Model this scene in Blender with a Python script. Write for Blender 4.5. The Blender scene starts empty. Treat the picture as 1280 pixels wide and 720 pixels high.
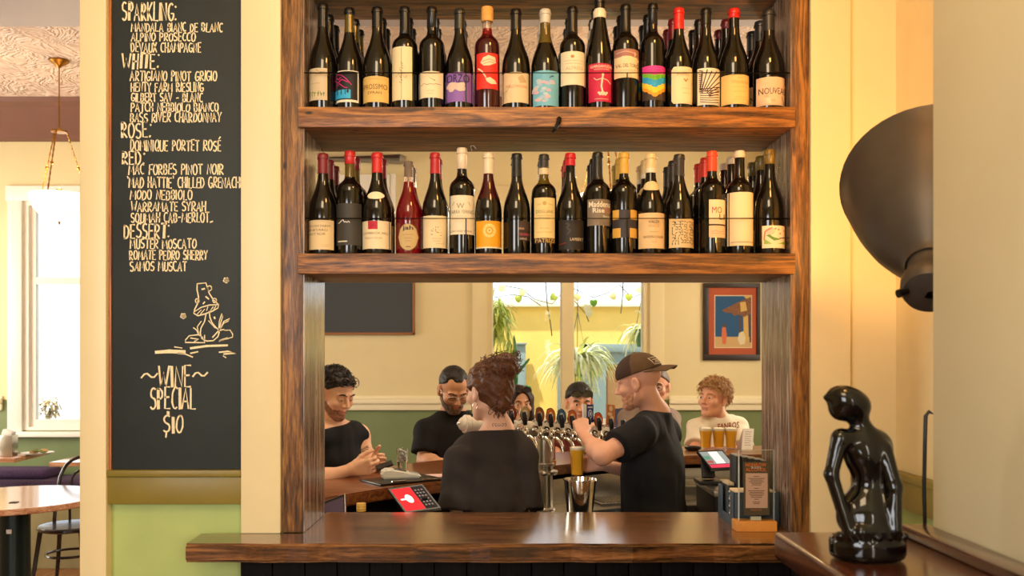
import bpy, bmesh, math, random
import numpy as np
from mathutils import Vector, Matrix

# ------------------------------------------------------------------ camera, world, lights
SC = bpy.context.scene
COL = SC.collection
CX, CY, F, CAMZ = 632.0, 445.0, 1140.0, 1.6
cam_d = bpy.data.cameras.new('camera'); cam = bpy.data.objects.new('camera', cam_d); COL.objects.link(cam)
cam.location = (0, 0, CAMZ); cam.rotation_euler = (math.pi/2, 0, 0)
cam_d.sensor_width = 36; cam_d.lens = F/1280*36
cam_d.shift_x = (640-CX)/1280; cam_d.shift_y = (CY-360)/1280
cam_d.clip_start = 0.05; cam_d.clip_end = 100
cam_d.dof.use_dof = True; cam_d.dof.focus_distance = 3.6; cam_d.dof.aperture_fstop = 5.0
SC.camera = cam
SC.view_settings.view_transform = 'Standard'; SC.view_settings.look = 'None'
SC.view_settings.gamma = 1; SC.view_settings.use_curve_mapping = False
SC.view_settings.exposure = 0.0
try:
    SC.cycles.use_denoising = True
    SC.cycles.max_bounces = 8; SC.cycles.diffuse_bounces = 4; SC.cycles.glossy_bounces = 4
    SC.cycles.transmission_bounces = 8; SC.cycles.transparent_max_bounces = 12
    SC.cycles.sample_clamp_indirect = 6.0
    SC.cycles.caustics_reflective = False; SC.cycles.caustics_refractive = False
except Exception:
    pass

def s2l(c):
    return tuple((x/12.92 if x <= .04045 else ((x+.055)/1.055)**2.4) for x in c)
def rgb(r, g, b):
    return s2l((r/255, g/255, b/255))+(1.0,)

W = bpy.data.worlds.new('sky'); SC.world = W; W.use_nodes = True
W.node_tree.nodes['Background'].inputs[0].default_value = rgb(238, 244, 255)
W.node_tree.nodes['Background'].inputs[1].default_value = 2.6

def light(name, kind, loc, energy, color, size=1.0, size_y=None, aim=None, spread=None):
    d = bpy.data.lights.new(name, kind); d.energy = energy; d.color = rgb(*color)[:3]
    if kind == 'AREA':
        d.shape = 'RECTANGLE'; d.size = size; d.size_y = size_y or size
        if spread: d.spread = spread
    elif kind == 'SUN': d.angle = size
    else: d.shadow_soft_size = size
    o = bpy.data.objects.new(name, d); COL.objects.link(o); o.location = loc
    if aim is not None:
        o.rotation_euler = (Vector(aim)-Vector(loc)).to_track_quat('-Z', 'Y').to_euler()
    return o

light('sun', 'SUN', (0, 0, 8), 13, (255, 240, 212), .02, aim=(1.5, 1.0, 3.0))
# far room: added side fill, no windows there; near room: rear window daylight
light('side_fill', 'AREA', (-6.3, 6.6, 2.0), 180, (255, 248, 234), 2.4, 2.2, aim=(0, 5.8, 1.3))
light('side_fill', 'AREA', (3.25, 6.4, 2.3), 120, (255, 242, 218), 2.2, 2.0, aim=(0, 5.6, 1.3))
light('rear_window_daylight', 'AREA', (-2.3, -2.6, 2.1), 100, (246, 247, 250), 1.6, 2.0, aim=(-.4, 2.9, 1.5))
light('rear_window_daylight', 'AREA', (1.6, -3.0, 2.2), 90, (255, 244, 222), 1.4, 1.8, aim=(.6, 2.9, 1.6))
# the near room's ceiling lamp, warm, behind and above the camera; the second light is added
light('warm_overhead_light', 'AREA', (-.3, .2, 3.5), 32, (255, 222, 176), .9, .9, aim=(.0, 2.9, 1.4))
light('warm_overhead_light', 'AREA', (.72, 1.5, 3.5), 15, (255, 180, 98), .35, .35, aim=(.62, 2.9, 1.7))  # added light that boosts the orange on the right-hand timber

# added fill from above the staff side, brightens the faces; no fitting there
light('bar_fill', 'AREA', (.0, 3.75, 3.75), 42, (255, 232, 196), 1.6, .5, aim=(.15, 4.55, 1.3))

# ------------------------------------------------------------------ helpers
def P(px, py, Y):
    return Vector(((px-CX)*Y/F, Y, CAMZ-(py-CY)*Y/F))

def axes(d, up=(0, 0, 1)):
    d = Vector(d).normalized(); u = Vector(up)
    if abs(d.dot(u)) > .98: u = Vector((0, 1, 0))
    s = d.cross(u).normalized(); return d, s, s.cross(d).normalized()

class MB:
    def __init__(s): s.v = []; s.f = []; s.m = []; s.s = []
    def add(s, verts, faces, mat=0, smooth=False):
        o = len(s.v); s.v += [tuple(v) for v in verts]
        for f in faces: s.f.append(tuple(i+o for i in f)); s.m.append(mat); s.s.append(smooth)
        return s
    def bm(s, b, mat=0, smooth=False):
        b.verts.index_update(); vs = [v.co.copy() for v in b.verts]
        s.add(vs, [[v.index for v in f.verts] for f in b.faces], mat, smooth); b.free(); return s
    def box(s, x0, x1, y0, y1, z0, z1, mat=0, bev=0.0, seg=2):
        return s.obox(((x0+x1)/2, (y0+y1)/2, (z0+z1)/2), (abs(x1-x0), abs(y1-y0), abs(z1-z0)), None, mat, bev, seg)
    def obox(s, c, size, R=None, mat=0, bev=0.0, seg=2):
        b = bmesh.new(); bmesh.ops.create_cube(b, size=1)
        bmesh.ops.scale(b, vec=size, verts=b.verts)
        if bev > 0: bmesh.ops.bevel(b, geom=list(b.edges), offset=bev, segments=seg, profile=.6, affect='EDGES')
        M = Matrix.Translation(c)
        if R is not None: M = M @ (R.to_4x4())
        b.transform(M); return s.bm(b, mat, bev > 0)
    def lathe(s, prof, c=(0, 0, 0), seg=24, mat=0, axis=None, mats=None, caps=True, smooth=True, sx=1, sy=1):
        c = Vector(c); 
        if axis is None: u, a, b2 = Vector((0, 0, 1)), Vector((1, 0, 0)), Vector((0, 1, 0))
        else:
            u, a, b2 = axes(axis)
        vs = []; n = len(prof)
        for r, z in prof:
            for k in range(seg):
                t = 2*math.pi*k/seg
                vs.append(c+u*z+a*(r*sx*math.cos(t))+b2*(r*sy*math.sin(t)))
        o = len(s.v); s.v += [tuple(v) for v in vs]
        for i in range(n-1):
            for k in range(seg):
                k2 = (k+1) % seg
                s.f.append((o+i*seg+k, o+i*seg+k2, o+(i+1)*seg+k2, o+(i+1)*seg+k))
                s.m.append(mats[i] if mats else mat); s.s.append(smooth)
        if caps:
            if prof[0][0] > 1e-5: s.f.append(tuple(o+k for k in reversed(range(seg)))); s.m.append(mats[0] if mats else mat); s.s.append(False)
            if prof[-1][0] > 1e-5: s.f.append(tuple(o+(n-1)*seg+k for k in range(seg))); s.m.append(mats[-1] if mats else mat); s.s.append(False)
        return s
    def cyl(s, p0, p1, r0, r1=None, seg=16, mat=0, smooth=True):
        p0, p1 = Vector(p0), Vector(p1); L = (p1-p0).length
        return s.lathe([(r0, 0), (r1 if r1 is not None else r0, L)], p0, seg, mat, axis=p1-p0, smooth=smooth)
    def tube(s, pts, r, seg=8, mat=0, closed=False):
        pts = [Vector(p) for p in pts]; n = len(pts)
        rs = r if isinstance(r, (list, tuple)) else [r]*n
        o = len(s.v); prev = None
        for i, p in enumerate(pts):
            if closed: d = pts[(i+1) % n]-pts[i-1]
            else: d = pts[min(i+1, n-1)]-pts[max(i-1, 0)]
            d = d.normalized() if d.length > 1e-9 else Vector((0, 0, 1))
            if prev is None: _, a, b2 = axes(d)
            else:
                a = prev-d*prev.dot(d)
                a = a.normalized() if a.length > 1e-6 else axes(d)[1]
                b2 = d.cross(a)
            prev = a
            for k in range(seg):
                t = 2*math.pi*k/seg; s.v.append(tuple(p+a*(rs[i]*math.cos(t))+b2*(rs[i]*math.sin(t))))
        for i in range(n if closed else n-1):
            j = (i+1) % n
            for k in range(seg):
                k2 = (k+1) % seg
                s.f.append((o+i*seg+k, o+i*seg+k2, o+j*seg+k2, o+j*seg+k)); s.m.append(mat); s.s.append(True)
        if not closed:
            s.f.append(tuple(o+k for k in reversed(range(seg)))); s.m.append(mat); s.s.append(False)
            s.f.append(tuple(o+(n-1)*seg+k for k in range(seg))); s.m.append(mat); s.s.append(False)
        return s
    def prism(s, poly, z0, z1, mat=0, M=None):      # poly in xy, extruded along z, optional 4x4
        n = len(poly); vs = [Vector((x, y, z0)) for x, y in poly]+[Vector((x, y, z1)) for x, y in poly]
        if M is not None: vs = [M @ v for v in vs]
        fs = [tuple(reversed(range(n))), tuple(range(n, 2*n))]+[(i, (i+1) % n, n+(i+1) % n, n+i) for i in range(n)]
        return s.add(vs, fs, mat)
    def sphere(s, c, r, mat=0, seg=16, rings=10, sc=(1, 1, 1), R=None):
        b = bmesh.new(); bmesh.ops.create_uvsphere(b, u_segments=seg, v_segments=rings, radius=r)
        M = Matrix.Translation(c)
        if R is not None: M = M @ R.to_4x4()
        b.transform(M @ Matrix.Diagonal((sc[0], sc[1], sc[2], 1))); return s.bm(b, mat, True)
    def build(s, name, mats, parent=None, local=False, sharp=40):
        if not isinstance(mats, (list, tuple)): mats = [mats]
        me = bpy.data.meshes.new(name); vs = s.v
        if parent is not None and not local:
            M = world_of(parent).inverted(); vs = [tuple(M @ Vector(v)) for v in vs]
        me.from_pydata(vs, [], s.f)
        for m in mats: me.materials.append(m)
        me.polygons.foreach_set('material_index', s.m); me.polygons.foreach_set('use_smooth', s.s)
        if any(s.s): me.set_sharp_from_angle(angle=math.radians(sharp))
        me.update()
        o = bpy.data.objects.new(name, me); COL.objects.link(o)
        if parent is not None: o.parent = parent
        return o

def world_of(o):
    M = o.matrix_basis.copy()
    while o.parent is not None: o = o.parent; M = o.matrix_basis @ M
    return M
def tag(o, label, cat, group=None, kind=None):
    o['label'] = label; o['category'] = cat
    if group: o['group'] = group
    if kind: o['kind'] = kind
    return o
def thing(name, label, cat, loc=(0, 0, 0), rz=0, group=None):
    o = bpy.data.objects.new(name, None); COL.objects.link(o); o.location = loc; o.rotation_euler = (0, 0, rz)
    o.empty_display_size = .05
    return tag(o, label, cat, group)
def struct(name, mb, m, label=None, cat=None):
    o = mb.build(name, m) if isinstance(mb, MB) else mb
    o['kind'] = 'structure'; o['label'] = label or name.replace('_', ' ')+' of the pub room'; o['category'] = cat or name.split('_')[0]
    return o
def kids(o): return [c for c in bpy.data.objects if c.parent == o]
def copy_tree(o, parent=None, ch=None):
    c = o.copy(); COL.objects.link(c)
    if parent is not None: c.parent = parent
    for k in kids(o): copy_tree(k, c)
    return c

# ------------------------------------------------------------------ materials
_M = {}
def mat(name, col, rough=.5, metal=0.0, noise=.0, nscale=12, bump=0.0, bscale=60, spec=.5, coat=0.0, trans=0.0, emit=None, estr=0, ior=1.45, alpha=1, sheen=0):
    if name in _M: return _M[name]
    m = bpy.data.materials.new(name); m.use_nodes = True; nt = m.node_tree; b = nt.nodes['Principled BSDF']
    c = rgb(*col); b.inputs['Base Color'].default_value = c; b.inputs['Roughness'].default_value = rough
    b.inputs['Metallic'].default_value = metal; b.inputs['Specular IOR Level'].default_value = spec
    b.inputs['Coat Weight'].default_value = coat; b.inputs['Coat Roughness'].default_value = .08
    b.inputs['Transmission Weight'].default_value = trans; b.inputs['IOR'].default_value = ior; b.inputs['Alpha'].default_value = alpha
    b.inputs['Sheen Weight'].default_value = sheen
    if emit: b.inputs['Emission Color'].default_value = rgb(*emit); b.inputs['Emission Strength'].default_value = estr
    if noise or bump:
        tc = nt.nodes.new('ShaderNodeTexCoord')
        if noise:
            n = nt.nodes.new('ShaderNodeTexNoise'); n.inputs['Scale'].default_value = nscale; n.inputs['Detail'].default_value = 6
            nt.links.new(tc.outputs['Object'], n.inputs['Vector'])
            mr = nt.nodes.new('ShaderNodeMapRange'); mr.inputs['From Min'].default_value = .3; mr.inputs['From Max'].default_value = .7
            mr.inputs['To Min'].default_value = 1-noise; mr.inputs['To Max'].default_value = 1+noise
            nt.links.new(n.outputs['Fac'], mr.inputs['Value'])
            hs = nt.nodes.new('ShaderNodeHueSaturation'); hs.inputs['Color'].default_value = c
            nt.links.new(mr.outputs['Result'], hs.inputs['Value']); nt.links.new(hs.outputs['Color'], b.inputs['Base Color'])
        if bump:
            n2 = nt.nodes.new('ShaderNodeTexNoise'); n2.inputs['Scale'].default_value = bscale; n2.inputs['Detail'].default_value = 4
            nt.links.new(tc.outputs['Object'], n2.inputs['Vector'])
            bp = nt.nodes.new('ShaderNodeBump'); bp.inputs['Strength'].default_value = bump; bp.inputs['Distance'].default_value = .004
            nt.links.new(n2.outputs['Fac'], bp.inputs['Height']); nt.links.new(bp.outputs['Normal'], b.inputs['Normal'])
    _M[name] = m; return m

def wood(name, dark, mid, lite, axis='X', scale=1.0, rough=.4, bump=.25, coat=.0, holes=0.0):
    if name in _M: return _M[name]
    m = bpy.data.materials.new(name); m.use_nodes = True; nt = m.node_tree; N = nt.nodes; L = nt.links; b = N['Principled BSDF']
    tc = N.new('ShaderNodeTexCoord'); mp = N.new('ShaderNodeMapping')
    sc = {'X': (1.1, 14, 14), 'Y': (14, 1.1, 14), 'Z': (14, 14, 1.1)}[axis]
    mp.inputs['Scale'].default_value = tuple(q*scale for q in sc)
    L.new(tc.outputs['Object'], mp.inputs['Vector'])
    n = N.new('ShaderNodeTexNoise'); n.inputs['Scale'].default_value = 2.6; n.inputs['Detail'].default_value = 7; n.inputs['Distortion'].default_value = 1.6
    L.new(mp.outputs['Vector'], n.inputs['Vector'])
    n2 = N.new('ShaderNodeTexNoise'); n2.inputs['Scale'].default_value = 14; n2.inputs['Detail'].default_value = 8; n2.inputs['Roughness'].default_value = .7
    L.new(mp.outputs['Vector'], n2.inputs['Vector'])
    ma = N.new('ShaderNodeMath'); ma.operation = 'MULTIPLY_ADD'; ma.inputs[1].default_value = .45; L.new(n2.outputs['Fac'], ma.inputs[0])
    mm = N.new('ShaderNodeMath'); mm.operation = 'MULTIPLY'; mm.inputs[1].default_value = .6; L.new(n.outputs['Fac'], mm.inputs[0])
    L.new(mm.outputs[0], ma.inputs[2])
    cr = N.new('ShaderNodeValToRGB'); e = cr.color_ramp.elements
    e[0].position = .40; e[0].color = rgb(*dark); e[1].position = .66; e[1].color = rgb(*lite)
    x = cr.color_ramp.elements.new(.51); x.color = rgb(*mid)
    L.new(ma.outputs[0], cr.inputs['Fac']); out = cr.outputs['Color']
    if holes:
        v = N.new('ShaderNodeTexVoronoi'); v.inputs['Scale'].default_value = 7; v.inputs['Randomness'].default_value = 1
        mp2 = N.new('ShaderNodeMapping'); sc2 = {'X': (1, 2.2, 2.2), 'Y': (2.2, 1, 2.2), 'Z': (2.2, 2.2, 1)}[axis]; mp2.inputs['Scale'].default_value = sc2
        L.new(tc.outputs['Object'], mp2.inputs['Vector']); L.new(mp2.outputs['Vector'], v.inputs['Vector'])
        r2 = N.new('ShaderNodeMapRange'); r2.inputs['From Min'].default_value = .05; r2.inputs['From Max'].default_value = .12
        L.new(v.outputs['Distance'], r2.inputs['Value'])
        mx = N.new('ShaderNodeMix'); mx.data_type = 'RGBA'; mx.inputs['A'].default_value = rgb(30, 16, 8)
        L.new(r2.outputs['Result'], mx.inputs['Factor']); L.new(out, mx.inputs['B']); out = mx.outputs['Result']
    L.new(out, b.inputs['Base Color'])
    b.inputs['Roughness'].default_value = rough; b.inputs['Coat Weight'].default_value = coat; b.inputs['Coat Roughness'].default_value = .15
    bp = N.new('ShaderNodeBump'); bp.inputs['Strength'].default_value = bump; bp.inputs['Distance'].default_value = .004
    L.new(ma.outputs[0], bp.inputs['Height']); L.new(bp.outputs['Normal'], b.inputs['Normal'])
    _M[name] = m; return m

def glass_pane_mat(name='window_glass', tint=(245, 250, 250), ior=1.3, k=1.0):
    if name in _M: return _M[name]
    m = bpy.data.materials.new(name); m.use_nodes = True; nt = m.node_tree; nt.nodes.clear()
    o = nt.nodes.new('ShaderNodeOutputMaterial'); t = nt.nodes.new('ShaderNodeBsdfTransparent'); g = nt.nodes.new('ShaderNodeBsdfGlossy')
    t.inputs[0].default_value = rgb(*tint); g.inputs['Roughness'].default_value = .02
    fr = nt.nodes.new('ShaderNodeFresnel'); fr.inputs['IOR'].default_value = ior
    mu = nt.nodes.new('ShaderNodeMath'); mu.operation = 'MULTIPLY'; mu.inputs[1].default_value = k; nt.links.new(fr.outputs[0], mu.inputs[0])
    mx = nt.nodes.new('ShaderNodeMixShader'); nt.links.new(mu.outputs[0], mx.inputs[0]); nt.links.new(t.outputs[0], mx.inputs[1]); nt.links.new(g.outputs[0], mx.inputs[2])
    nt.links.new(mx.outputs[0], o.inputs[0]); _M[name] = m; return m

CREAM = mat('cream_paint', (226, 209, 160), .55, noise=.03, nscale=3, bump=.08, bscale=40)
CREAMT = mat('cream_gloss_trim', (228, 211, 164), .38, noise=.02, nscale=5, bump=.05, bscale=30)
PLASTER = mat('grey_plaster', (220, 213, 178), .7, noise=.04, nscale=2.5, bump=.12, bscale=30)
GREEN = mat('green_wainscot', (128, 140, 84), .5, noise=.08, nscale=6, bump=.1, bscale=30)
LGREEN = mat('pale_green_plaster', (168, 184, 110), .6, noise=.07, nscale=5, bump=.15, bscale=35)
OLIVE = mat('olive_rail', (128, 112, 40), .4, noise=.07, nscale=8, bump=.08, bscale=50)
WHITEW = mat('white_window_paint', (236, 232, 220), .4, noise=.02, nscale=6)
WOODX = wood('reclaimed_timber_beam', (44, 27, 13), (116, 72, 31), (184, 124, 58), 'X', 1.0, .45, .5, .05, 1)
WOODZ = wood('reclaimed_timber_post', (38, 25, 12), (104, 67, 29), (172, 120, 55), 'Z', 1.0, .45, .5, .05, 1)
COUNTER = wood('varnished_counter_timber', (42, 26, 13), (94, 60, 32), (148, 100, 56), 'X', .8, .2, .08, .6)
BARTOP = wood('bar_top_timber', (70, 34, 16), (118, 64, 30), (150, 92, 48), 'X', .8, .3, .12, .3)
JAMB = wood('jamb_board', (62, 46, 36), (122, 98, 80), (182, 160, 140), 'Z', .8, .26, .25, .3, 1)
DARKWOOD = wood('dark_panel_timber', (9, 6, 5), (14, 10, 7), (22, 15, 11), 'Z', 1.0, .75, .15)
DARKWOOD.node_tree.nodes['Principled BSDF'].inputs['Specular IOR Level'].default_value = .15
LEDGE = wood('dark_polished_ledge', (44, 22, 15), (70, 36, 24), (98, 54, 36), 'Y', .7, .2, .08, .6)
TABLEW = wood('glare_lightened_timber', (160, 104, 72), (198, 142, 106), (220, 174, 138), 'X', 1.0, .12, .03, .6)  # table timber lightened to stand in for window glare
FLOORW = wood('floor_boards', (92, 56, 30), (132, 84, 46), (160, 108, 62), 'Y', .7, .35, .1, .2)
STEEL = mat('brushed_steel', (200, 196, 188), .28, 1.0, noise=.05, nscale=20)
CHROME = mat('polished_chrome', (225, 222, 215), .1, 1.0)
BLACKP = mat('black_plastic', (18, 18, 19), .35)
BLACKM = mat('black_metal', (22, 20, 18), .4, .6)
BRASS = mat('aged_brass', (170, 120, 50), .3, 1.0)
PAPER = mat('white_paper', (238, 232, 222), .7)
# ------------------------------------------------------------------ room shell
FW = 8.6                                   # far wall
def sx(px, Y): return (px-CX)*Y/F
def sz(py, Y): return CAMZ-(py-CY)*Y/F

# tin ceiling material: embossed pressed metal
def tin_mat():
    m = bpy.data.materials.new('pressed_tin'); m.use_nodes = True; nt = m.node_tree; N = nt.nodes; L = nt.links; b = N['Principled BSDF']
    tc = N.new('ShaderNodeTexCoord')
    no = N.new('ShaderNodeTexNoise'); no.inputs['Scale'].default_value = 2.6; no.inputs['Detail'].default_value = 2; no.inputs['Distortion'].default_value = 3.5
    L.new(tc.outputs['Object'], no.inputs['Vector'])
    wv = N.new('ShaderNodeMath'); wv.operation = 'MULTIPLY'; wv.inputs[1].default_value = 26; L.new(no.outputs['Fac'], wv.inputs[0])
    sn = N.new('ShaderNodeMath'); sn.operation = 'SINE'; L.new(wv.outputs[0], sn.inputs[0])
    mp = N.new('ShaderNodeMapping'); mp.inputs['Rotation'].default_value = (0, 0, .785); mp.inputs['Scale'].default_value = (1, 1, 1)
    L.new(tc.outputs['Object'], mp.inputs['Vector'])
    w = N.new('ShaderNodeTexWave'); w.inputs['Scale'].default_value = .42; w.wave_type = 'BANDS'; L.new(mp.outputs['Vector'], w.inputs['Vector'])
    pw = N.new('ShaderNodeMath'); pw.operation = 'POWER'; pw.inputs[1].default_value = 14; L.new(w.outputs['Fac'], pw.inputs[0])
    ad = N.new('ShaderNodeMath'); ad.operation = 'MULTIPLY_ADD'; ad.inputs[1].default_value = 2.2; L.new(pw.outputs[0], ad.inputs[0]); L.new(sn.outputs[0], ad.inputs[2])
    bp = N.new('ShaderNodeBump'); bp.inputs['Strength'].default_value = .6; bp.inputs['Distance'].default_value = .016
    L.new(ad.outputs[0], bp.inputs['Height']); L.new(bp.outputs['Normal'], b.inputs['Normal'])
    b.inputs['Base Color'].default_value = rgb(226, 200, 184); b.inputs['Roughness'].default_value = .38
    return m
TIN = tin_mat()
COVE = mat('mauve_cove_paint', (118, 80, 68), .5, noise=.05, nscale=4)
BEAMP = mat('mauve_beam_paint', (176, 166, 168), .5, noise=.04, nscale=3)

struct('floor', MB().box(-7, 4, -3.4, 8.6, -.1, 0), FLOORW, 'worn timber floor boards of the pub', 'floor')
struct('ceiling', MB().box(-7, 4, 2.9, 8.84, 3.9, 4.0), TIN, 'pinkish pressed tin ceiling of the bar room', 'ceiling')
struct('ceiling_near', MB().box(-7, 4, -3.4, 2.9, 3.9, 4.0), CREAM, 'cream ceiling above the near room', 'ceiling')
m = MB()                                                  # street wall of the near room, behind the camera, with two windows
xs = [-7, -3.0, -1.5, .9, 2.3, 4]
for a, b_ in zip(xs[0::2], xs[1::2]): m.box(a, b_, -3.6, -3.4, 0, 3.9)
for a, b_ in zip(xs[1:-1:2], xs[2:-1:2]): m.box(a, b_, -3.6, -3.4, 0, 1.0); m.box(a, b_, -3.6, -3.4, 3.0, 3.9); m.box((a+b_)/2-.04, (a+b_)/2+.04, -3.55, -3.45, 1.0, 3.0); m.box(a, b_, -3.55, -3.45, 1.95, 2.03)
struct('wall_front', m, CREAM, 'cream street wall behind the viewer with two windows', 'wall')
struct('trim_beam', MB().box(-6.6, 3.4, 5.45, 6.2, 3.84, 3.9), BEAMP, 'flat mauve beam across the tin ceiling', 'beam')
c = MB(); prof = [(8.6, 3.62), (8.52, 3.63), (8.48, 3.66), (8.2, 3.84), (8.12, 3.865), (8.08, 3.9), (8.6, 3.9)]
c.prism([(y, z) for y, z in prof], -6.6, 3.4, 0, Matrix(((0, 0, 1, 0), (1, 0, 0, 0), (0, 1, 0, 0), (0, 0, 0, 1))))
struct('trim_cove', c, COVE, 'brown cove moulding between far wall and tin ceiling', 'cove')

# far wall with two window openings, split into courses around them
wa = (-4.55, -3.30, .90, 3.06); wb = (-.18, 1.358, .90, 2.50)
Y0, Y1 = FW, FW+.25
def wall_band(z0, z1):
    m = MB(); xs = [-6.6]
    for (a, b_, w0, w1) in (wa, wb):
        if z1 > w0+1e-6 and z0 < w1-1e-6: m.box(xs[-1], a, Y0, Y1, z0, z1); xs.append(b_)
    m.box(xs[-1], 3.4, Y0, Y1, z0, z1); return m
m = MB()
for z0, z1 in ((1.19, 2.5), (2.5, 3.06), (3.06, 3.9)):
    q = wall_band(z0, z1); m.add(q.v, q.f)
struct('wall_back', m, CREAM, 'cream painted back wall of the bar room', 'wall')
m = MB()
for z0, z1 in ((0, .90), (.90, 1.19)):
    q = wall_band(z0, z1); m.add(q.v, q.f)
struct('wall_back_wainscot', m, mat('sage_wainscot', (120, 134, 88), .5, noise=.06, nscale=4), 'sage green lower half of the back wall', 'wall')
m = MB()
for a, b_ in ((-6.6, -4.74), (-3.11, -.32), (1.54, 3.4)):
    m.box(a, b_, FW-.03, FW, 1.09, 1.15, 0, .006); m.box(a, b_, FW-.05, FW, 1.15, 1.195, 0, .01); m.box(a, b_, FW-.022, FW, 1.195, 1.225, 0, .005)
struct('trim_dado', m, mat('dado_cream', (240, 228, 192), .4), 'moulded cream dado rail on the back wall', 'rail')
struct('wall_left', MB().box(-6.75, -6.6, -3.4, 8.85, 0, 3.9), CREAM, 'cream left wall of the pub', 'wall')
struct('wall_right', MB().box(3.4, 3.55, 3.19, 8.85, 0, 3.9), CREAM, 'cream right wall of the bar room', 'wall')

def sash_window(name, o, mull, label):
    x0, x1, z0, z1 = o
    m = MB(); y = FW
    cw = .135
    m.box(x0-cw, x0, y-.03, y, z0-.05, z1+cw, 0, .006); m.box(x1, x1+cw, y-.03, y, z0-.05, z1+cw, 0, .006)
    m.box(x0-cw-.015, x1+cw+.015, y-.035, y-.001, z1, 3.20, 0, .006)
    m.box(x0-cw-.03, x1+cw+.03, y-.075, y+.0, z0-.06, z0-.01, 0, .01)
    root = m.build(name, [WHITEW if not mull else CREAMT]); root['kind'] = 'structure'; tag(root, label, 'window')
    m = MB(); fy0, fy1 = (y+.10, y+.15) if mull else (y+.03, y+.08); t_ = .05; ya, yb = y+.0015, y+.2
    m.box(x0, x0+t_, ya, yb, z0+.03, z1-.04); m.box(x1-t_, x1, ya, yb, z0+.03, z1-.04); m.box(x0, x1, ya, yb, z1-.04, z1); m.box(x0, x1, ya, yb, z0-.009, z0+.03)
    fr = [(x0+t_, x1-t_)]
    if mull:
        xm = (x0+x1)/2; m.box(xm-.055, xm+.055, y+.03, y+.17, z0+.03, z1-.04, 0, .006); fr = [(x0+t_, xm-.055), (xm+.055, x1-t_)]
    m.build('window_frame', [WHITEW if not mull else CREAMT], root)
    for (a, b_) in fr:
        s = MB(); w = .055 if not mull else .012; za, zb = z0+.0305, z1-.0405; bt = .07
        s.box(a+.0005, a+w, fy0, fy1, za, zb); s.box(b_-w, b_-.0005, fy0, fy1, za, zb)
        s.box(a+w, b_-w, fy0, fy1, za, za+bt); s.box(a+w, b_-w, fy0, fy1, zb-.04, zb)
        if not mull: s.box(a+w, b_-w, fy0, fy1, 2.28, 2.345)
        s.build('window_sash', WHITEW, root)
        MB().box(a+w-.002, b_-w+.002, fy0+.02, fy0+.026, za+bt-.002, zb-.038).build('window_pane', glass_pane_mat(), root)
    return root
sash_window('window_1', wa, False, 'white sash window beside the round table, blown out by daylight')
sash_window('window_2', wb, True, 'wide cream window with centre mullion looking onto the yellow courtyard')

# ---- partition between the near room and the bar room
FY = 2.86
struct('wall_partition', MB().box(-1.325, -.703, 2.885, 3.19, 0, 3.9), LGREEN, 'pale green plaster partition behind the chalkboard', 'wall')
struct('wall_partition_right', MB().box(.956, 3.4, 2.885, 3.19, 0, 3.9), CREAM, 'cream partition wall right of the timber frame', 'wall')
struct('wall_partition_top', MB().box(-.703, .956, 2.885, 3.19, 2.86, 3.9), CREAM, 'cream wall above the timber frame', 'wall')
struct('trim_1', MB().box(-1.33, -1.246, 2.845, 3.20, 0, 3.9, 0, .006), CREAMT, 'cream painted post left of the chalkboard', 'post')
struct('trim_2', MB().box(-.828, -.7035, 2.85, 2.90, 1.045, 3.9, 0, .004), CREAMT, 'cream door-style casing between chalkboard and timber frame', 'casing')
struct('trim_3', MB().box(.954, 1.079, 2.85, 2.90, 0, 3.9, 0, .004), CREAMT, 'cream casing right of the timber frame', 'casing')
struct('trim_rail', MB().box(-1.2555, -.828, 2.855, 2.886, 1.135, 1.222, 0, .006).box(-1.258, -.828, 2.848, 2.886, 1.222, 1.243, 0, .005), OLIVE, 'olive green rail under the chalkboard', 'rail')
struct('wall_side', MB().box(1.235, 1.40, 1.7, 2.886, 0, 3.9), mat('cream_side', (230, 212, 162), .55, noise=.03), 'cream side wall of the recess behind the lamp', 'wall')
struct('trim_rail_side', MB().box(1.205, 1.236, 1.9, 2.884, 1.135, 1.222, 0, .006).box(1.198, 1.236, 1.9, 2.884, 1.222, 1.243, 0, .005), OLIVE, 'olive green rail in the recess behind the figurine', 'rail')
struct('wall_side_wainscot', MB().box(1.225, 1.236, 1.9, 2.884, 0, 1.135), LGREEN, 'pale green lower wall in the recess', 'wall')
struct('wall_pier', MB().box(.852, 1.40, -.2, 1.82, 0, 3.9, 0, .004), PLASTER, 'grey-cream plastered wall pier in the right foreground', 'wall')
# ------------------------------------------------------------------ chalkboard
CB = thing('chalkboard', 'tall black wall chalkboard with handwritten wine list', 'chalkboard', (-1.035, 2.885, 1.243))
CHALKBOARD = mat('chalkboard_slate', (31, 38, 36), .6, noise=.25, nscale=3.5)
MB().box(-1.238, -.828, 2.868, 2.885, 1.243, 2.95, 0, .002).build('board', CHALKBOARD, CB)
MB().box(-1.2465, -1.238, 2.862, 2.885, 1.243, 2.95).build('frame_strip', wood('chalk_frame', (120, 66, 24), (160, 94, 36), (184, 118, 50), 'Z', 1, .4, .1), CB)

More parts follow.
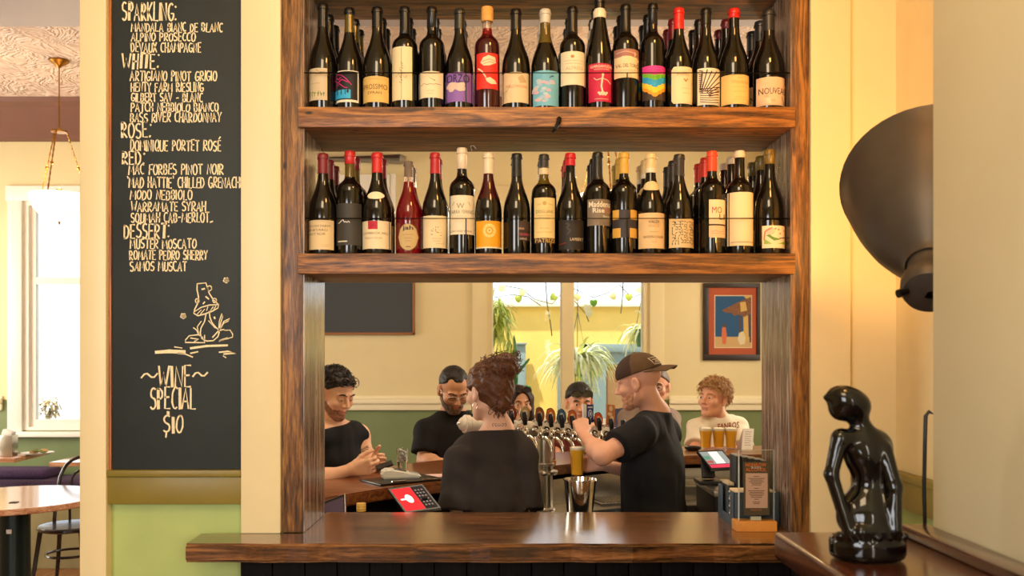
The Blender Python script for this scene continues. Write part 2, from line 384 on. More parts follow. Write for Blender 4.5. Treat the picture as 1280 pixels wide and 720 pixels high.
GL = {}
def _g(ch, w, *strokes): GL[ch] = (w, strokes)
def arc(cx, cy, rx, ry, a0, a1, n=10):
    return [(cx+rx*math.cos(math.radians(a0+(a1-a0)*i/n)), cy+ry*math.sin(math.radians(a0+(a1-a0)*i/n))) for i in range(n+1)]
_g('A', .62, [(0, 0), (.3, 1), (.6, 0)], [(.12, .35), (.5, .35)])
_g('B', .52, [(.03, 0), (.03, 1)], [(.03, 1)]+arc(.2, .76, .26, .24, 80, -90), [(.03, .52)]+arc(.2, .26, .3, .26, 80, -90)+[(.03, 0)])
_g('C', .5, arc(.32, .5, .32, .5, 60, 300))
_g('D', .55, [(.03, 0), (.03, 1)], [(.03, 1)]+arc(.12, .5, .42, .5, 85, -85)+[(.03, 0)])
_g('E', .46, [(.46, 1), (.03, 1), (.03, 0), (.46, 0)], [(.03, .52), (.38, .54)])
_g('F', .46, [(.48, 1), (.03, 1), (.03, 0)], [(.03, .52), (.38, .54)])
_g('G', .56, arc(.32, .5, .32, .5, 55, 330)+[(.58, .42), (.34, .42)])
_g('H', .54, [(.02, 0), (.02, 1)], [(.52, 0), (.52, 1)], [(.02, .5), (.52, .5)])
_g('I', .1, [(.05, 0), (.05, 1)])
_g('J', .4, [(.36, 1), (.36, .2), (.2, 0), (.02, .15)])
_g('K', .52, [(.03, 0), (.03, 1)], [(.5, 1), (.05, .45), (.52, 0)])
_g('L', .44, [(.03, 1), (.03, 0), (.44, 0)])
_g('M', .74, [(0, 0), (.08, 1), (.37, .3), (.66, 1), (.74, 0)])
_g('N', .56, [(.02, 0), (.02, 1), (.54, 0), (.54, 1)])
_g('O', .58, arc(.29, .5, .29, .5, 90, 450, 16))
_g('P', .5, [(.03, 0), (.03, 1)], [(.03, 1)]+arc(.18, .74, .3, .26, 80, -90)+[(.03, .48)])
_g('Q', .6, arc(.29, .5, .29, .5, 90, 450, 16), [(.36, .22), (.6, -.06)])
_g('R', .54, [(.03, 0), (.03, 1)], [(.03, 1)]+arc(.18, .74, .3, .26, 80, -90)+[(.03, .48), (.54, 0)])
_g('S', .5, arc(.26, .76, .24, .24, 50, 240)+arc(.24, .26, .26, .26, 60, -140))
_g('T', .54, [(0, 1), (.56, 1)], [(.28, 1), (.28, 0)])
_g('U', .54, [(.02, 1)]+arc(.27, .26, .25, .26, 180, 360)+[(.52, 1)])
_g('V', .56, [(0, 1), (.28, 0), (.56, 1)])
_g('W', .8, [(0, 1), (.2, 0), (.4, .7), (.6, 0), (.8, 1)])
_g('X', .54, [(0, 1), (.54, 0)], [(.54, 1), (0, 0)])
_g('Y', .54, [(0, 1), (.28, .45), (.56, 1)], [(.28, .45), (.24, 0)])
_g('Z', .5, [(0, 1), (.5, 1), (0, 0), (.5, 0)])
_g(':', .22, [(.1, .86), (.14, .82)], [(.06, .06), (.12, .12)])
_g('-', .4, [(.04, .5), (.36, .52)])
_g('_', .4, [(.04, -.02), (.36, .06)])
_g("'", .12, [(.04, 1.05), (.08, .86)])
_g('`', .12, [(.02, 1.08), (.1, .9)])
_g(' ', .34)
_g('$', .5, arc(.26, .76, .24, .22, 50, 240)+arc(.24, .28, .26, .24, 60, -140), [(.25, 1.2), (.25, 1.02)], [(.25, -.02), (.25, -.25)])
_g('1', .14, [(.06, 0), (.06, 1)])
_g('0', .5, arc(.25, .5, .25, .5, 90, 450, 16))
_g('~', .9, [(0, .4), (.15, .62), (.32, .66), (.55, .44), (.72, .44), (.9, .66)])
_g('É', .46, [(.46, 1), (.03, 1), (.03, 0), (.46, 0)], [(.03, .52), (.38, .54)], [(.2, 1.15), (.42, 1.36)])
CHALK = mat('chalk', (240, 222, 180), .9, noise=.12, nscale=200)
rnd = random.Random(7)
def ribbon(mb, pts, w, Yp, th=.0008, closed=False):   # flat chalk mark on the board plane Y=Yp (x,z points)
    n = len(pts)
    if n < 2: return
    L = []; R = []
    for i in range(n):
        a = pts[max(i-1, 0)]; b = pts[min(i+1, n-1)]
        dx, dz = b[0]-a[0], b[1]-a[1]; l = math.hypot(dx, dz) or 1e-6
        ww = w*(.85+.3*rnd.random())/2; nx, nz = -dz/l*ww, dx/l*ww
        ex, ez = (dx/l*w*.3, dz/l*w*.3) if i in (0, n-1) else (0, 0)
        if i == 0: ex, ez = -ex, -ez
        L.append((pts[i][0]+nx+ex, pts[i][1]+nz+ez)); R.append((pts[i][0]-nx+ex, pts[i][1]-nz+ez))
    vs = [(x, Yp-th, z) for x, z in L]+[(x, Yp-th, z) for x, z in R]
    mb.add(vs, [(i, i+1, n+i+1, n+i) for i in range(n-1)])
BY = 2.868
def chalk_line(mb, text, x0, x1, yt, yb, wpx=1.5, jit=.05):
    tot = sum(GL[c][0] for c in text)+.2*(len(text)-1)
    k = (x1-x0)/tot; x = x0; h = yb-yt; z = 0
    for c in text:
        w, st = GL[c]; sl = rnd.uniform(-.04, .1); dy = rnd.uniform(-jit, jit)*h; hs = rnd.uniform(.92, 1.05)
        for s in st:
            pts = []
            for (u, v) in s:
                X = x+k*(u+sl*v)+rnd.uniform(-.2, .2); Y = yb-h*hs*v+dy+rnd.uniform(-.2, .2)
                pts.append((sx(X, BY), sz(Y, BY)))
            ribbon(mb, pts, wpx*BY/F, BY)
            if len(s) <= 3 and s[0][0] == s[-1][0] and rnd.random() < .6 and wpx > 1.8:   # gone over twice
                d = wpx*.8*BY/F; ribbon(mb, [(a+d, b) for a, b in pts], wpx*BY/F*.7, BY)
        x += k*(w+.2)
LINES = [('SPARKLING:', 153, 221, 4, 26), ('MANDALA BIANC DE BLANC', 164, 278, 29, 39.5), ('ALPINO PROSECCO', 164, 244, 41, 51.5), ('DEVAUX CHAMPAGNE', 164, 251, 53.5, 65),
 ('WHITE:', 153, 199, 67, 86), ('ARTIGIANO PINOT GRIGIO', 163, 271, 89, 101), ('HENTY FARM RIESLING', 164, 254, 103.5, 114.5), ('GILBERT SAV - BLANC', 164, 253, 116.5, 127), ('PATCH NEBBIOLO BIANCO', 164, 273, 129, 139.5), ('BASS RIVER CHARDONNAY', 163, 276, 141, 152.5),
 ('ROSE:', 152, 189, 153.5, 172), ('DOMINIQUE PORTET ROSÉ', 163, 276, 175.5, 188.5),
 ('RED:', 153, 181, 189.5, 205.5), ('MAC FORBES PINOT NOIR', 161, 279, 205.5, 218), ("`MAD HATTIE' CHILLED GRENACHE", 159, 304.5, 221.5, 234.5), ('MODO NEBBIOLO', 163, 240, 238, 249.5), ('WARRAMATE SYRAH', 164, 257, 252.5, 264), ('SOUMAH CAB-MERLOT_', 164, 266, 266, 278),
 ('DESSERT:', 155, 212, 280, 297.5), ('MUSTER MOSCATO', 163, 245, 299, 310.5), ('ROMATE PEDRO SHERRY', 162, 259, 313, 324.5), ('SAMOS MUSCAT', 163, 233, 327, 338.5)]
cl = MB()
for t in LINES: chalk_line(cl, *t, wpx=2.0 if t[0][-1] == ':' else 1.6)
cl.build('chalk_lettering', CHALK, CB)
cl = MB()
chalk_line(cl, 'WINE', 198, 238, 457, 483, 2.2, .02); chalk_line(cl, 'SPECIAL', 188, 244, 485, 511, 2.2, .03); chalk_line(cl, '$10', 204, 228, 520, 541, 2.2, .02)
chalk_line(cl, '~', 177, 197, 461, 480, 2.2, 0); chalk_line(cl, '~', 241, 259, 459, 478, 2.2, 0)
cl.build('chalk_lettering', CHALK, CB)
# chalk mushroom drawing, points read in the 870x720 view of (165,335)-(310,455)
def dp(x, y): return (sx(165+x/6, BY), sz(335+y/6, BY))
def draw(mb, pts, w=1.3, closed=False):
    if closed: pts = pts+[pts[0]]
    ribbon(mb, [dp(*p) for p in pts], w*BY/F, BY)
cl = MB()
draw(cl, [(490, 118), (555, 112), (580, 190), (612, 240), (650, 275), (645, 300), (600, 325), (545, 345), (495, 358), (464, 340), (470, 312), (492, 268), (500, 220), (488, 160), (490, 118)], 1.5)
draw(cl, [(466, 330), (520, 295), (580, 278), (650, 275)], 1.3)
for a in ((490, 345, 520, 315), (515, 345, 545, 310), (560, 320, 570, 290), (590, 318, 610, 290), (615, 308, 630, 285)): draw(cl, [a[:2], a[2:]], 1.0)
for cx_, cy_, r in ((582, 152, 16), (490, 246, 14), (620, 244, 14)): draw(cl, arc(cx_, cy_, r, r*1.2, 0, 360, 12), 1.2)
for a in ((525, 160, 545, 155), (555, 215, 575, 232), (535, 268, 545, 255), (618, 368, 622, 380)): draw(cl, [a[:2], a[2:]], 1.8)
draw(cl, [(556, 345), (545, 400), (518, 450), (512, 490), (525, 530), (560, 548), (610, 545), (645, 515), (655, 480)], 1.5)
draw(cl, [(580, 325), (585, 370), (600, 410), (625, 440), (650, 465)], 1.5)
draw(cl, [(575, 395), (605, 430), (625, 450)], 1.0)
draw(cl, [(520, 400), (490, 440), (500, 490)], 1.2); draw(cl, [(462, 448), (485, 465), (498, 495)], 1.2)
draw(cl, [(402, 540), (430, 508), (500, 500), (530, 520), (545, 560), (400, 558), (402, 540)], 1.5); draw(cl, [(440, 525), (500, 535), (470, 550)], 1.6); draw(cl, [(545, 505), (545, 562)], 1.4)
draw(cl, [(650, 470), (655, 400), (675, 340), (680, 365), (660, 430), (652, 470)], 1.2); draw(cl, [(655, 465), (690, 400), (735, 378), (720, 400), (690, 412), (660, 460)], 1.2)
draw(cl, [(605, 520), (650, 470), (690, 460)], 1.5); draw(cl, [(695, 468), (735, 465), (755, 495), (755, 518), (655, 550)], 1.2); draw(cl, [(660, 545), (715, 525)], 2.0)
draw(cl, [(440, 602), (560, 585), (715, 580)], 2.6); draw(cl, [(180, 632), (280, 625), (395, 630)], 4.2); draw(cl, [(345, 640), (400, 645), (455, 668)], 1.6)
draw(cl, [(320, 592), (375, 600)], 1.4); draw(cl, [(440, 640), (495, 628)], 1.6); draw(cl, [(655, 632), (720, 625), (785, 638), (690, 645)], 1.8); draw(cl, [(685, 660), (705, 672)], 1.4)
for cx_, cy_ in ((706, 92), (385, 360)):
    for k in range(5):
        a = k*1.257+.3; draw(cl, arc(cx_+13*math.cos(a), cy_+13*math.sin(a), 7, 7, 0, 360, 8), 1.5)
cl.build('chalk_drawing', CHALK, CB)

# ------------------------------------------------------------------ timber frame with shelves, and the counter
SH = thing('bottle_shelf', 'reclaimed timber frame with two bottle shelves over the counter', 'shelf', (.13, 3.02, 1.046))
XL, XR = -.635, .898
MB().box(-.702, XL, FY, 3.19, 1.046, 2.775, 0, .004).build('post', WOODZ, SH)
MB().box(XR, .953, FY, 3.19, 1.046, 2.775, 0, .004).build('post', WOODZ, SH)
MB().box(-.702, .953, FY, 3.19, 2.775, 2.86, 0, .004).build('header', WOODX, SH)
S1T, S1B, S2T, S2B = 2.3775, 2.3135, 1.920, 1.856
for zt, zb in ((S1T, S1B), (S2T, S2B)):
    m = MB().box(XL+.0005, XR-.0005, FY+.0005, 3.188, zb, zt, 0, .003); m.box(-.648, .904, 2.843, 2.8605, zb, zt, 0, .004)
    m.build('shelf', WOODX, SH)
MB().box(XL, XL+.0025, FY+.004, 3.189, 1.0465, 2.774).build('jamb_lining', JAMB, SH); MB().box(XR-.0025, XR, FY+.004, 3.189, 1.0465, 2.774).build('jamb_lining', JAMB, SH)
MB().tube([P(590, 189, 3.1), P(588, 184, 3.08)+Vector((0, 0, .004)), P(592, 182, 3.06), P(595, 186, 3.05)], .0012, 6).build('loose_wire', PAPER, SH)
# iron hook under the upper shelf edge
m = MB(); p0 = P(697, 150, 2.845)
m.tube([p0+Vector((0, .01, .0)), p0+Vector((.004, -.012, 0)), p0+Vector((.002, -.02, -.012)), p0+Vector((-.008, -.016, -.032)), p0+Vector((-.016, -.004, -.038))], [.006, .008, .007, .006, .003], 8)
m.build('hook', BLACKM, SH)

CT = thing('bar_counter', 'dark varnished timber counter below the bottle shelves', 'counter', (.0, 2.95, 0))
ZC = 1.045
edge = [(-.945+i*.06, 2.690+.004*math.sin(i*1.1)+.003*math.sin(i*2.7+1)) for i in range(36)]
poly = edge+[(1.19, 2.69), (1.19, 2.849), (.8975, 2.849), (.8975, 3.24), (-.6345, 3.24), (-.6345, 2.849), (-.95, 2.849)]
b = bmesh.new(); vs = [b.verts.new((x, y, ZC-.056)) for x, y in poly]; fc = b.faces.new(vs); 
r = bmesh.ops.extrude_face_region(b, geom=[fc]); bmesh.ops.translate(b, vec=(0, 0, .056), verts=[v for v in r['geom'] if isinstance(v, bmesh.types.BMVert)])
bmesh.ops.recalc_face_normals(b, faces=b.faces)
bmesh.ops.bevel(b, geom=[e for e in b.edges if abs(e.verts[0].co.z-e.verts[1].co.z) < 1e-6 and e.verts[0].co.y < 2.70 and e.verts[1].co.y < 2.70], offset=.009, segments=3, affect='EDGES')
MB().bm(b, 0, False).build('countertop', COUNTER, CT)
m = MB()
x = -.82
while x < 1.12: m.box(x+.0015, x+.0985, 2.815, 2.84, 0, .985, 0, .003); x += .1
m.box(-.82, 1.18, 2.83, 2.849, 0, .987)
m.build('front_panel', DARKWOOD, CT)
m = MB().box(XL, XR, 3.19, 3.225, 0, .985); m.build('back_panel', DARKWOOD, CT)

LG = thing('bar_ledge', 'dark polished ledge on a half wall in the right foreground', 'ledge', (.7, 1.2, 0))
MB().box(.55, .851, .5, 1.87, 1.185, 1.24, 0, .009, 3).build('ledge_top', LEDGE, LG)
MB().box(.60, .851, .5, 1.84, 0, 1.185).build('half_wall', DARKWOOD, LG)
MB().box(.795, .8515, .5, 1.84, 1.24, 1.262, 0, .006).build('upstand', LEDGE, LG)
# ------------------------------------------------------------------ wine bottles
YB = 2.925                      # front row
_T = {}
def text_geo(s, bold=False):
    k = (s, bold)
    if k in _T: return _T[k]
    c = bpy.data.curves.new('t', 'FONT'); c.body = s; c.size = 1; c.resolution_u = 2; c.align_x = 'CENTER'
    if bold: c.offset = .02
    o = bpy.data.objects.new('t', c); COL.objects.link(o); dg = bpy.context.evaluated_depsgraph_get()
    me = bpy.data.meshes.new_from_object(o.evaluated_get(dg))
    v = [(q.co.x, q.co.y) for q in me.vertices]; f = [tuple(p.vertices) for p in me.polygons]
    bpy.data.objects.remove(o); bpy.data.curves.remove(c); bpy.data.meshes.remove(me)
    xs = [q[0] for q in v] or [0, 1]; ys = [q[1] for q in v] or [0, 1]
    _T[k] = (v, f, min(xs), max(xs), min(ys), max(ys)); return _T[k]

def flat_text(mb, s, o, ux, uz, w=None, h=None, mat=0, bold=False, n=None, lift=0.0):
    """text centred at o, along ux, up uz, fitted to width w (and height h)"""
    v, f, x0, x1, y0, y1 = text_geo(s, bold); ux, uz = Vector(ux), Vector(uz); o = Vector(o)
    kx = (w/(x1-x0)) if w else None; ky = (h/(y1-y0)) if h else None
    kx = kx or ky; ky = ky or kx
    if n is not None: o = o+Vector(n)*lift
    mb.add([o+ux*((x-(x0+x1)/2)*kx)+uz*((y-(y0+y1)/2)*ky) for x, y in v], f, mat)

_lm = {}
def lmat(c):
    if c not in _lm: _lm[c] = mat('label_ink_%d_%d_%d' % c, c, .6)
    return _lm[c]
class Label:
    """paper label wrapped on a cylinder; all coordinates are pixels of the photo measured on the front bottle"""
    def __init__(s, R, xc, Yb, zb): s.R = R; s.xc = xc; s.Y = Yb-R; s.zb = zb; s.mb = MB(); s.mats = []; s.layer = 0
    def mi(s, c):
        m = lmat(c)
        if m not in s.mats: s.mats.append(m)
        return s.mats.index(m)
    def p(s, x, y, lay):
        u = (x-s.xc)*s.Y/F; r = s.R+.0006+.00035*lay
        a = max(-1.5, min(1.5, math.asin(max(-.99, min(.99, u/s.R)))))
        return (r*math.sin(a), -r*math.cos(a), CAMZ+(CY-y)*s.Y/F-s.zb)
    def rect(s, x0, y0, x1, y1, c, lay=0, nx=12):
        nx = max(1, min(nx, int(abs(x1-x0)/2)+1)); vs = []
        for i in range(nx+1):
            x = x0+(x1-x0)*i/nx; vs += [s.p(x, y0, lay), s.p(x, y1, lay)]
        s.mb.add(vs, [(2*i, 2*i+1, 2*i+3, 2*i+2) for i in range(nx)], s.mi(c), True); return s
    def poly(s, pts, c, lay=1):
        xs = [q[0] for q in pts]
        if max(xs)-min(xs) < 3: s.mb.add([s.p(x, y, lay) for x, y in pts], [tuple(range(len(pts)))], s.mi(c)); return s
        st = [(pts[0], pts[i], pts[i+1]) for i in range(1, len(pts)-1)]
        while st:                                       # small triangles follow the curve of the glass
            t = st.pop(); e = [abs(t[i][0]-t[(i+1) % 3][0]) for i in range(3)]; i = e.index(max(e))
            if e[i] > 3:
                a, b, d = t[i], t[(i+1) % 3], t[(i+2) % 3]; m = ((a[0]+b[0])/2, (a[1]+b[1])/2); st += [(a, m, d), (m, b, d)]
            else: s.mb.add([s.p(x, y, lay) for x, y in t], [(0, 1, 2)], s.mi(c))
        return s
    def ell(s, cx, cy, rx, ry, c, lay=1, n=24):
        k = 10; vs = []; fs = []                      # strips so the shape follows the curve
        for i in range(k+1):
            x = cx-rx+2*rx*i/k; h = ry*math.sqrt(max(0, 1-((x-cx)/rx)**2)); vs += [s.p(x, cy-h, lay), s.p(x, cy+h, lay)]
        s.mb.add(vs, [(2*i, 2*i+1, 2*i+3, 2*i+2) for i in range(k)], s.mi(c), True); return s
    def text(s, t, x0, x1, y0, y1, c, lay=2, bold=False):
        v, f, a, b, d, e = text_geo(t, bold)
        s.mb.add([s.p(x0+(x1-x0)*(x-a)/(b-a), y1+(y0-y1)*(y-d)/(e-d), lay) for x, y in v], f, s.mi(c)); return s
    def line(s, pts, c, w=.6, lay=2):
        for (xa, ya), (xb, yb) in zip(pts[:-1], pts[1:]):
            l = math.hypot(xb-xa, yb-ya) or 1; nx, ny = -(yb-ya)/l*w/2, (xb-xa)/l*w/2
            s.poly([(xa+nx, ya+ny), (xa-nx, ya-ny), (xb-nx, yb-ny), (xb+nx, yb+ny)], c, lay)
        return s

GLASSD = mat('dark_wine_glass', (13, 11, 8), .07, spec=.6, coat=.3)
GLASSO = mat('olive_wine_glass', (92, 76, 26), .1, spec=.6, coat=.3)
ROSE = mat('red_wine_clear_glass', (128, 8, 24), .06, spec=.6, trans=.35, coat=.4)
RUBY = mat('ruby_wine_glass', (60, 6, 14), .06, spec=.6, coat=.4)
CLEAR = mat('clear_neck_glass', (226, 200, 176), .05, trans=.75, coat=.3)
CORK = mat('pale_cork', (196, 150, 92), .8, noise=.15, nscale=150)
def cap_mat(c): return mat('capsule_%d_%d_%d' % c, c, .32, noise=.05, nscale=40, coat=.15)

PROF = {  # (z fraction, radius): body and neck, neck radius .0152
 'bordeaux': [(0, .86), (.006, .97), (.02, 1), (.60, 1), (.635, .985), (.66, .93), (.685, .81), (.705, .64), (.725, .49), (.745, .41), (.78, .375), (.95, .365), (.951, .43), (.965, .43), (.966, .39), (.995, .385), (1, .33)],
 'burgundy': [(0, .86), (.006, .97), (.02, 1), (.42, 1), (.47, .975), (.52, .91), (.57, .80), (.62, .66), (.67, .53), (.72, .435), (.76, .385), (.82, .36), (.95, .345), (.951, .41), (.966, .41), (.967, .37), (.995, .365), (1, .31)],
 'hock': [(0, .86), (.006, .97), (.02, 1), (.45, 1), (.52, .95), (.60, .83), (.68, .69), (.76, .56), (.84, .45), (.9, .40), (.95, .385), (.951, .44), (.966, .44), (.967, .39), (.995, .385), (1, .33)]}
def prof_r(kind, f):
    p = PROF[kind]
    for (a, ra), (b, rb) in zip(p[:-1], p[1:]):
        if a <= f <= b: return ra+(rb-ra)*((f-a)/(b-a) if b > a else 0)
    return p[-1][1]

def bottle(b, zshelf, label_text, group, Yb=YB):
    """one bottle measured in photo pixels; returns its root Empty (base centre)"""
    xc, top, kind, width = b['x'], b['top'], b['k'], b['w']
    R = width/2*(Yb-.0)/F*.985; H = CAMZ+(CY-top)*Yb/F-zshelf
    root = thing('wine_bottle', label_text, 'bottle', (sx(xc, Yb), Yb, zshelf+.0004), 0, group)
    fz = lambda py: (CAMZ+(CY-py)*Yb/F-zshelf)/H      # height fraction of a pixel row
    body = b.get('g', GLASSD); mats = [body]
    pr = list(PROF[kind]); zs = b.get('split')        # list of (pixel row above which another glass shows)
    fr = sorted(set([f for f, _ in pr]+[fz(y) for y, _ in (zs or [])]))
    prof = [(prof_r(kind, f)*R, f*H) for f in fr]; mi = []
    for f0, f1 in zip(fr[:-1], fr[1:]):
        k = 0
        for y, m_ in (zs or []):
            if f0 >= fz(y)-1e-6:
                if m_ not in mats: mats.append(m_)
                k = mats.index(m_)
        mi.append(k)
    mi.append(mi[-1])
    MB().lathe(prof, (0, 0, 0), 28, mats=mi).build('bottle_glass', mats, root, local=True, sharp=50)
    if b.get('cap'):                                   # capsule / screwcap / wax: colour, bottom pixel row
        c, yb_ = b['cap'][0], b['cap'][1]; f0 = fz(yb_); ring = b.get('ring', True)
        fs = [f0, f0+.002]+[f for f, _ in PROF[kind] if f0+.004 < f < .99]+[.9955]
        pf = [(prof_r(kind, f)*R+.0012, f*H) for f in fs]
        if not ring: pf = [(max(r, prof_r(kind, .9)*R+.0016) if z < .985*H else r, z) for r, z in pf]
        pf[0] = (pf[0][0]-.0008, pf[0][1]); pf += [(prof_r(kind, 1)*R+.001, H+.0012), (.001, H+.0016)]
        cm = [cap_mat(c)]; cmi = [0]*len(pf)
        if len(b['cap']) > 2:                          # a second colour band (colour, y0, y1)
            c2, ya, yb2 = b['cap'][2]; cm.append(cap_mat(c2))
            for i in range(len(pf)-1):
                zc = (pf[i][1]+pf[i+1][1])/2/H
                if fz(yb2) <= zc <= fz(ya): cmi[i] = 1
        MB().lathe(pf, (0, 0, 0), 24, mats=cmi, caps=False).build(b.get('capname', 'capsule'), cm, root, local=True, sharp=50)
        if len(b['cap']) > 2:
            f0, f1 = fz(yb2), fz(ya); r = max(prof_r(kind, f0), prof_r(kind, f1))*R+.0018
            MB().lathe([(r-.001, f0*H), (r, f0*H+.0005), (r-.0001, f1*H-.0005), (r-.001, f1*H)], (0, 0, 0), 24, caps=False).build('neck_band', cm[1], root, local=True)
    if b.get('cork'):
        f0, f1, c = fz(b['cork'][1]), fz(b['cork'][0]), b['cork'][2]
        rr = prof_r(kind, .9)*R+b['cork'][3]
        MB().lathe([(rr, f0*H), (rr, f1*H-.004), (rr*.85, f1*H), (.001, f1*H+.001)], (0, 0, 0), 20).build(b['cork'][4], mat('cork_%d%d%d' % c, c, .6, noise=.1, nscale=120), root, local=True)
    for L_ in b.get('labels', []):
        if isinstance(L_, tuple):                             # neck label follows the slope of the shoulder
            _, xa, ya, xb, yb_, c = L_; fa, fb = fz(yb_), fz(ya); vs = []; n = 10; Rm = (prof_r(kind, fa)+prof_r(kind, fb))/2*R
            mb = MB(); half = math.asin(min(.98, (xb-xa)/2*Yb/F/Rm)); nz = 5
            for i in range(n+1):
                u = -1+2*i/n; h = math.sqrt(max(.05, 1-u*u)) if c[0] != -1 else 1
                for j in range(nz):
                    v = -1+2*j/(nz-1); fm = (fa+fb)/2+(fb-fa)/2*v*h; r = prof_r(kind, fm)*R+.0008; a = u*half
                    vs.append((r*math.sin(a), -r*math.cos(a), fm*H))
            mb.add(vs, [(i*nz+j, (i+1)*nz+j, (i+1)*nz+j+1, i*nz+j+1) for i in range(n) for j in range(nz-1)], 0, True)
            mb.build('neck_label', lmat(c), root, local=True); continue
        la = Label(R, xc, Yb, zshelf); L_(la)
        la.mb.build('label', la.mats, root, local=True)
    return root

def plain(x0, y0, x1, y1, c): return lambda l: l.rect(x0, y0, x1, y1, c)
DK = (52, 40, 30); CRM = (236, 216, 168); WHT = (240, 232, 212); FADE = (190, 160, 118)
def scrib(l, x0, x1, y, c=DK, w=.5, n=8, a=.8, sd=1):
    r = random.Random(sd); l.line([(x0+(x1-x0)*i/n, y+r.uniform(-a, a)) for i in range(n+1)], c, w)
def rows(l, x0, x1, ys, c=FADE, w=.5):
    for i, y in enumerate(ys): d = (i % 3)*1.5; l.rect(x0+d, y, x1-d, y+w, c, 2)

def a1(l):
    l.rect(384.5, 85, 412, 125, (204, 184, 146)); r = random.Random(3)
    scrib(l, 392, 404, 104, (150, 120, 86), .4, 7, .5)
    for x in (387, 390, 394, 397, 401, 405, 408):
        l.line([(x, 120), (x+r.uniform(-1.5, 1.5), 112+r.uniform(0, 4))], (78, 104, 40), .7); l.ell(x, 115+r.uniform(-1, 3), 1.2, 1, (98, 128, 48))
    l.line([(398, 87), (404, 90), (410, 89)], (140, 116, 84), .5)
def a2(l):
    l.rect(417, 88, 450, 127.5, (238, 226, 196)); l.rect(418, 89, 448.8, 124.5, (24, 22, 24), 1)
    M_ = (226, 38, 128)
    l.line([(420, 94), (424, 92), (430, 94), (436, 99), (442, 106)], M_, .8, 3); l.line([(420, 94), (421, 99), (425, 103), (430, 99), (438, 103)], M_, .8, 3)
    l.line([(421, 108), (427, 104), (433, 109), (437, 110)], M_, .8, 3); l.line([(423, 96), (426, 99), (429, 96)], M_, .8, 3)
    l.rect(420.5, 112, 441, 123, (52, 168, 214), 3)
    for x in (424, 429, 434): l.rect(x, 112, x+1, 118, (24, 22, 24), 4)
    l.ell(437.5, 114, 1.3, 2.4, (24, 22, 24), 4)
def a3(l):
    l.rect(455, 95, 487, 127.5, (222, 184, 104)); l.text('PROSSIMO', 456.5, 485.5, 105, 111.5, (120, 84, 40)); l.text('SYRAH', 462, 479, 114, 117.5, (120, 84, 40)); rows(l, 463, 479, [98.5], (170, 130, 70), .4)
def a4(l):
    l.rect(491, 58, 516.5, 125, CRM); l.rect(503.3, 59, 503.9, 124, (150, 126, 84), 1)
    r = random.Random(5)
    for i in range(9): y = 78+3*i; l.line([(503+r.uniform(-2, 1), y), (504+r.uniform(-1, 2), y+2)], DK, .6)
    for i in range(8): x = 498+r.uniform(0, 12); y = 82+r.uniform(0, 14); l.line([(x, y), (x+r.uniform(-2, 2), y+r.uniform(1, 4))], (128, 104, 72), .4)
def a5(l):
    l.rect(524, 89, 554.5, 122, (240, 222, 180)); scrib(l, 527, 552, 105, (120, 96, 66), .5, 14, 1.0, 2); l.line([(538, 97), (545, 101), (544, 99)], (110, 90, 66), .5); rows(l, 534, 544, [113, 116.5], FADE, .4)
def a6(l):
    l.rect(557.5, 90, 591.5, 127, (140, 100, 178)); r = random.Random(4)
    for i in range(14): l.ell(561+r.uniform(0, 20), 108+r.uniform(-3, 4), 3.5, 3.2, (222, 196, 178), 2+i % 2)
    l.text('ORZO', 559.5, 587, 93, 103, (34, 24, 40), 4)
def a7(l):
    l.rect(596, 66, 622.5, 111, (222, 50, 36)); F_ = (240, 216, 176)
    l.poly([(601, 78), (604, 72), (611, 69), (619, 71), (620, 78), (612, 82), (605, 82)], F_, 2); l.line([(603, 77), (612, 74), (619, 76)], (200, 60, 40), .5, 3); l.line([(605, 80), (613, 77), (619, 79)], (200, 60, 40), .5, 3)
    l.line([(598, 85), (603, 89), (608, 97)], F_, 1.6, 2); l.poly([(607, 98), (613, 96.5), (619, 100), (621, 104), (614, 105), (609, 102)], F_, 2)
def a8(l):
    l.rect(627.5, 90, 663, 128, (226, 204, 160)); l.poly([(647, 97), (653, 93), (658, 102), (650, 104)], (200, 172, 124), 1); l.text('FIELDWORK', 633, 659, 106, 109.5, (214, 140, 92)); l.line([(630, 122), (640, 100)], (190, 168, 128), .4); l.line([(630, 116), (634, 112)], (120, 110, 84), .5)
def a9(l):
    l.rect(666, 88, 698, 132, (118, 190, 214)); r = random.Random(9)
    for i in range(26):
        x = 668+r.uniform(0, 24); y = 100+r.uniform(0, 28); l.ell(x, y, 3.4, 1.8, [(186, 206, 214), (226, 190, 190), (214, 178, 196), (160, 200, 220)][i % 4], 1+i % 3)
    l.line([(686, 97), (690, 94.5), (691, 95.5)], (30, 40, 50), .9, 5)
def a10(l):
    l.rect(700.5, 64, 732, 106, (240, 226, 190)); l.ell(714.5, 70.5, 2.4, 2, (176, 140, 80)); rows(l, 704, 728, [75.5, 79], (170, 146, 106), .4); l.text('ALFRED', 706, 727, 83, 87, (196, 168, 124))
def a11(l):
    l.rect(735, 79, 765.5, 127, (196, 34, 74)); F_ = (244, 214, 186)
    l.text('GARGANUDA', 737, 764, 81, 84.5, F_, 2, True); l.text('VINO ROSSO', 741, 760, 85.5, 87.5, F_)
    l.line([(752, 94), (751, 100), (750, 108), (752, 116)], F_, 2.2, 2); l.ell(752, 93.5, 1.5, 1.8, F_, 2); l.line([(752, 98), (758, 100), (762, 104)], F_, .9, 2); l.line([(751, 98), (744, 100), (741, 97)], F_, .9, 2)
    for i in range(7): l.ell(747+i*1.6, 116+(i % 2)*2, 1.6, 1.4, F_, 2)
    rows(l, 742, 759, [123.5], F_, .5)
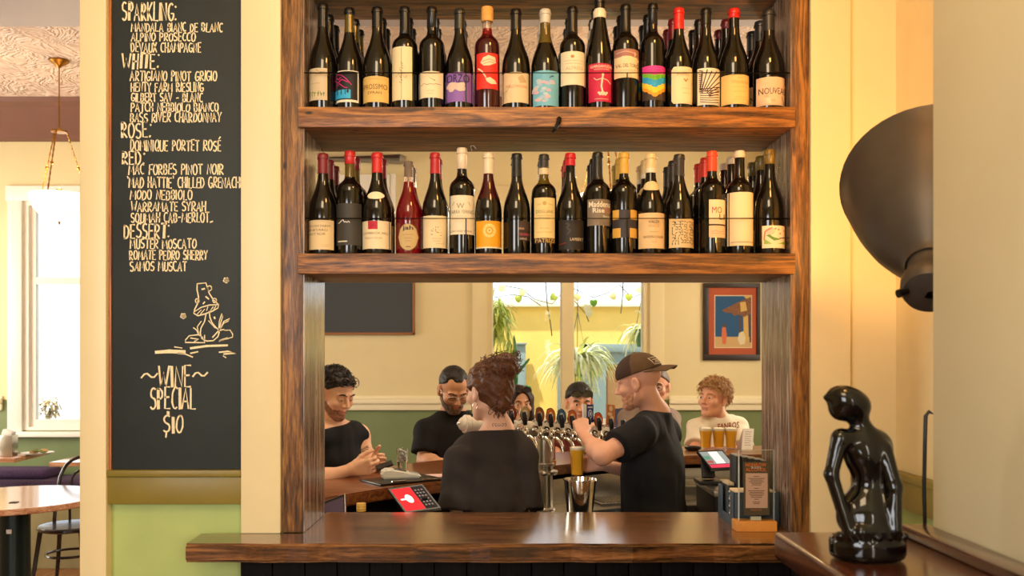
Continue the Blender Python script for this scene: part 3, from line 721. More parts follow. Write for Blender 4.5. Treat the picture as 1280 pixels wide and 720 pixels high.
def a12(l):
    l.rect(767, 61, 798, 97, (238, 216, 170)); l.rect(767, 61, 798, 71, (164, 116, 104), 1); l.poly([(768, 75), (776, 70), (786, 70), (797, 73), (797, 76)], (238, 216, 170), 2)
    l.line([(769, 66), (780, 64), (795, 67)], (206, 170, 150), 1.2, 2); l.rect(791, 65, 792.4, 70, (240, 206, 150), 2); l.text('VAL DEL TORO', 768.5, 796, 79.5, 84, (96, 76, 60)); rows(l, 772, 794, [87.5], FADE, .4)
def a13(l):
    def zig(y, d, n, dep):
        return [(802+28.5*i/n, y+dep*(1-abs(2*i/n-1))+(1.2 if i % 2 else 0)) for i in range(n+1)]
    l.rect(802, 82, 830.5, 125, (62, 50, 40)); bands = [(83, 0, (222, 60, 150)), (90, 3, (104, 182, 44)), (94, 6, (40, 160, 214)), (101, 8, (246, 206, 60)), (107, 9, (240, 160, 40)), (111, 10, (62, 50, 40))]
    n = 12
    for k in range(len(bands)-1):
        y0, d0, c = bands[k]; y1, d1, _ = bands[k+1]; t = zig(y0, 0, n, d0) if k else [(802+28.5*i/n, 82) for i in range(n+1)]; u = zig(y1, 0, n, d1)
        for i in range(n): l.poly([t[i], t[i+1], u[i+1], u[i]], c, 1)
def a14(l):
    c = (240, 220, 176); l.rect(837, 87, 865.5, 126, c); l.rect(839.5, 83.2, 863, 87, c); l.rect(839.5, 126, 863, 129.5, c)
    for (a, b_, d) in ((837, 839.5, 1), (865.5, 863, 1)): l.poly([(a, 87), (b_, 83.2), (b_, 87)], c, 0); l.poly([(a, 126), (b_, 126), (b_, 129.5)], c, 0)
    l.text('Pinot', 844, 859, 91, 94, FADE); l.line([(851, 98), (854, 102), (857, 98)], (176, 136, 56), .9); l.line([(852.5, 98), (854, 101), (855.5, 98)], (176, 136, 56), .6); rows(l, 848, 861, [110, 116], FADE, .4)
def a15(l):
    l.rect(869.5, 85, 899, 131, (240, 228, 200)); B_ = (66, 34, 34); X0, Y0, X1, Y1 = 870.6, 86.5, 897.8, 129.6
    def stripe(f, w, n=14):
        run = []
        for i in range(n+1):
            p = f(i/n)
            if X0 <= p[0] <= X1 and Y0 <= p[1] <= Y1: run.append(p)
            elif len(run) > 1: l.line(run, B_, w, 2); run = []
            else: run = []
        if len(run) > 1: l.line(run, B_, w, 2)
    for k in range(9): a = math.radians(-84+8.5*k); stripe(lambda t, a=a: (871+(12+46*t)*math.cos(a), 124+(12+46*t)*math.sin(a)), 1.2)
    for k in range(9): stripe(lambda t, k=k: (870+30*t, 131-2.5*k+(4*math.sin(t*2.6)-9*t*(k/8))*(1-.3*t)), 1.0)
    for k in range(12): stripe(lambda t, k=k: (870+5.5*t, 87+2.4*k+2*t), 1.0, 6)
def a16(l):
    l.rect(900, 93, 936.5, 130, (238, 200, 124)); l.text('Wanderlin', 910, 932, 99.5, 104.5, (206, 158, 96)); l.text('the', 917, 923, 96, 98, (206, 158, 96)); rows(l, 911, 931, [108, 114, 121, 124], (206, 166, 98), .45)
def a17(l):
    l.rect(943, 96, 980.5, 131.5, (226, 194, 158)); r = random.Random(8)
    for i in range(10): x = 946+r.uniform(0, 30); y = 99+r.uniform(0, 28); l.poly([(x, y), (x+5, y-1), (x+6, y+3), (x+1, y+3)], [(236, 208, 176), (212, 176, 140)][i % 2], 1)
    l.text('NOUVEAU', 945, 979.5, 109.5, 117.5, (52, 36, 30))
    l.line([(972, 120), (974, 126), (976, 130)], (110, 80, 60), .7)
def b1(l):
    l.rect(384.5, 275, 419, 312, (222, 196, 146))
    for i, t in enumerate(('ROUGH FARM', 'VINEYARD', 'PINOT NOIR')): l.text(t, 386, 415-i*2.5, 281+i*5, 284+i*5, (120, 92, 60))
    rows(l, 404, 415, [306, 308], FADE, .4)
def b2(l):
    l.rect(421.5, 254, 453, 306.5, (58, 54, 46)); scrib(l, 425, 440, 277, (236, 228, 206), .9, 9, 2.6, 6); l.rect(425, 301, 437, 302.4, (220, 210, 186), 2)
def b3(l):
    l.rect(454, 276, 489.5, 311, (232, 214, 172)); l.rect(462.5, 276.2, 474.5, 286.5, (188, 30, 52), 1); l.text('LOMBROOK HILL', 456, 487, 290, 292.8, (150, 116, 78)); l.text('PINOT NOIR', 459, 480, 296.5, 298.8, (176, 146, 104)); l.line([(465, 284), (469, 281), (472, 283)], (140, 18, 40), .8)
def b4(l):
    l.ell(511.7, 296.3, 12.8, 17.2, (120, 96, 60), 0); l.ell(511.7, 296.3, 12.0, 16.4, (196, 168, 112), 1); l.text('jah', 505, 518, 282, 289, (52, 38, 26), 3, True); rows(l, 505, 518, [293, 297.5, 301], (140, 110, 70), .45); l.rect(509, 308, 515, 309, (110, 80, 50), 3)
def b5(l):
    l.rect(527.5, 269.5, 560, 310, (232, 212, 166)); r = random.Random(12)
    for i in range(16): x = 544+r.uniform(-3, 9); y = 283+r.uniform(0, 12); l.line([(x, y), (x+r.uniform(-2, 2), y+r.uniform(-1.5, 1.5))], (150, 118, 76), .8)
    rows(l, 541, 553, [298, 301], FADE, .5); rows(l, 546, 556, [304.5], FADE, .4)
def b6(l):
    l.rect(561.5, 244, 593, 293, (236, 222, 188)); l.text('W', 571.5, 581, 254, 260.5, (150, 134, 104)); l.line([(566, 257), (569, 252)], (180, 160, 120), .8); l.line([(586, 252), (588, 257)], (180, 160, 120), .8); l.text('YARRA YERING', 562.5, 592, 262.5, 267, (150, 132, 100)); rows(l, 570, 585, [270], FADE, .4); l.text('DRY RED WINE', 564, 590, 288, 290, (140, 118, 84))
def b7(l):
    l.rect(595.5, 276, 627, 310, (240, 168, 30)); l.rect(595.5, 308.6, 627, 310.4, (240, 226, 190), 1); l.ell(612, 288.3, 8.2, 8.6, (246, 214, 128), 1); l.ell(612, 288.3, 5.0, 5.2, (240, 168, 30), 2); l.ell(612, 288.3, 2.8, 3, (246, 222, 150), 3); l.ell(612, 288.3, 1.2, 1.3, (214, 140, 30), 4)
    for k in range(10): a = k*.628; l.line([(612+5.5*math.cos(a), 288.3+5.8*math.sin(a)), (612+7*math.cos(a), 288.3+7.2*math.sin(a))], (240, 168, 30), .7, 3)
def b8(l):
    l.rect(648, 276, 663.5, 300.5, (54, 40, 34)); r = random.Random(2)
    for i in range(6): l.line([(649, 278+i*1.6), (655, 277.5+i*1.6), (663, 279+i*1.5)], (96, 76, 62), .6)
    l.text('PANORAMA', 649, 662.5, 291, 294.5, (206, 88, 110)); l.text('SHIRAZ', 649, 658, 297, 299.5, (220, 204, 186)); l.rect(648, 284.6, 655, 287, (150, 122, 100), 2)
def b9(l):
    l.rect(667.5, 247, 693, 297.5, (236, 212, 144)); l.ell(680, 254, 2.6, 2.6, (200, 166, 90)); l.line([(671, 256), (676, 254.5)], (180, 150, 90), .5); l.line([(684, 254.5), (690, 256)], (180, 150, 90), .5); l.text('DOGLIANI', 670, 690, 262.5, 266.5, (150, 120, 70)); rows(l, 671, 689, [269, 271.5, 285, 290], (190, 160, 96), .5); l.rect(667.5, 297.5, 693.5, 304, (64, 46, 28), 0); l.text('PATRIZI', 669, 692, 298.4, 303.2, (226, 190, 110))
def b10(l):
    l.rect(698, 275, 729, 312, (38, 33, 27)); l.line([(706, 279), (711, 281), (707, 285), (712, 288), (708, 293)], (66, 58, 44), 2); l.text('LAMBERT', 711.5, 728, 297.3, 301, (226, 206, 170)); l.line([(698.5, 305.5), (706, 303.5)], (170, 44, 40), .8)
def b11(l):
    l.rect(733.5, 249, 763, 282, (132, 118, 98)); W_ = (242, 232, 206)
    l.text('Maddens', 735, 761.5, 251.5, 259, W_, 2, True); l.text('Rise', 739.5, 754, 260, 266, W_, 2, True); l.rect(754, 259, 762, 266, (164, 120, 96), 1); l.text('Shiraz', 752, 761, 269, 272, W_)
def b12(l):
    G_ = (226, 178, 78); D_ = (58, 54, 56); l.rect(765, 262, 795.5, 274, G_); l.rect(772, 262, 786, 274, D_, 1); l.rect(765, 274, 795.5, 285, D_, 0); l.rect(765, 285, 795.5, 297, G_); l.rect(774, 285, 785, 297, D_, 1)
def b13(l):
    l.rect(797, 266, 831.5, 310.5, (238, 204, 148)); l.text('VALDI', 808, 821, 275.5, 279, (96, 66, 40)); l.text('BRACE', 808, 821, 280.5, 284, (200, 160, 104)); rows(l, 809, 820, [289.5], FADE, .6); l.text("BARBERA D'ALBA", 802.5, 827, 294.5, 297.5, (120, 84, 48)); rows(l, 811, 818, [302], FADE, .5)
def b14(l):
    l.rect(834.5, 273, 867.5, 309.5, (234, 208, 152)); r = random.Random(77); D_ = (60, 44, 28)
    for i in range(8):
        for j in range(9):
            x = 838+i*3.4; y = 277+j*3.3; k = r.randrange(4)
            if k == 0: l.line([(x, y), (x+2.6, y)], D_, .8)
            elif k == 1: l.line([(x, y), (x, y+2.6)], D_, .8)
            elif k == 2: l.line([(x, y), (x+2.4, y), (x+2.4, y+2.4)], D_, .7)
            else: l.line([(x, y+2), (x+2, y)], D_, .7)
def b15(l):
    c = (240, 222, 178); l.rect(883, 249.5, 905, 280, c); l.rect(883, 280, 905, 282, (50, 34, 26)); l.rect(883, 282, 905, 297, (236, 206, 160)); l.text('MO', 886.5, 899, 258.5, 266.5, (178, 58, 52)); l.text('LI', 895.5, 903, 267.5, 274.5, (120, 70, 60)); rows(l, 886, 903, [291.5], (214, 150, 120), .5); l.line([(886, 290), (891, 288), (896, 290), (902, 288.5)], (220, 160, 140), .8)
def b16(l):
    l.rect(908, 240, 941.5, 307, (240, 218, 176)); rows(l, 911, 939, [302.3], (150, 120, 84), .7)
def b17(l):
    l.rect(949, 282, 981.5, 310, (240, 222, 184)); l.ell(958, 289, 6, 4.5, (238, 196, 170), 1); l.line([(951, 300), (952, 289), (960, 284.5)], (226, 110, 90), 1.4); l.poly([(953, 294), (957, 293), (964, 299), (971, 299), (962, 301)], (96, 140, 60), 3); l.line([(969, 298), (980, 296)], (84, 54, 80), 1.2, 3)
    l.poly([(951, 305), (951, 298), (960, 305)], (150, 176, 80), 2); l.poly([(966, 305), (976, 303), (981, 300), (981, 305)], (150, 176, 80), 2)
    for x, y in ((968, 287), (976, 288), (970, 292), (964, 286)): l.ell(x, y, 1.2, 1.2, (226, 130, 100), 2)

BK = (20, 19, 18); RED = (196, 36, 44); BURG = (112, 30, 38); CAPW = (238, 218, 184)
TOP = [
 dict(x=403.6, top=6, k='burgundy', w=34.5, cap=(BK, 36), labels=[a1], d='beige label with small green plants', n=2),
 dict(x=436.8, top=11.5, k='burgundy', w=33.6, split=[(42, GLASSO)], cap=(BK, 20), capname='wax_seal', ring=False, labels=[a2], d='black label with pink and cyan drawing', n=2),
 dict(x=471.5, top=10.5, k='burgundy', w=35, cap=(BK, 36), labels=[a3], d='gold-beige label, third from the left', n=2),
 dict(x=506, top=10, k='bordeaux', w=32.5, cap=(BK, 44), labels=[a4], d='tall cream label split by a thin vertical line', n=2),
 dict(x=540, top=10, k='bordeaux', w=32.5, cap=(BK, 36), labels=[a5], d='cream label with fine script at mid bottle', n=2),
 dict(x=574.5, top=12.5, k='burgundy', w=35, cap=((40, 42, 36), 38), labels=[a6], d='purple label showing a cream cloud', n=2),
 dict(x=609, top=9.5, k='bordeaux', w=32, g=RUBY, split=[(46, ROSE), (37, CLEAR)], cork=(9.5, 28, (226, 166, 84), .0045, 'wax_seal'), labels=[a7], d='bright red label with cream hand, yellow wax', n=0),
 dict(x=645, top=13, k='burgundy', w=36, cap=(BK, 39), labels=[a8], d='mottled cream label lettered in pale orange', n=0),
 dict(x=681.5, top=13, k='burgundy', w=36, split=[(56, GLASSO)], cap=((206, 198, 182), 30), capname='wax_seal', ring=False, labels=[a9], d='sky blue label with pink clouds and a silver top', n=2),
 dict(x=715.5, top=10, k='bordeaux', w=32.5, cap=(BK, 42), labels=[a10], d='white label with a small gold crest, near the middle', n=2),
 dict(x=749.5, top=-2, k='hock', w=32, cap=(BK, 24, ((236, 222, 190), 15, 24)), labels=[a11], d='crimson label with a cream dancing figure', n=2),
 dict(x=782, top=7, k='bordeaux', w=32.5, cap=(BK, 42), labels=[a12], d='cream label topped by a mauve landscape', n=2),
 dict(x=816, top=6, k='bordeaux', w=31, cap=(BK, 32), labels=[a13], d='rainbow zigzag label', n=2),
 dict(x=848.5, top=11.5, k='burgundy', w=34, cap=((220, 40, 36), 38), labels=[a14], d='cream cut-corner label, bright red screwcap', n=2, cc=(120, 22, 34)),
 dict(x=882.5, top=12, k='burgundy', w=34, cap=(BK, 32), labels=[a15], d='black and white ray-striped label', n=2),
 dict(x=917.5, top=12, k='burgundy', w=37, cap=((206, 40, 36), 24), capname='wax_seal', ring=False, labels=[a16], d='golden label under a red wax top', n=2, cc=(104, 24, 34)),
 dict(x=961, top=14, k='burgundy', w=39, cap=((44, 44, 46), 40), labels=[a17], d='pinkish cream label, right end', n=2),
]
LOW = [
 dict(x=403.8, top=193, k='burgundy', w=35, cap=((124, 36, 42), 218), labels=[b1], d='cream label with lines of type, left end', n=2),
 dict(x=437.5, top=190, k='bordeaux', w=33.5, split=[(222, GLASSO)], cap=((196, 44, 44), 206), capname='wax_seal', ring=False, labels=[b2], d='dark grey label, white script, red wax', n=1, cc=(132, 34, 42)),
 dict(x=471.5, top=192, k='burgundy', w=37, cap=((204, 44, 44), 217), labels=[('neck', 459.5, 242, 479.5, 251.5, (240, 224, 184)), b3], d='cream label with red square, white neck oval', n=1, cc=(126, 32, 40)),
 dict(x=510.8, top=202.5, k='burgundy', w=32.5, g=ROSE, split=[(228, CLEAR)], cork=(203, 221, (196, 150, 92), -.0035, 'cork'), labels=[b4], d='see-through pink-red glass and an oval tan label', n=1),
 dict(x=543.8, top=192, k='burgundy', w=33, cap=((184, 44, 50), 218), labels=[b5], d='cream label with a faint golden sketch, red screwcap', n=1),
 dict(x=577.5, top=186, k='bordeaux', w=32.5, cap=(CAPW, 212), labels=[b6], d='white crest label at mid height under a white capsule', n=0),
 dict(x=610.5, top=192, k='burgundy', w=34, split=[(250, RUBY), (219, ROSE)], cap=(CAPW, 218), labels=[b7], d='orange-yellow label with a white rosette', n=0),
 dict(x=646, top=193, k='burgundy', w=34.5, cap=((34, 34, 30), 222), labels=[b8], d='small dark side label lettered pink and white', n=1),
 dict(x=680, top=194, k='bordeaux', w=31.5, split=[(232, GLASSO)], cap=((58, 54, 48), 219, ((226, 206, 160), 211, 219)), labels=[b9], d='pale yellow label with a dark band at its foot', n=1),
 dict(x=713, top=192.5, k='burgundy', w=35, cap=((206, 40, 44), 208), labels=[b10], d='near-black label with small white lettering, red top', n=2),
 dict(x=747, top=191.5, k='bordeaux', w=32.5, cap=((36, 36, 32), 226), labels=[b11], d='grey-brown label with white handwriting', n=2),
 dict(x=780, top=192, k='bordeaux', w=32.5, cap=((226, 180, 78), 218), labels=[b12], d='gold and charcoal checkered label, gold top', n=2),
 dict(x=813.5, top=193, k='burgundy', w=36, cap=((238, 210, 150), 217, ((240, 228, 196), 211, 217)), labels=[('neck', 802, 228, 825, 240, (238, 214, 160)), b13], d='cream label, cream neck collar and cream capsule', n=2),
 dict(x=849, top=194, k='burgundy', w=35.5, cap=((56, 52, 48), 221), ring=False, labels=[b14], d='cream label covered in a black maze pattern', n=2),
 dict(x=890, top=190, k='bordeaux', w=32.5, cap=((236, 84, 50), 215), labels=[b15], d='tall cream label with red initials, orange-red top', n=2, cc=(216, 62, 46)),
 dict(x=924.5, top=189.5, k='bordeaux', w=34, cap=(CAPW, 198), capname='wax_seal', ring=False, labels=[b16], d='big blank cream label and a short white top', n=2),
 dict(x=962, top=188, k='burgundy', w=36.5, cap=((122, 100, 40), 206), capname='wax_seal', ring=False, labels=[b17], d='white label picturing green hills, at the right end', n=2),
]
def place_rows(rows_, zs, where):
    grp = 'wine bottles on the %s shelf' % where
    for b in rows_:
        nm = 'wine bottle'
        r = bottle(b, zs, '%s, %s shelf, front row: %s' % (nm, where, b['d']), grp)
        words = ['middle bottle of the file hidden', 'rearmost bottle of the file hidden']
        for k in range(b.get('n', 0)):
            c = copy_tree(r); c.location.y = YB+.098*(k+1)
            d = b['d'].split(',')[0]
            c['label'] = '%s, %s shelf, behind %s' % (('second bottle back' if k == 0 else 'third bottle back'), where, d)
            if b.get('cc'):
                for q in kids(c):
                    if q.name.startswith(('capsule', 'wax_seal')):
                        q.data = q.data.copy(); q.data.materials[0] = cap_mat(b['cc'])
place_rows(TOP, S1T, 'upper')
place_rows(LOW, S2T, 'lower')
# guard rails in front of the bottles
for yr, zs, lab in ((91, S1T, 'thin black guard rail in front of the upper row of bottles'), (273, S2T, 'thin black guard rail in front of the lower row of bottles')):
    yy = 2.872; zr = sz(yr, yy); g = thing('guard_rail', lab, 'rail', (.13, yy, zs), 0, 'bottle guard rails')
    MB().tube([(XL+.0028, yy, zr), (XR-.0028, yy, zr)], .0022, 8).build('rod', BLACKM, g)
    for px in (582.5, 784): MB().tube([(sx(px, yy), yy, zr), (sx(px, yy), yy, zs+.0005)], .0018, 8).build('upright', BLACKM, g)
# ------------------------------------------------------------------ signed-distance figures (people, figurine)
A = lambda v: np.array(v, dtype=np.float32)
def nrm(v): v = A(v); return v/np.linalg.norm(v)
def smin(a, b, k):
    if k <= 0: return np.minimum(a, b)
    h = np.clip(.5+.5*(b-a)/k, 0, 1); return b+(a-b)*h-k*h*(1-h)
def smax(a, b, k): return -smin(-a, -b, k)
def cap(p, a, b, ra, rb):
    a, b = A(a), A(b); ba = b-a; L = float(ba@ba)+1e-9; h = np.clip(((p-a)@ba)/L, 0, 1)
    return np.linalg.norm(p-a-h[:, None]*ba, axis=1)-(ra+(rb-ra)*h)
def ell(p, c, r, R=None):
    q = p-A(c)
    if R is not None: q = q@R
    r = A(r); k0 = np.linalg.norm(q/r, axis=1); k1 = np.linalg.norm(q/(r*r), axis=1)+1e-9
    return k0*(k0-1)/k1
def wob(p, fr, seed, n=6):
    r = np.random.RandomState(seed); o = np.zeros(len(p), np.float32)
    for _ in range(n):
        d = r.normal(size=3); d /= np.linalg.norm(d); o += np.sin(p@A(d)*fr*r.uniform(.6, 1.5)+r.uniform(0, 6.28))
    return o/n
def nets(fn, lo, hi, h, slack=1.7):
    lo, hi = A(lo), A(hi); B = 5; nb = np.ceil((hi-lo)/(h*B)).astype(int); n = nb*B
    g = np.stack(np.meshgrid(*[np.arange(k) for k in nb], indexing='ij'), -1).reshape(-1, 3)
    dc = fn((lo+(g*B+(B-1)/2)*h).astype(np.float32)); near = np.abs(dc) < B*h*.87*slack
    D = np.repeat(np.repeat(np.repeat(dc.reshape(nb), B, 0), B, 1), B, 2).astype(np.float32)
    o = np.stack(np.meshgrid(*[np.arange(B)]*3, indexing='ij'), -1).reshape(-1, 3)
    idx = (g[near][:, None, :]*B+o[None]).reshape(-1, 3)
    for s in range(0, len(idx), 300000):
        q = idx[s:s+300000]; D[q[:, 0], q[:, 1], q[:, 2]] = fn((lo+q*h).astype(np.float32))
    S = D < 0; nx, ny, nz = D.shape
    cnt = sum(S[i:nx-1+i, j:ny-1+j, k:nz-1+k].astype(np.int8) for i in (0, 1) for j in (0, 1) for k in (0, 1))
    cells = np.argwhere((cnt > 0) & (cnt < 8)); cid = -np.ones((nx-1, ny-1, nz-1), np.int64); cid[cells[:, 0], cells[:, 1], cells[:, 2]] = np.arange(len(cells))
    acc = np.zeros((len(cells), 3)); num = np.zeros(len(cells)); cor = [(i, j, k) for i in (0, 1) for j in (0, 1) for k in (0, 1)]
    val = {c: D[cells[:, 0]+c[0], cells[:, 1]+c[1], cells[:, 2]+c[2]] for c in cor}
    for c in cor:
        for ax in range(3):
            if c[ax]: continue
            d = list(c); d[ax] = 1; d = tuple(d); a, b = val[c], val[d]; m = (a < 0) != (b < 0)
            t = a[m]/(a[m]-b[m]); pt = np.tile(A(c), (m.sum(), 1)); pt[:, ax] += t; acc[m] += pt; num[m] += 1
    V = lo+(cells+acc/np.maximum(num, 1)[:, None])*h; Fs = []
    for ax in range(3):
        u, v = (ax+1) % 3, (ax+2) % 3
        sl0 = [slice(1, -1)]*3; sl0[ax] = slice(0, -1); sl1 = list(sl0); sl1[ax] = slice(1, None)
        a, b = S[tuple(sl0)], S[tuple(sl1)]; e = np.argwhere(a != b); base = np.ones(3, int); base[ax] = 0; e = e+base
        fl = S[e[:, 0], e[:, 1], e[:, 2]]; q = []
        for du, dv in ((-1, -1), (0, -1), (0, 0), (-1, 0)):
            w = e.copy(); w[:, u] += du; w[:, v] += dv; q.append(cid[w[:, 0], w[:, 1], w[:, 2]])
        q = np.stack(q, 1); q[~fl] = q[~fl][:, ::-1]; Fs.append(q)
    Fq = np.concatenate(Fs); return V, Fq[(Fq >= 0).all(1)]
def net_obj(name, fn, lo, hi, h, mats, parent, matfn=None):
    V, Fq = nets(fn, lo, hi, h)
    M = np.array(world_of(parent).inverted()); V2 = V@M[:3, :3].T+M[:3, 3]
    me = bpy.data.meshes.new(name); me.vertices.add(len(V)); me.vertices.foreach_set('co', V2.astype(np.float32).ravel())
    me.loops.add(Fq.size); me.loops.foreach_set('vertex_index', Fq.astype(np.int32).ravel())
    me.polygons.add(len(Fq)); me.polygons.foreach_set('loop_start', np.arange(0, Fq.size, 4, dtype=np.int32))
    me.polygons.foreach_set('use_smooth', np.ones(len(Fq), bool))
    for m in mats: me.materials.append(m)
    if matfn is not None: me.polygons.foreach_set('material_index', matfn(V[Fq].mean(1).astype(np.float32)).astype(np.int32))
    me.update(calc_edges=True); me.validate()
    o = bpy.data.objects.new(name, me); COL.objects.link(o); o.parent = parent; return o

def skin(name, c):
    m = mat(name, c, .5, noise=.05, nscale=25, bump=.05, bscale=180, spec=.35)
    b = m.node_tree.nodes['Principled BSDF']; b.inputs['Subsurface Weight'].default_value = .08; b.inputs['Subsurface Radius'].default_value = (.012, .004, .002); return m

# ---- head, in head coordinates (x forward, y to the person's left, z up), metres for a 0.235 m head
def head_sdf(q, sex='m', full=True, squint=0.0):
    d = ell(q, (-.014, 0, .034), (.098, .076, .086))
    w = .058 if sex == 'm' else .053
    d = smin(d, ell(q, (.022, 0, -.04), (.07, w, .074)), .03)
    ay = np.abs(q[:, 1]); s = q.copy(); s[:, 1] = ay
    d = smin(d, cap(s, (.0, .05, -.06), (.066, .014, -.1), .022, .018), .025)          # jaw line and chin
    d = smin(d, ell(q, (.074, 0, -.098), (.022, .022, .018)), .016)
    if full:
        d = smax(d, -ell(s, (.094, .032, .0), (.02, .02, .013)), .012)                 # eye sockets
        d = smin(d, cap(s, (.085, .012, .02), (.074, .05, .017), .009, .007), .014)      # brow ridge
        d = smin(d, ell(s, (.058, .047, -.028), (.026, .022, .02)), .025)               # cheek bones
        d = smin(d, cap(q, (.087, 0, .006), (.110, 0, -.03), .0075, .011), .01)          # nose
        d = smin(d, ell(s, (.098, .012, -.035), (.011, .0085, .008)), .006)
        lid = smax(ell(s, (.0785, .032, .0), (.0142, .0165, .0128)), -ell(s, (.094, .032, -.0012-squint*.4), (.02, .0132, .0052-squint)), .0015); d = smin(d, lid, .003)
        d = smin(d, ell(q, (.084, 0, -.061), (.014, .025, .0065)), .006)
        d = smin(d, ell(q, (.082, 0, -.074), (.014, .021, .0075)), .006)
        d = smax(d, -cap(s, (.098, .0, -.0672), (.084, .024, -.066), .0018, .0014), .003)
        e = ell(s, (-.008, .083, -.006), (.020, .011, .031)); e = smax(e, -ell(s, (-.003, .096, -.004), (.013, .009, .022)), .005); e = smin(e, ell(s, (.0, .080, -.034), (.010, .009, .011)), .006)
        d = smin(d, e, .006)
    return d
def lips_mat(q): return (np.abs(q[:, 1]) < .023) & (q[:, 2] < -.057) & (q[:, 2] > -.08) & (q[:, 0] > .082)

class Fig:
    """a posed figure: head frame plus joints in world metres"""
    def __init__(s, hc, f, up=(0, 0, 1), hs=1.0, sex='m'):
        s.hc = A(hc); s.f = nrm(f); u = A(up); s.s = nrm(np.cross(u, s.f)); s.u = nrm(np.cross(s.f, s.s)); s.hs = hs; s.sex = sex; s.squint = 0.0
        s.HR = np.stack([s.f, s.s, s.u], 1).astype(np.float32)
    def hl(s, p): return ((p-s.hc)@s.HR)/s.hs
    def hw(s, q): return s.hc+s.HR@(A(q)*s.hs)
    def hdir(s, q): return s.HR@A(q)
    def pose(s, neck, shL, shR, elL, elR, wrL, wrR, pelvis, girth=1.0, mode='stand', hands=None, legdir=None, fat=0.0):
        s.neck, s.shL, s.shR, s.elL, s.elR, s.wrL, s.wrR, s.pel = [A(x) for x in (neck, shL, shR, elL, elR, wrL, wrR, pelvis)]
        s.girth = girth; s.mode = mode; s.hands = hands or {}; s.fat = fat
        s.sh = (s.shL+s.shR)/2; s.ux = nrm(s.sh-s.pel); sd = s.shL-s.shR; sd = sd-s.ux*(sd@s.ux); s.sx_ = nrm(sd); s.fx = nrm(np.cross(s.sx_, s.ux))
        s.TR = np.stack([s.fx, s.sx_, s.ux], 1).astype(np.float32); s.L = float(np.linalg.norm(s.sh-s.pel)); s.hw2 = float(np.linalg.norm(s.shL-s.shR))/2
        ld = A(legdir) if legdir is not None else A((s.fx[0], s.fx[1], 0)); s.ld = nrm(ld)
        s.hipL = s.pel+s.sx_*.085-s.ux*.03; s.hipR = s.pel-s.sx_*.085-s.ux*.03
        s.legs = []
        for h in (s.hipL, s.hipR):
            if mode == 'stand':
                k = A((h[0], h[1], h[2]*.53))+s.ld*.02; an = A((h[0], h[1], .08))-s.ld*.01
            else:
                k = h+s.ld*.40+A((0, 0, -.06)); an = A((k[0], k[1], .08 if h[2] < .62 else max(.08, k[2]-.43)))-s.ld*.05
            s.legs.append((h, k, an))
        return s
    def torso(s, p, off=0.0):
        q = (p-s.pel)@s.TR; w = s.hw2; g = s.girth; L = s.L
        d = ell(q, (0, 0, .0), (.115*g+off, .155*g+off, .14+off))
        d = smin(d, ell(q, (.004+s.fat*.5, 0, L*.38), (.105*g+off+s.fat, .14*g+off+s.fat*.6, .19+off)), .08)
        d = smin(d, ell(q, (.0, 0, L*.68), (.108*g+off, (w-.012)+off, .165+off)), .07)
        for sh in (s.shL, s.shR):
            d = smin(d, cap(p, sh, s.sh+s.ux*.015, .052*g+off*.8, .058+off*.8), .035)
            d = smin(d, cap(p, s.neck+s.ux*.004, sh+s.ux*.0, .05+off*.7, .042+off*.7), .045)
        return d
    def arm(s, p, which, off=0.0):
        sh, el, wr = (s.shL, s.elL, s.wrL) if which == 'L' else (s.shR, s.elR, s.wrR); g = s.girth
        d = cap(p, sh, el, .050*g+off, .038*g+off)
        m = el+(wr-el)*.3
        d = smin(d, cap(p, el, wr, .036*g+off, .026+off), .02); return smin(d, ell(p, m, (.039*g+off,)*3), .04)
    def hand_caps(s, wr, dr, pn, side, curl, thumb, sc=1.0):
        dr = nrm(dr); side = A(side); side = nrm(side-dr*(side@dr)); pn0 = A(pn); pn = np.cross(dr, side); pn = pn if pn@pn0 > 0 else -pn
        wr = A(wr); pal = []; fin = []
        for i, (o, ln, rd) in enumerate(((.030, .073, .0086), (.0105, .080, .0088), (-.0095, .074, .0084), (-.028, .059, .0075))):
            k = wr+(dr*(.092-.006*abs(i-1))+side*o)*sc; pal.append((wr+side*o*.55*sc+dr*.012*sc, k, .0145*sc, .0115*sc))
            a = 0.0; q = k; d = dr
            c = curl[i] if isinstance(curl[0], (list, tuple)) else curl
            for j, fr in enumerate((.45, .31, .24)):
                a += c[j]; d = dr*math.cos(a)+pn*math.sin(a)+side*o*.9*(1 if j == 0 else .5); e = q+nrm(d)*ln*fr*sc
                fin.append((i, q, e, (rd-.0006*j)*sc, (rd-.0006*(j+1))*sc)); q = e
        q = wr+(dr*.028+side*.026+pn*.006)*sc; tl = [(wr+dr*.015+side*.012, q, .016*sc, .015*sc)]
        t1, t2 = thumb
        for j, (ln, rd) in enumerate(((.042, .0125), (.032, .0105), (.025, .0095))):
            fwd, ins = (t1 if j == 0 else t2)
            dd = nrm(dr*fwd+side*(.75 if j == 0 else .35 if j == 1 else .15)+pn*ins); e = q+dd*ln*sc; tl.append((q, e, rd*sc, (rd-.001)*sc)); q = e
        return pal, fin, tl
    def hand_sdf(s, p, H):
        pal, fin, tl = H; d = None
        for a, b, ra, rb in pal: c = cap(p, a, b, ra, rb); d = c if d is None else smin(d, c, .012)
        fd = {}
        for i, a, b, ra, rb in fin:
            c = cap(p, a, b, ra, rb); fd[i] = smin(fd[i], c, .004) if i in fd else c
        f = None
        for i in fd: f = fd[i] if f is None else smin(f, fd[i], .0015)
        d = smin(d, f, .006); t = None
        for a, b, ra, rb in tl: c = cap(p, a, b, ra, rb); t = c if t is None else smin(t, c, .006)
        return smin(d, t, .01)
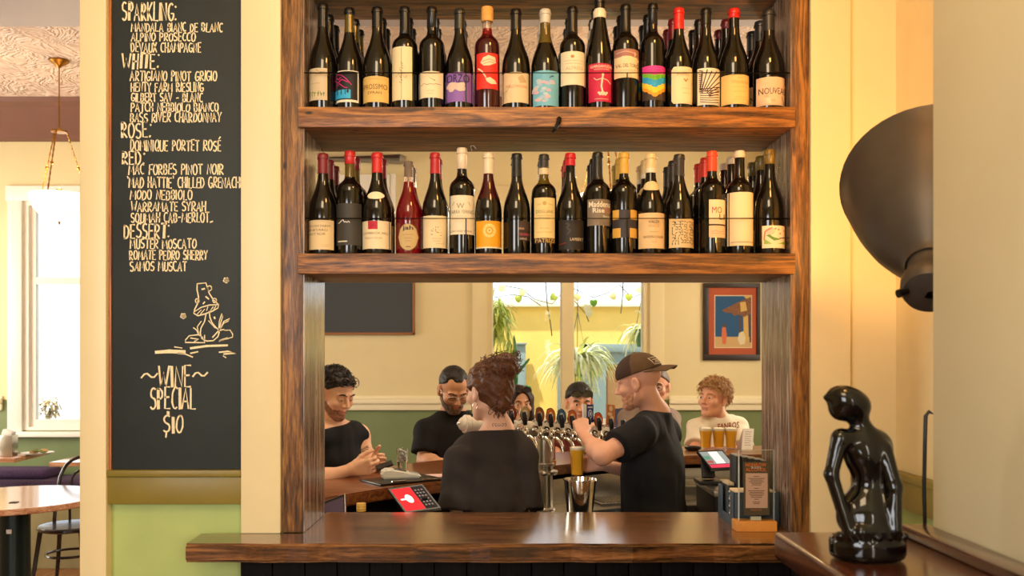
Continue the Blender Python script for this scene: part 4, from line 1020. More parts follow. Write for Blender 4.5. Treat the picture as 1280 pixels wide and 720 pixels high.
    def body(s, p):
        d = s.torso(p)
        for w in 'LR': d = smin(d, s.arm(p, w), .025)
        for h, k, an in s.legs:
            d = smin(d, smin(cap(p, h, k, .082, .055), cap(p, k, an, .054, .036), .03), .04)
            d = smin(d, cap(p, an+A((0, 0, -.035)), an+A((0, 0, -.045))+s.ld*.15, .035, .03), .03)
        nb = s.hw((-.022, 0, -.055)); d = smin(d, cap(p, nb, s.neck, .052 if s.sex == 'm' else .045, .058 if s.sex == 'm' else .05), .03)
        m = np.linalg.norm(p-s.hc, axis=1) < .24
        if m.any(): d[m] = smin(d[m], head_sdf(s.hl(p[m]), s.sex, True, s.squint)*s.hs, .014)
        for w in 'LR':
            if w in s.hands:
                wr = s.wrL if w == 'L' else s.wrR; m = np.linalg.norm(p-wr, axis=1) < .27
                if m.any(): d[m] = smin(d[m], s.hand_sdf(p[m], s.hands[w]), .014)
        return d
    def bounds(s, pts, pad): P_ = np.stack([A(x) for x in pts]); return P_.min(0)-pad, P_.max(0)+pad
    def allpts(s):
        r = [s.hc, s.shL, s.shR, s.elL, s.elR, s.wrL, s.wrR, s.pel, s.pel+s.fx*.06]
        for l in s.legs: r += list(l)+[l[2]+s.ld*.16-A((0, 0, .06))]
        return r

def make_person(F, label, skinm, lipm, eyec, shirt, sleeve=.6, hem=.0, h=.0052, neckline=.012, trousers=None, shoes=True, hairf=None, hairm=None, browm=None, gaze=None, beard=None, beardm=None, fold=.006, loose=.013, group=None, eyes=True, sleeveless=False, waist_loose=0.0, tilt=.35):
    base = (float(F.pel[0]), float(F.pel[1]), 0.0)
    root = thing('person', label, 'person', base, 0, group)
    lo, hi = F.bounds(F.allpts(), .16); hands = F.hands
    for H in hands.values():
        pts = [x[2] for x in H[1]]+[x[1] for x in H[2]]; a, b = F.bounds(pts, .03); lo = np.minimum(lo, a); hi = np.maximum(hi, b)
    lo[2] = max(lo[2], -.005)
    def mf(c):
        q = F.hl(c); r = np.zeros(len(c), int); r[lips_mat(q)] = 1; return r
    net_obj('body', F.body, lo, hi, h, [skinm, lipm], root, mf)
    # eyes
    if eyes:
        g = nrm(gaze) if gaze is not None else A((1, 0, 0))
        for sy in (-1, 1):
            b = bmesh.new(); bmesh.ops.create_uvsphere(b, u_segments=20, v_segments=14, radius=.0122*F.hs)
            c = F.hw((.0783, .032*sy, .0)); gw = F.hdir(g); mb = MB(); 
            b.verts.index_update(); vs = [A(v.co) for v in b.verts]
            for f in b.faces: mb.f.append(tuple(v.index for v in f.verts)); cc = nrm(A(f.calc_center_median())); mb.m.append(1 if cc@gw > .86 else 0); mb.s.append(True)
            mb.v = [tuple((v+c).tolist()) for v in vs]; b.free()
            mb.build('eye', [mat('eye_white', (236, 228, 218), .2), mat('iris_%d_%d_%d' % eyec, eyec, .1)], root, sharp=180)
    if browm is not None:
        for sy in (-1, 1):
            MB().tube([F.hw((.0965, .014*sy, .021)), F.hw((.0955, .028*sy, .0265)), F.hw((.088, .042*sy, .026)), F.hw((.079, .052*sy, .019))], [.003*F.hs, .0042*F.hs, .0036*F.hs, .0016*F.hs], 8).build('eyebrow', browm, root)
    if hairf is not None:
        c = F.hc; net_obj('hair', lambda p: hairf(F.hl(p))*F.hs, c-.2, c+.2, .0048, [hairm], root)
    if beard is not None:
        c = F.hc; net_obj('beard', lambda p: beard(F.hl(p))*F.hs, c-.17, c+.14, .0042, [beardm], root)
    # shirt
    def shirtf(p):
        off = loose; d = F.torso(p, off)
        q = (p-F.pel)@F.TR
        if waist_loose: d = smin(d, ell(q, (0, 0, .04), (.13*F.girth+waist_loose, .17*F.girth+waist_loose, .22)), .1)
        if not sleeveless:
            for w in 'LR':
                sh, el, wr = (F.shL, F.elL, F.wrL) if w == 'L' else (F.shR, F.elR, F.wrR)
                a = el-sh; ln = float(np.linalg.norm(a)); a = a/ln
                sl = cap(p, sh, el, .056*F.girth+off, .052*F.girth+off*1.6)
                if sleeve > 1: sl = smin(sl, cap(p, el, el+(wr-el)*(sleeve-1), .05*F.girth+off*1.3, .046*F.girth+off*1.3), .03)
                else: sl = smax(sl, (p-sh)@a-ln*sleeve, .006)
                d = smin(d, sl, .016)
        elif True:
            for w in 'LR':
                sh = F.shL if w == 'L' else F.shR; d = smax(d, -ell(p, sh+(sh-F.sh)*.22-F.ux*.03, (.085, .085, .12)), .02)
        d = d+fold*wob(p*A((1, 1, .4)), 34, 3)+fold*.6*wob(p*A((1, 1, .7)), 80, 5)-fold*.8*np.abs(wob(p*A((1.2, 1.2, .5)), 48, 9, 4))
        nd = nrm(F.ux-F.fx*tilt); d = smax(d, (p-F.neck)@nd-neckline, .008)
        d = smax(d, -cap(p, F.neck-F.ux*.02, F.hw((-.02, 0, -.05)), .056 if F.sex == 'm' else .05, .06), .006)
        return smax(d, -(q[:, 2]-hem), .006)
    lo, hi = F.bounds([F.shL, F.shR, F.elL, F.elR, F.pel, F.sh]+([F.wrL, F.wrR] if sleeve > 1 else []), .24)
    net_obj('t_shirt' if sleeve <= 1 else 'jumper', shirtf, lo, hi, .0075, [shirt], root)
    if trousers is not None:
        def tf(p):
            d = F.torso(p, .008); q = (p-F.pel)@F.TR; d = smax(d, q[:, 2]-.09, .006)
            for hh, k, an in F.legs: d = smin(d, smin(cap(p, hh, k, .094, .068), cap(p, k, an, .066, .058), .03), .04)
            return smax(d+.003*wob(p, 50, 8), .06-p[:, 2], .004)
        pts = []
        for l in F.legs: pts += list(l)
        lo, hi = F.bounds(pts+[F.pel], .2); lo[2] = max(0, lo[2]); net_obj('trousers', tf, lo, hi, .014, [trousers], root)
        if shoes:
            for hh, k, an in F.legs:
                f = lambda p, an=an: smax(smin(cap(p, an+A((0, 0, -.03)), an+A((0, 0, -.035))+F.ld*.16, .05, .042), cap(p, an, an+A((0, 0, .03)), .048, .05), .02), -(p[:, 2]-max(an[2]-.078, .001)), .004)
                net_obj('shoe', f, an-.25, an+.25, .014, [mat('shoe_leather', (38, 30, 26), .5)], root)
    return root
# ------------------------------------------------------------------ people
def cran(q, o): return ell(q, (-.014, 0, .034), (.098+o, .076+o, .086+o))
def above(q, z0, sl): return (z0+(q[:, 0]-.07)*sl-q[:, 2])/math.sqrt(1+sl*sl)     # negative above the hairline
def short_hair(off, z0, sl, amp, fr, seed, ear=True):
    def f(q):
        d = cran(q, off)+amp*wob(q, fr, seed)+amp*.6*wob(q, fr*2.1, seed+1)
        d = smax(d, above(q, z0, sl), .01)
        if ear:
            s = q.copy(); s[:, 1] = np.abs(s[:, 1]); d = smax(d, -ell(s, (.0, .085, -.012), (.03, .03, .042)), .006)
        return d
    return f
def beard_fn(th, amp, seed, chin=0.0):
    def f(q):
        d = head_sdf(q, 'm', True)-th+amp*wob(q, 260, seed)
        s = q.copy(); s[:, 1] = np.abs(s[:, 1])
        top = (q[:, 2]+.028+np.clip(q[:, 0], 0, .1)*.30)
        d = smax(d, top, .006); d = smax(d, -ell(s, (.095, 0, -.0665), (.03, .025, .0105)), .004)
        d = smax(d, -ell(s, (.1, 0, -.03), (.03, .022, .017)), .004); d = smax(d, -ell(s, (.07, .045, -.03), (.03, .025, .026)), .01)
        d = smax(d, -(q[:, 2]+.125), .006); d = smax(d, -(q[:, 0]-.004+(q[:, 2]+.02)*.35), .006); return d
    return f
def hair_mat(name, c): return mat(name, c, .45, noise=.3, nscale=90, bump=.6, bscale=160, spec=.4)
def eyewear(G, root, framem, lensm, c=(.103, 0, .0), up=0.0, r=(.024, .019), name='eyeglasses'):
    ca, sa = math.cos(up), math.sin(up); c = A(c)
    w = lambda x, y, z: G.hw(c+A((x*ca-z*sa, y, x*sa+z*ca)))
    m = MB()
    for sy in (-1, 1):
        loop = [w(-.004*abs(math.cos(t))-.002, sy*.034+r[0]*math.cos(t), r[1]*math.copysign(abs(math.sin(t))**.8, math.sin(t))) for t in [2*math.pi*i/20 for i in range(20)]]
        m.tube(loop, .0019, 8, closed=True)
        m.tube([w(-.006, sy*(.034+r[0]), .008), w(-.03, sy*.073, .009), w(-.09, sy*.083, .004), w(-.118, sy*.080, -.014)], .0018, 8)
    m.tube([w(-.001, -.0105, .005), w(.002, 0, .008), w(-.001, .0105, .005)], .0016, 8)
    o = m.build(name, framem, root)
    for sy in (-1, 1):
        n = 20; vs = [w(-.004, sy*.034, 0)]+[w(-.004*abs(math.cos(2*math.pi*i/n))-.002, sy*.034+r[0]*.97*math.cos(2*math.pi*i/n), r[1]*.97*math.copysign(abs(math.sin(2*math.pi*i/n))**.8, math.sin(2*math.pi*i/n))) for i in range(n)]
        MB().add(vs, [(0, 1+i, 1+(i+1) % n) for i in range(n)], 0, True).build('lens', lensm, o)
    return o
def strands(G, n, z0, sl, off, ln, m, comb=(-.6, 0, .2), jit=.5, curl=0.0, th=.0016, seed=1, lift=.35, test=None, name='hair_strands'):
    r = random.Random(seed); mb = MB(); k = 0; cb = A(comb)
    while k < n:
        v = nrm(A((r.gauss(0, 1), r.gauss(0, 1), r.gauss(0, 1)))); q = A((-.014, 0, .034))+v*A((.098+off, .076+off, .086+off))
        if above(q[None], z0, sl)[0] > -.002 or (test and not test(q)): continue
        if abs(q[1]) > .06 and -.05 < q[2] < .025 and -.045 < q[0] < .04: continue
        nv = nrm(v/A((.098, .076, .086))); t = cb+A((r.gauss(0, jit), r.gauss(0, jit), r.gauss(0, jit))); t = nrm(t-nv*(t@nv)); L = ln*r.uniform(.6, 1.2); b = np.cross(nv, t); ph = r.uniform(0, 6.28); pts = []
        for i in range(7):
            u = i/6; w = 5*u+ph; pts.append(G.hw(q+t*L*u+nv*(lift*L*u*(1-.75*u)-.002)+(nv*math.cos(w)+b*math.sin(w))*curl*u**.5))
        mb.tube(pts, [th*G.hs]*5+[th*.8*G.hs, th*.3*G.hs], 5); k += 1
    return mb
LENS = glass_pane_mat('spectacle_lens', (250, 250, 250)); DLENS = mat('dark_lens', (24, 20, 18), .08, coat=.5)
CLOTH_BLK = mat('black_cotton', (30, 30, 33), .85, noise=.12, nscale=14, bump=.15, bscale=300, spec=.25)
CLOTH_CHAR = mat('washed_black_cotton', (54, 48, 46), .9, noise=.14, nscale=10, bump=.15, bscale=300, spec=.2)
CLOTH_CREAM = mat('cream_cotton', (232, 220, 196), .85, noise=.06, nscale=12, bump=.12, bscale=300)
CLOTH_NAVY = mat('navy_cotton', (62, 66, 92), .9, noise=.08, nscale=14)
CLOTH_GREY = mat('taupe_cotton', (146, 128, 118), .9, noise=.08, nscale=14)
DENIM = mat('washed_denim', (128, 146, 176), .85, noise=.12, nscale=60)
DDENIM = mat('dark_denim', (44, 50, 66), .85, noise=.12, nscale=60)
LIP = mat('lips', (200, 134, 114), .5)
SK1 = skin('skin_rosy', (230, 172, 142)); SK2 = skin('skin_olive', (214, 160, 126)); SK3 = skin('skin_light', (234, 182, 152)); SK4 = skin('skin_tan', (212, 152, 118))
BRN = hair_mat('dark_brown_hair', (46, 30, 22)); DKB = hair_mat('near_black_hair', (30, 24, 21)); GING = hair_mat('chestnut_hair', (98, 58, 34)); BLOND = hair_mat('sandy_hair', (178, 134, 86)); GREY = hair_mat('grizzled_beard', (108, 92, 80)); TAN = hair_mat('ginger_stubble', (176, 120, 80))

# --- barman, pulling a beer, seen from his left and behind
G = Fig(P(798, 477, 4.17), (-.90, .40, -.22), (-.12, 0, 1), 1.0)
wl, wr_ = P(729, 543, 4.17), P(752, 581, 4.275)
G.squint = .0025
G.pose(P(820, 518, 4.22), P(801, 541, 4.03), P(832, 541, 4.40), P(753, 570, 3.91), P(806, 594, 4.42), wl, wr_, P(818, 652, 4.20), girth=1.06, legdir=(-.9, .3, 0), fat=.012)
G.hands = {'L': G.hand_caps(wl, (-.10, .62, .62), (.25, .75, -.6), (1, .1, .15), (.95, 1.35, .8), ((.8, .3), (.8, .8)), .95),
           'R': G.hand_caps(wr_, (-1, -.05, .0), (0, -1, 0), (0, .1, 1), (.42, .7, .5), ((.85, .5), (.9, .75)), .95)}
BM = make_person(G, 'barman in black tee and backwards brown cap pulling a beer', SK1, LIP, (60, 50, 44), CLOTH_BLK, .62, .02, h=.005, trousers=DENIM, browm=TAN, gaze=(1, .0, -.45), beard=beard_fn(.0022, .002, 4), beardm=hair_mat('sandy_stubble', (206, 150, 112)), fold=.006, tilt=.15, neckline=.02)

# cap
c = G.hc
def capf(q):
    d = ell(q, (-.012, 0, .034), (.112, .088, .098)); d = smax(d, -ell(q, (-.012, 0, .03), (.104, .081, .09)), .003)
    return smax(d, .036-q[:, 2]+(q[:, 0])*-.12, .004)
CAPB = mat('cap_twill', (92, 66, 40), .85, noise=.1, nscale=30, bump=.2, bscale=250); CAPN = mat('cap_mesh', (62, 42, 30), .9, noise=.25, nscale=260)
co = net_obj('cap', lambda p: capf(G.hl(p)), c-.2, c+.2, .0045, [CAPB, CAPN], BM, lambda p: (G.hl(p)[:, 0] > .0).astype(int))
m = MB(); n = 14; top = []; 
for i in range(n+1):
    y = -.078+.156*i/n; zz = .040-.9*y*y*2.2; x0 = -.012-.108*math.sqrt(max(0, 1-(y/.088)**2)); x1 = -.19+1.6*y*y*3.2
    top.append((G.hw((x0+.006, y, zz+.012)), G.hw(((x0+x1)/2, y, zz+.006)), G.hw((x1, y, zz-.004))))
vs = []; fs = []
for a in top: vs += list(a)
for a in top: vs += [v+A((0, 0, -.004)) for v in a]
k = 3*(n+1)
for i in range(n):
    for j in range(2): a = i*3+j; fs += [(a, a+1, a+4, a+3), (k+a, k+a+3, k+a+4, k+a+1)]
    fs += [(i*3+2, k+i*3+2, k+i*3+5, i*3+5), (i*3, i*3+3, k+i*3+3, k+i*3)]
fs += [(0, k, k+1, 1), (1, k+1, k+2, 2), (n*3, n*3+1, k+n*3+1, k+n*3), (n*3+1, n*3+2, k+n*3+2, k+n*3+1)]
m.add(vs, fs, 0, True).build('brim', CAPB, co)
MB().sphere(G.hw((-.012, 0, .131)), .008, 0, 12, 8, (1, 1, .6)).build('button', CAPB, co)
def on_cap(y, z, o=.0015):
    t = 1-(y/.088)**2-((z-.034)/.098)**2; return G.hw((-.012-(.112+o)*math.sqrt(max(t, 0)), y, z))
m = MB(); Lt = [(-.002, .062), (.046, .062), (.046, .094), (-.002, .094)]
for a, b in zip(Lt, Lt[1:]+Lt[:1]): m.tube([on_cap(a[0]+(b[0]-a[0])*i/6, a[1]+(b[1]-a[1])*i/6) for i in range(7)], .0016, 6)
for z, y0, y1 in ((.084, .006, .038), (.077, .006, .030), (.070, .012, .038)): m.tube([on_cap(y0+(y1-y0)*i/5, z) for i in range(6)], .0018, 6)
m.build('badge', mat('badge_thread', (222, 204, 170), .7), co)

# --- server with a curly bun, from behind
G = Fig(P(611, 489, 3.76), (-.66, .74, -.10), (0, 0, 1), .98, 'f')
wl, wr_ = P(590, 622, 4.02), P(645, 620, 4.02)
G.pose(P(623, 538, 3.78), P(577, 573, 3.73), P(650, 571, 3.80), P(572, 648, 3.68), P(652, 644, 3.77), wl, wr_, P(613, 690, 3.78), girth=.86, legdir=(0, 1, 0))
G.hands = {'L': G.hand_caps(wl, (.3, .9, -.1), (0, 0, -1), (.9, -.2, 0), (.3, .4, .3), ((.8, .2), (.9, .3)), .9), 'R': G.hand_caps(wr_, (-.3, .9, -.1), (0, 0, -1), (-.9, -.2, 0), (.3, .4, .3), ((.8, .2), (.9, .3)), .9)}
def bunhair(q):
    d = cran(q, .016); d = smin(d, ell(q, (-.108, -.005, .096), (.054, .058, .052)), .02); d = smin(d, ell(q, (-.075, 0, -.035), (.04, .052, .06)), .03)
    d = d+.008*wob(q, 105, 21, 8)+.006*wob(q, 230, 22, 8)
    d = smax(d, (-.052+(q[:, 0]+.02)*1.05-q[:, 2])/1.45, .012)
    s = q.copy(); s[:, 1] = np.abs(s[:, 1]); return smax(d, -ell(s, (.004, .088, -.014), (.026, .03, .036)), .006)
SV = make_person(G, 'server with curly brown bun in charcoal tee, seen from behind', SK3, LIP, (60, 50, 44), CLOTH_CHAR, .86, .12, h=.0055, hairf=bunhair, hairm=GING, browm=BRN, trousers=DDENIM, loose=.022, waist_loose=.01, fold=.014, tilt=-.16, neckline=.0)
rr = random.Random(31); m = MB()
for i in range(260):                                   # loose curls over bun, crown and nape
    th = rr.uniform(0, 6.28); 
    if i < 120: b0 = A((-.108, -.005, .096))+A((.052*math.cos(th)*rr.uniform(.5, 1), .056*math.sin(th), .052*rr.uniform(-.6, 1)))
    elif i < 215: a = rr.uniform(1.6, 4.7); e = rr.uniform(.2, 1.3); b0 = A((-.014+.11*math.cos(a)*math.cos(e), .09*math.sin(a)*math.cos(e), .034+.1*math.sin(e)))
    else: b0 = A((-.085+rr.uniform(-.02, .04), rr.uniform(-.05, .06), -.065+rr.uniform(-.02, .03)))
    d = nrm(b0-A((-.04, 0, .03)))*.016+A((rr.uniform(-1, 1), rr.uniform(-1, 1), rr.uniform(-1.2, .5)))*.010
    if i >= 215: d = A((rr.uniform(-.01, .0), rr.uniform(-.01, .01), -.03))
    r0 = rr.uniform(.004, .007); ax1 = nrm(np.cross(d, A((.3, .9, .2)))); ax2 = nrm(np.cross(d, ax1)); ph = rr.uniform(0, 6.28)
    m.tube([G.hw(b0+d*t*1.2+ax1*r0*math.cos(ph+t*7)+ax2*r0*math.sin(ph+t*7)) for t in [j/9 for j in range(10)]], [.0016]*9+[.0006], 5)
m.build('loose_curls', GING, SV)['kind'] = 'stuff'
e0 = G.hw((-.004, .083, -.045)); m = MB(); m.tube([e0+A((.012*math.cos(t)*.7, -.003, .016*math.sin(t)-.014)) for t in [2*math.pi*i/20 for i in range(20)]], .0012, 6, closed=True); m.build('hoop_earring', mat('silver', (210, 206, 198), .2, 1.0), SV)
m = MB()
for i in range(5):                                     # small tattoo on the nape, just above the neckline
    pts = []
    for k in range(7):
        t = i+5*k/6; o_ = A((G.neck[0]-.02+.012*i+.0045*math.cos(t), G.neck[1]-.12, G.neck[2]+.028+.006*math.sin(t)))
        ys = np.arange(0, .14, .001); dd = G.body(np.stack([o_+A((0, y, 0)) for y in ys]).astype(np.float32)); h_ = np.argmax(dd < .0008); pts.append(o_+A((0, ys[h_], 0)))
    m.tube(pts, .0011, 5)
m.build('neck_tattoo', mat('tattoo_ink', (70, 62, 66), .6), SV)

# --- seated or standing customers around the bar
G = Fig(P(419, 491, 4.50), (.74, -.56, -.36), (.1, -.05, 1), 1.0)
wr_, wl = P(437, 587, 4.13), P(462, 584, 4.36)
G.squint = .003
G.pose(P(414, 533, 4.55), P(447, 545, 4.66), P(386, 545, 4.40), P(461, 582, 4.62), P(392, 603, 4.12), wl, wr_, P(403, 640, 4.66), girth=1.12, legdir=(.55, -.6, 0), fat=.02)
G.hands = {'R': G.hand_caps(wr_, (.97, .1, .12), (0, 1, -.15), (.0, -.2, 1), (.55, .75, .5), ((.95, .3), (1.0, .35)), 1.0),
           'L': G.hand_caps(wl, (.72, -.5, .28), (-.2, -.8, .3), (-.1, .2, 1), (.5, .7, .5), ((.6, -.1), (.8, .3)), 1.0)}
LM = make_person(G, 'man in black sleeveless top holding a phone, glasses on his head', SK3, LIP, (60, 44, 36), CLOTH_BLK, .3, .02, h=.0052, hairf=short_hair(.010, .064, .75, .005, 170, 3), hairm=DKB, browm=BRN, gaze=(1, 0, -.7), beard=beard_fn(.0015, .0022, 9), beardm=hair_mat('dark_stubble', (150, 106, 84)), trousers=DDENIM, sleeveless=True, fold=.005)
strands(G, 460, .062, .75, .009, .020, DKB, (.1, 0, .3), 1.2, .007, .0021, 3, .9).build('hair_curls', DKB, LM)['kind'] = 'stuff'
eyewear(G, LM, mat('tortoiseshell', (70, 38, 20), .25, noise=.5, nscale=90, coat=.4), LENS, (.082, 0, .088), .45, (.027, .022))

m = MB()
for i in range(9):                                     # faded tattoo on the upper arm
    t = .12+.05*i; pc = G.shL*(1-t)+G.elL*t; m.tube([pc+A((.052*math.sin(a), -.052*math.cos(a), .012*math.sin(a*3+i))) for a in [-.9+.22*j for j in range(9)]], .0016, 5)
m.build('arm_tattoo', mat('tattoo_faded', (150, 128, 108), .6), LM)

G = Fig(P(567, 486, 5.10), (.30, -.80, -.52), (.03, -.1, 1), 1.0)
wr_, wl = P(560, 580, 4.90), P(588, 582, 4.90)
G.squint = .003
G.pose(P(566, 516, 5.19), P(602, 540, 5.20), P(533, 540, 5.12), P(616, 578, 5.08), P(530, 576, 5.06), wl, wr_, P(562, 606, 5.24), girth=1.02, legdir=(0, -1, 0))
G.hands = {'R': G.hand_caps(wr_, (.95, -.3, 0), (0, .2, -1), (.1, .9, .1), (.4, .5, .4), ((.8, .2), (.9, .3)), 1.0), 'L': G.hand_caps(wl, (-.95, -.3, 0), (0, .2, -1), (-.1, .9, .1), (.4, .5, .4), ((.8, .2), (.9, .3)), 1.0)}
def bald(q):
    d = short_hair(.006, .086, .80, .003, 200, 8)(q); s = q.copy(); s[:, 1] = np.abs(s[:, 1]); return smax(d, -ell(s, (.075, .048, .085), (.03, .016, .02)), .025)
BD = make_person(G, 'bearded man in black tee and glasses reading at the bar', SK2, LIP, (50, 40, 34), CLOTH_BLK, .72, .0, h=.0055, hairf=bald, hairm=DKB, browm=BRN, gaze=(1, 0, -.6), beard=beard_fn(.006, .003, 5), beardm=GREY, trousers=DDENIM)
strands(G, 420, .088, .80, .005, .026, DKB, (-.8, 0, -.1), .3, 0, .0014, 4, .15, lambda q: ((q[0]-.075)/.05)**2+((abs(q[1])-.048)/.026)**2+((q[2]-.085)/.045)**2 > 1.1).build('hair_strands', DKB, BD)['kind'] = 'stuff'
eyewear(G, BD, mat('clear_acetate', (206, 204, 206), .2), LENS, (.104, 0, -.004), -.08, (.025, .018))

G = Fig(P(649, 505, 6.14), (.28, -.96, -.02), (0, 0, 1), .98, 'f')
wr_, wl = P(640, 575, 5.67), P(660, 575, 5.67)
G.pose(P(646, 533, 6.19), P(669, 543, 6.19), P(619, 543, 6.17), P(670, 580, 5.94), P(616, 580, 5.94), wl, wr_, P(646, 630, 6.0), girth=.86, mode='sit', legdir=(0, -1, 0))
G.hands = {'R': G.hand_caps(wr_, (.6, -.8, 0), (0, 0, -1), (.8, .5, 0), (.3, .4, .3), ((.8, .2), (.9, .3)), .9), 'L': G.hand_caps(wl, (-.6, -.8, 0), (0, 0, -1), (-.8, .5, 0), (.3, .4, .3), ((.8, .2), (.9, .3)), .9)}
def longhair(q):
    d = cran(q, .014); s = q.copy(); s[:, 1] = np.abs(s[:, 1])
    d = smin(d, cap(s, (-.01, .076, .04), (-.0, .088, -.15), .03, .026), .03); d = smin(d, cap(s, (-.07, .04, .0), (-.06, .05, -.16), .04, .035), .03)
    d = d+.005*wob(q*A((1, 1, .3)), 150, 14)
    fr = ell(q, (.1, 0, -.02), (.085, .062, .105)); return smax(d, -fr, .01)
FWm = make_person(G, 'dark-haired woman with sunglasses on her head behind the taps', SK2, LIP, (50, 34, 26), mat('plum_knit', (70, 44, 50), .9), .9, .02, h=.006, hairf=longhair, hairm=BRN, browm=BRN, gaze=(1, -.35, .05), trousers=DDENIM, neckline=.0)
eyewear(G, FWm, mat('brown_frame', (60, 36, 24), .3), DLENS, (.078, 0, .105), .75, (.03, .024), 'sunglasses')

G = Fig(P(724, 503, 5.70), (.10, -.98, -.12), (0, 0, 1), 1.0)
wr_, wl = P(708, 570, 5.38), P(742, 572, 5.38)
G.pose(P(724, 534, 5.76), P(755, 545, 5.78), P(694, 545, 5.74), P(757, 582, 5.58), P(692, 580, 5.56), wl, wr_, P(724, 630, 5.80), girth=1.0, mode='sit', legdir=(0, -1, 0))
G.hands = {'R': G.hand_caps(wr_, (.5, -.8, 0), (0, 0, -1), (.8, .5, 0), (.4, .5, .4), ((.8, .2), (.9, .3)), .95), 'L': G.hand_caps(wl, (-.5, -.8, 0), (0, 0, -1), (-.8, .5, 0), (.4, .5, .4), ((.8, .2), (.9, .3)), .95)}
SM = make_person(G, 'person with dark sunglasses pushed up, behind the middle of the taps', SK1, LIP, (50, 40, 34), mat('maroon_cotton', (112, 48, 40), .9), .55, .02, h=.006, hairf=short_hair(.009, .062, .6, .002, 180, 18), hairm=DKB, browm=BRN, trousers=DDENIM)
strands(G, 300, .06, .6, .008, .035, DKB, (-.9, 0, -.2), .15, 0, .0016, 5, .1).build('hair_strands', DKB, SM)['kind'] = 'stuff'
eyewear(G, SM, BLACKP, DLENS, (.092, 0, .07), .42, (.033, .022), 'sunglasses')

G = Fig(P(797, 484, 7.0), (-.6, -.8, -.1), (0, 0, 1), 1.0)
wr_, wl = P(768, 566, 6.65), P(786, 566, 6.65)
G.pose(P(795, 512, 7.05), P(822, 524, 7.10), P(770, 524, 7.00), P(822, 558, 6.90), P(764, 558, 6.85), wl, wr_, P(795, 602, 7.05), girth=1.05, legdir=(-.3, -1, 0))
G.hands = {k: G.hand_caps(w, (0, -1, 0), (0, 0, -1), (1 if k == 'R' else -1, 0, 0), (.4, .5, .4), ((.8, .2), (.9, .3)), .95) for k, w in (('R', wr_), ('L', wl))}
make_person(G, 'customer in navy tee mostly hidden behind the barman', SK2, LIP, (50, 40, 34), CLOTH_NAVY, .6, .02, h=.008, hairf=short_hair(.01, .062, .6, .003, 160, 28), hairm=BRN, browm=BRN, trousers=DDENIM, eyes=True)
G = Fig(P(821, 483, 6.18), (-.35, -.92, -.05), (0, 0, 1), 1.0)
wr_, wl = P(794, 566, 5.75), P(828, 566, 5.75)
G.pose(P(812, 512, 6.23), P(837, 524, 6.25), P(786, 522, 6.20), P(837, 566, 6.02), P(784, 566, 5.98), wl, wr_, P(812, 612, 6.23), girth=1.05, legdir=(0, -1, 0))
G.hands = {k: G.hand_caps(w, (0, -1, 0), (0, 0, -1), (1 if k == 'R' else -1, 0, 0), (.4, .5, .4), ((.8, .2), (.9, .3)), .95) for k, w in (('R', wr_), ('L', wl))}
GP = make_person(G, 'customer with round glasses in taupe tee half hidden behind the barman', SK1, LIP, (50, 40, 34), CLOTH_GREY, .6, .02, h=.0065, hairf=short_hair(.008, .075, .7, .002, 160, 38), hairm=GREY, browm=BRN, trousers=DDENIM)
eyewear(G, GP, mat('dark_wire', (60, 44, 34), .3, .6), LENS)

G = Fig(P(892, 498, 5.95), (-.74, -.66, .08), (.05, 0, 1), 1.02)
wr_, wl = P(884, 560, 5.52), P(918, 562, 5.52)
G.squint = .0012
G.pose(P(897, 523, 6.02), P(922, 534, 6.08), P(872, 534, 5.95), P(931, 575, 5.82), P(868, 573, 5.74), wl, wr_, P(899, 632, 6.05), girth=.98, mode='sit', legdir=(-.2, -1, 0))
G.hands = {'R': G.hand_caps(wr_, (.7, -.6, 0), (0, 0, -1), (.6, .7, 0), (.4, .5, .4), ((.8, .2), (.9, .3)), .95), 'L': G.hand_caps(wl, (-.7, -.6, 0), (0, 0, -1), (-.6, .7, 0), (.4, .5, .4), ((.8, .2), (.9, .3)), .95)}
RM = make_person(G, 'smiling sandy-haired man in cream printed tee at the far end', SK1, LIP, (60, 60, 60), CLOTH_CREAM, .62, .02, h=.0055, hairf=short_hair(.016, .064, .5, .009, 85, 48, True), hairm=BLOND, browm=BLOND, gaze=(1, -.1, .0), trousers=DDENIM, neckline=.014)
strands(G, 520, .058, .45, .016, .055, BLOND, (.3, .5, -.2), .6, .004, .0020, 7, .55).build('hair_strands', BLOND, RM)['kind'] = 'stuff'
# red print on the chest
m = MB(); RED_ = mat('shirt_print_red', (150, 52, 40), .8); Z = None
def on_chest(y, z):
    q = G.pel+G.ux*(G.L*.86+z)+G.sx_*y
    d, w = .0, None
    for t in [.10+.004*i for i in range(28)]:
        if G.torso(A([q+G.fx*t]), .0145)[0] > .002: w = t; break
    return q+G.fx*((w or .14)+.013)
v, f, x0, x1, y0, y1 = text_geo('FANROS', True)
vv = [on_chest((x-(x0+x1)/2)/(x1-x0)*.17, .075+(y-y0)/(y1-y0)*.042) for x, y in v]
m.add(vv, f, 0)
v, f, x0, x1, y0, y1 = text_geo('RIDER', True); vv = [on_chest((x-(x0+x1)/2)/(x1-x0)*.10, .042+(y-y0)/(y1-y0)*.026) for x, y in v]; m.add(vv, f, 0)
m.build('shirt_print', RED_, RM)
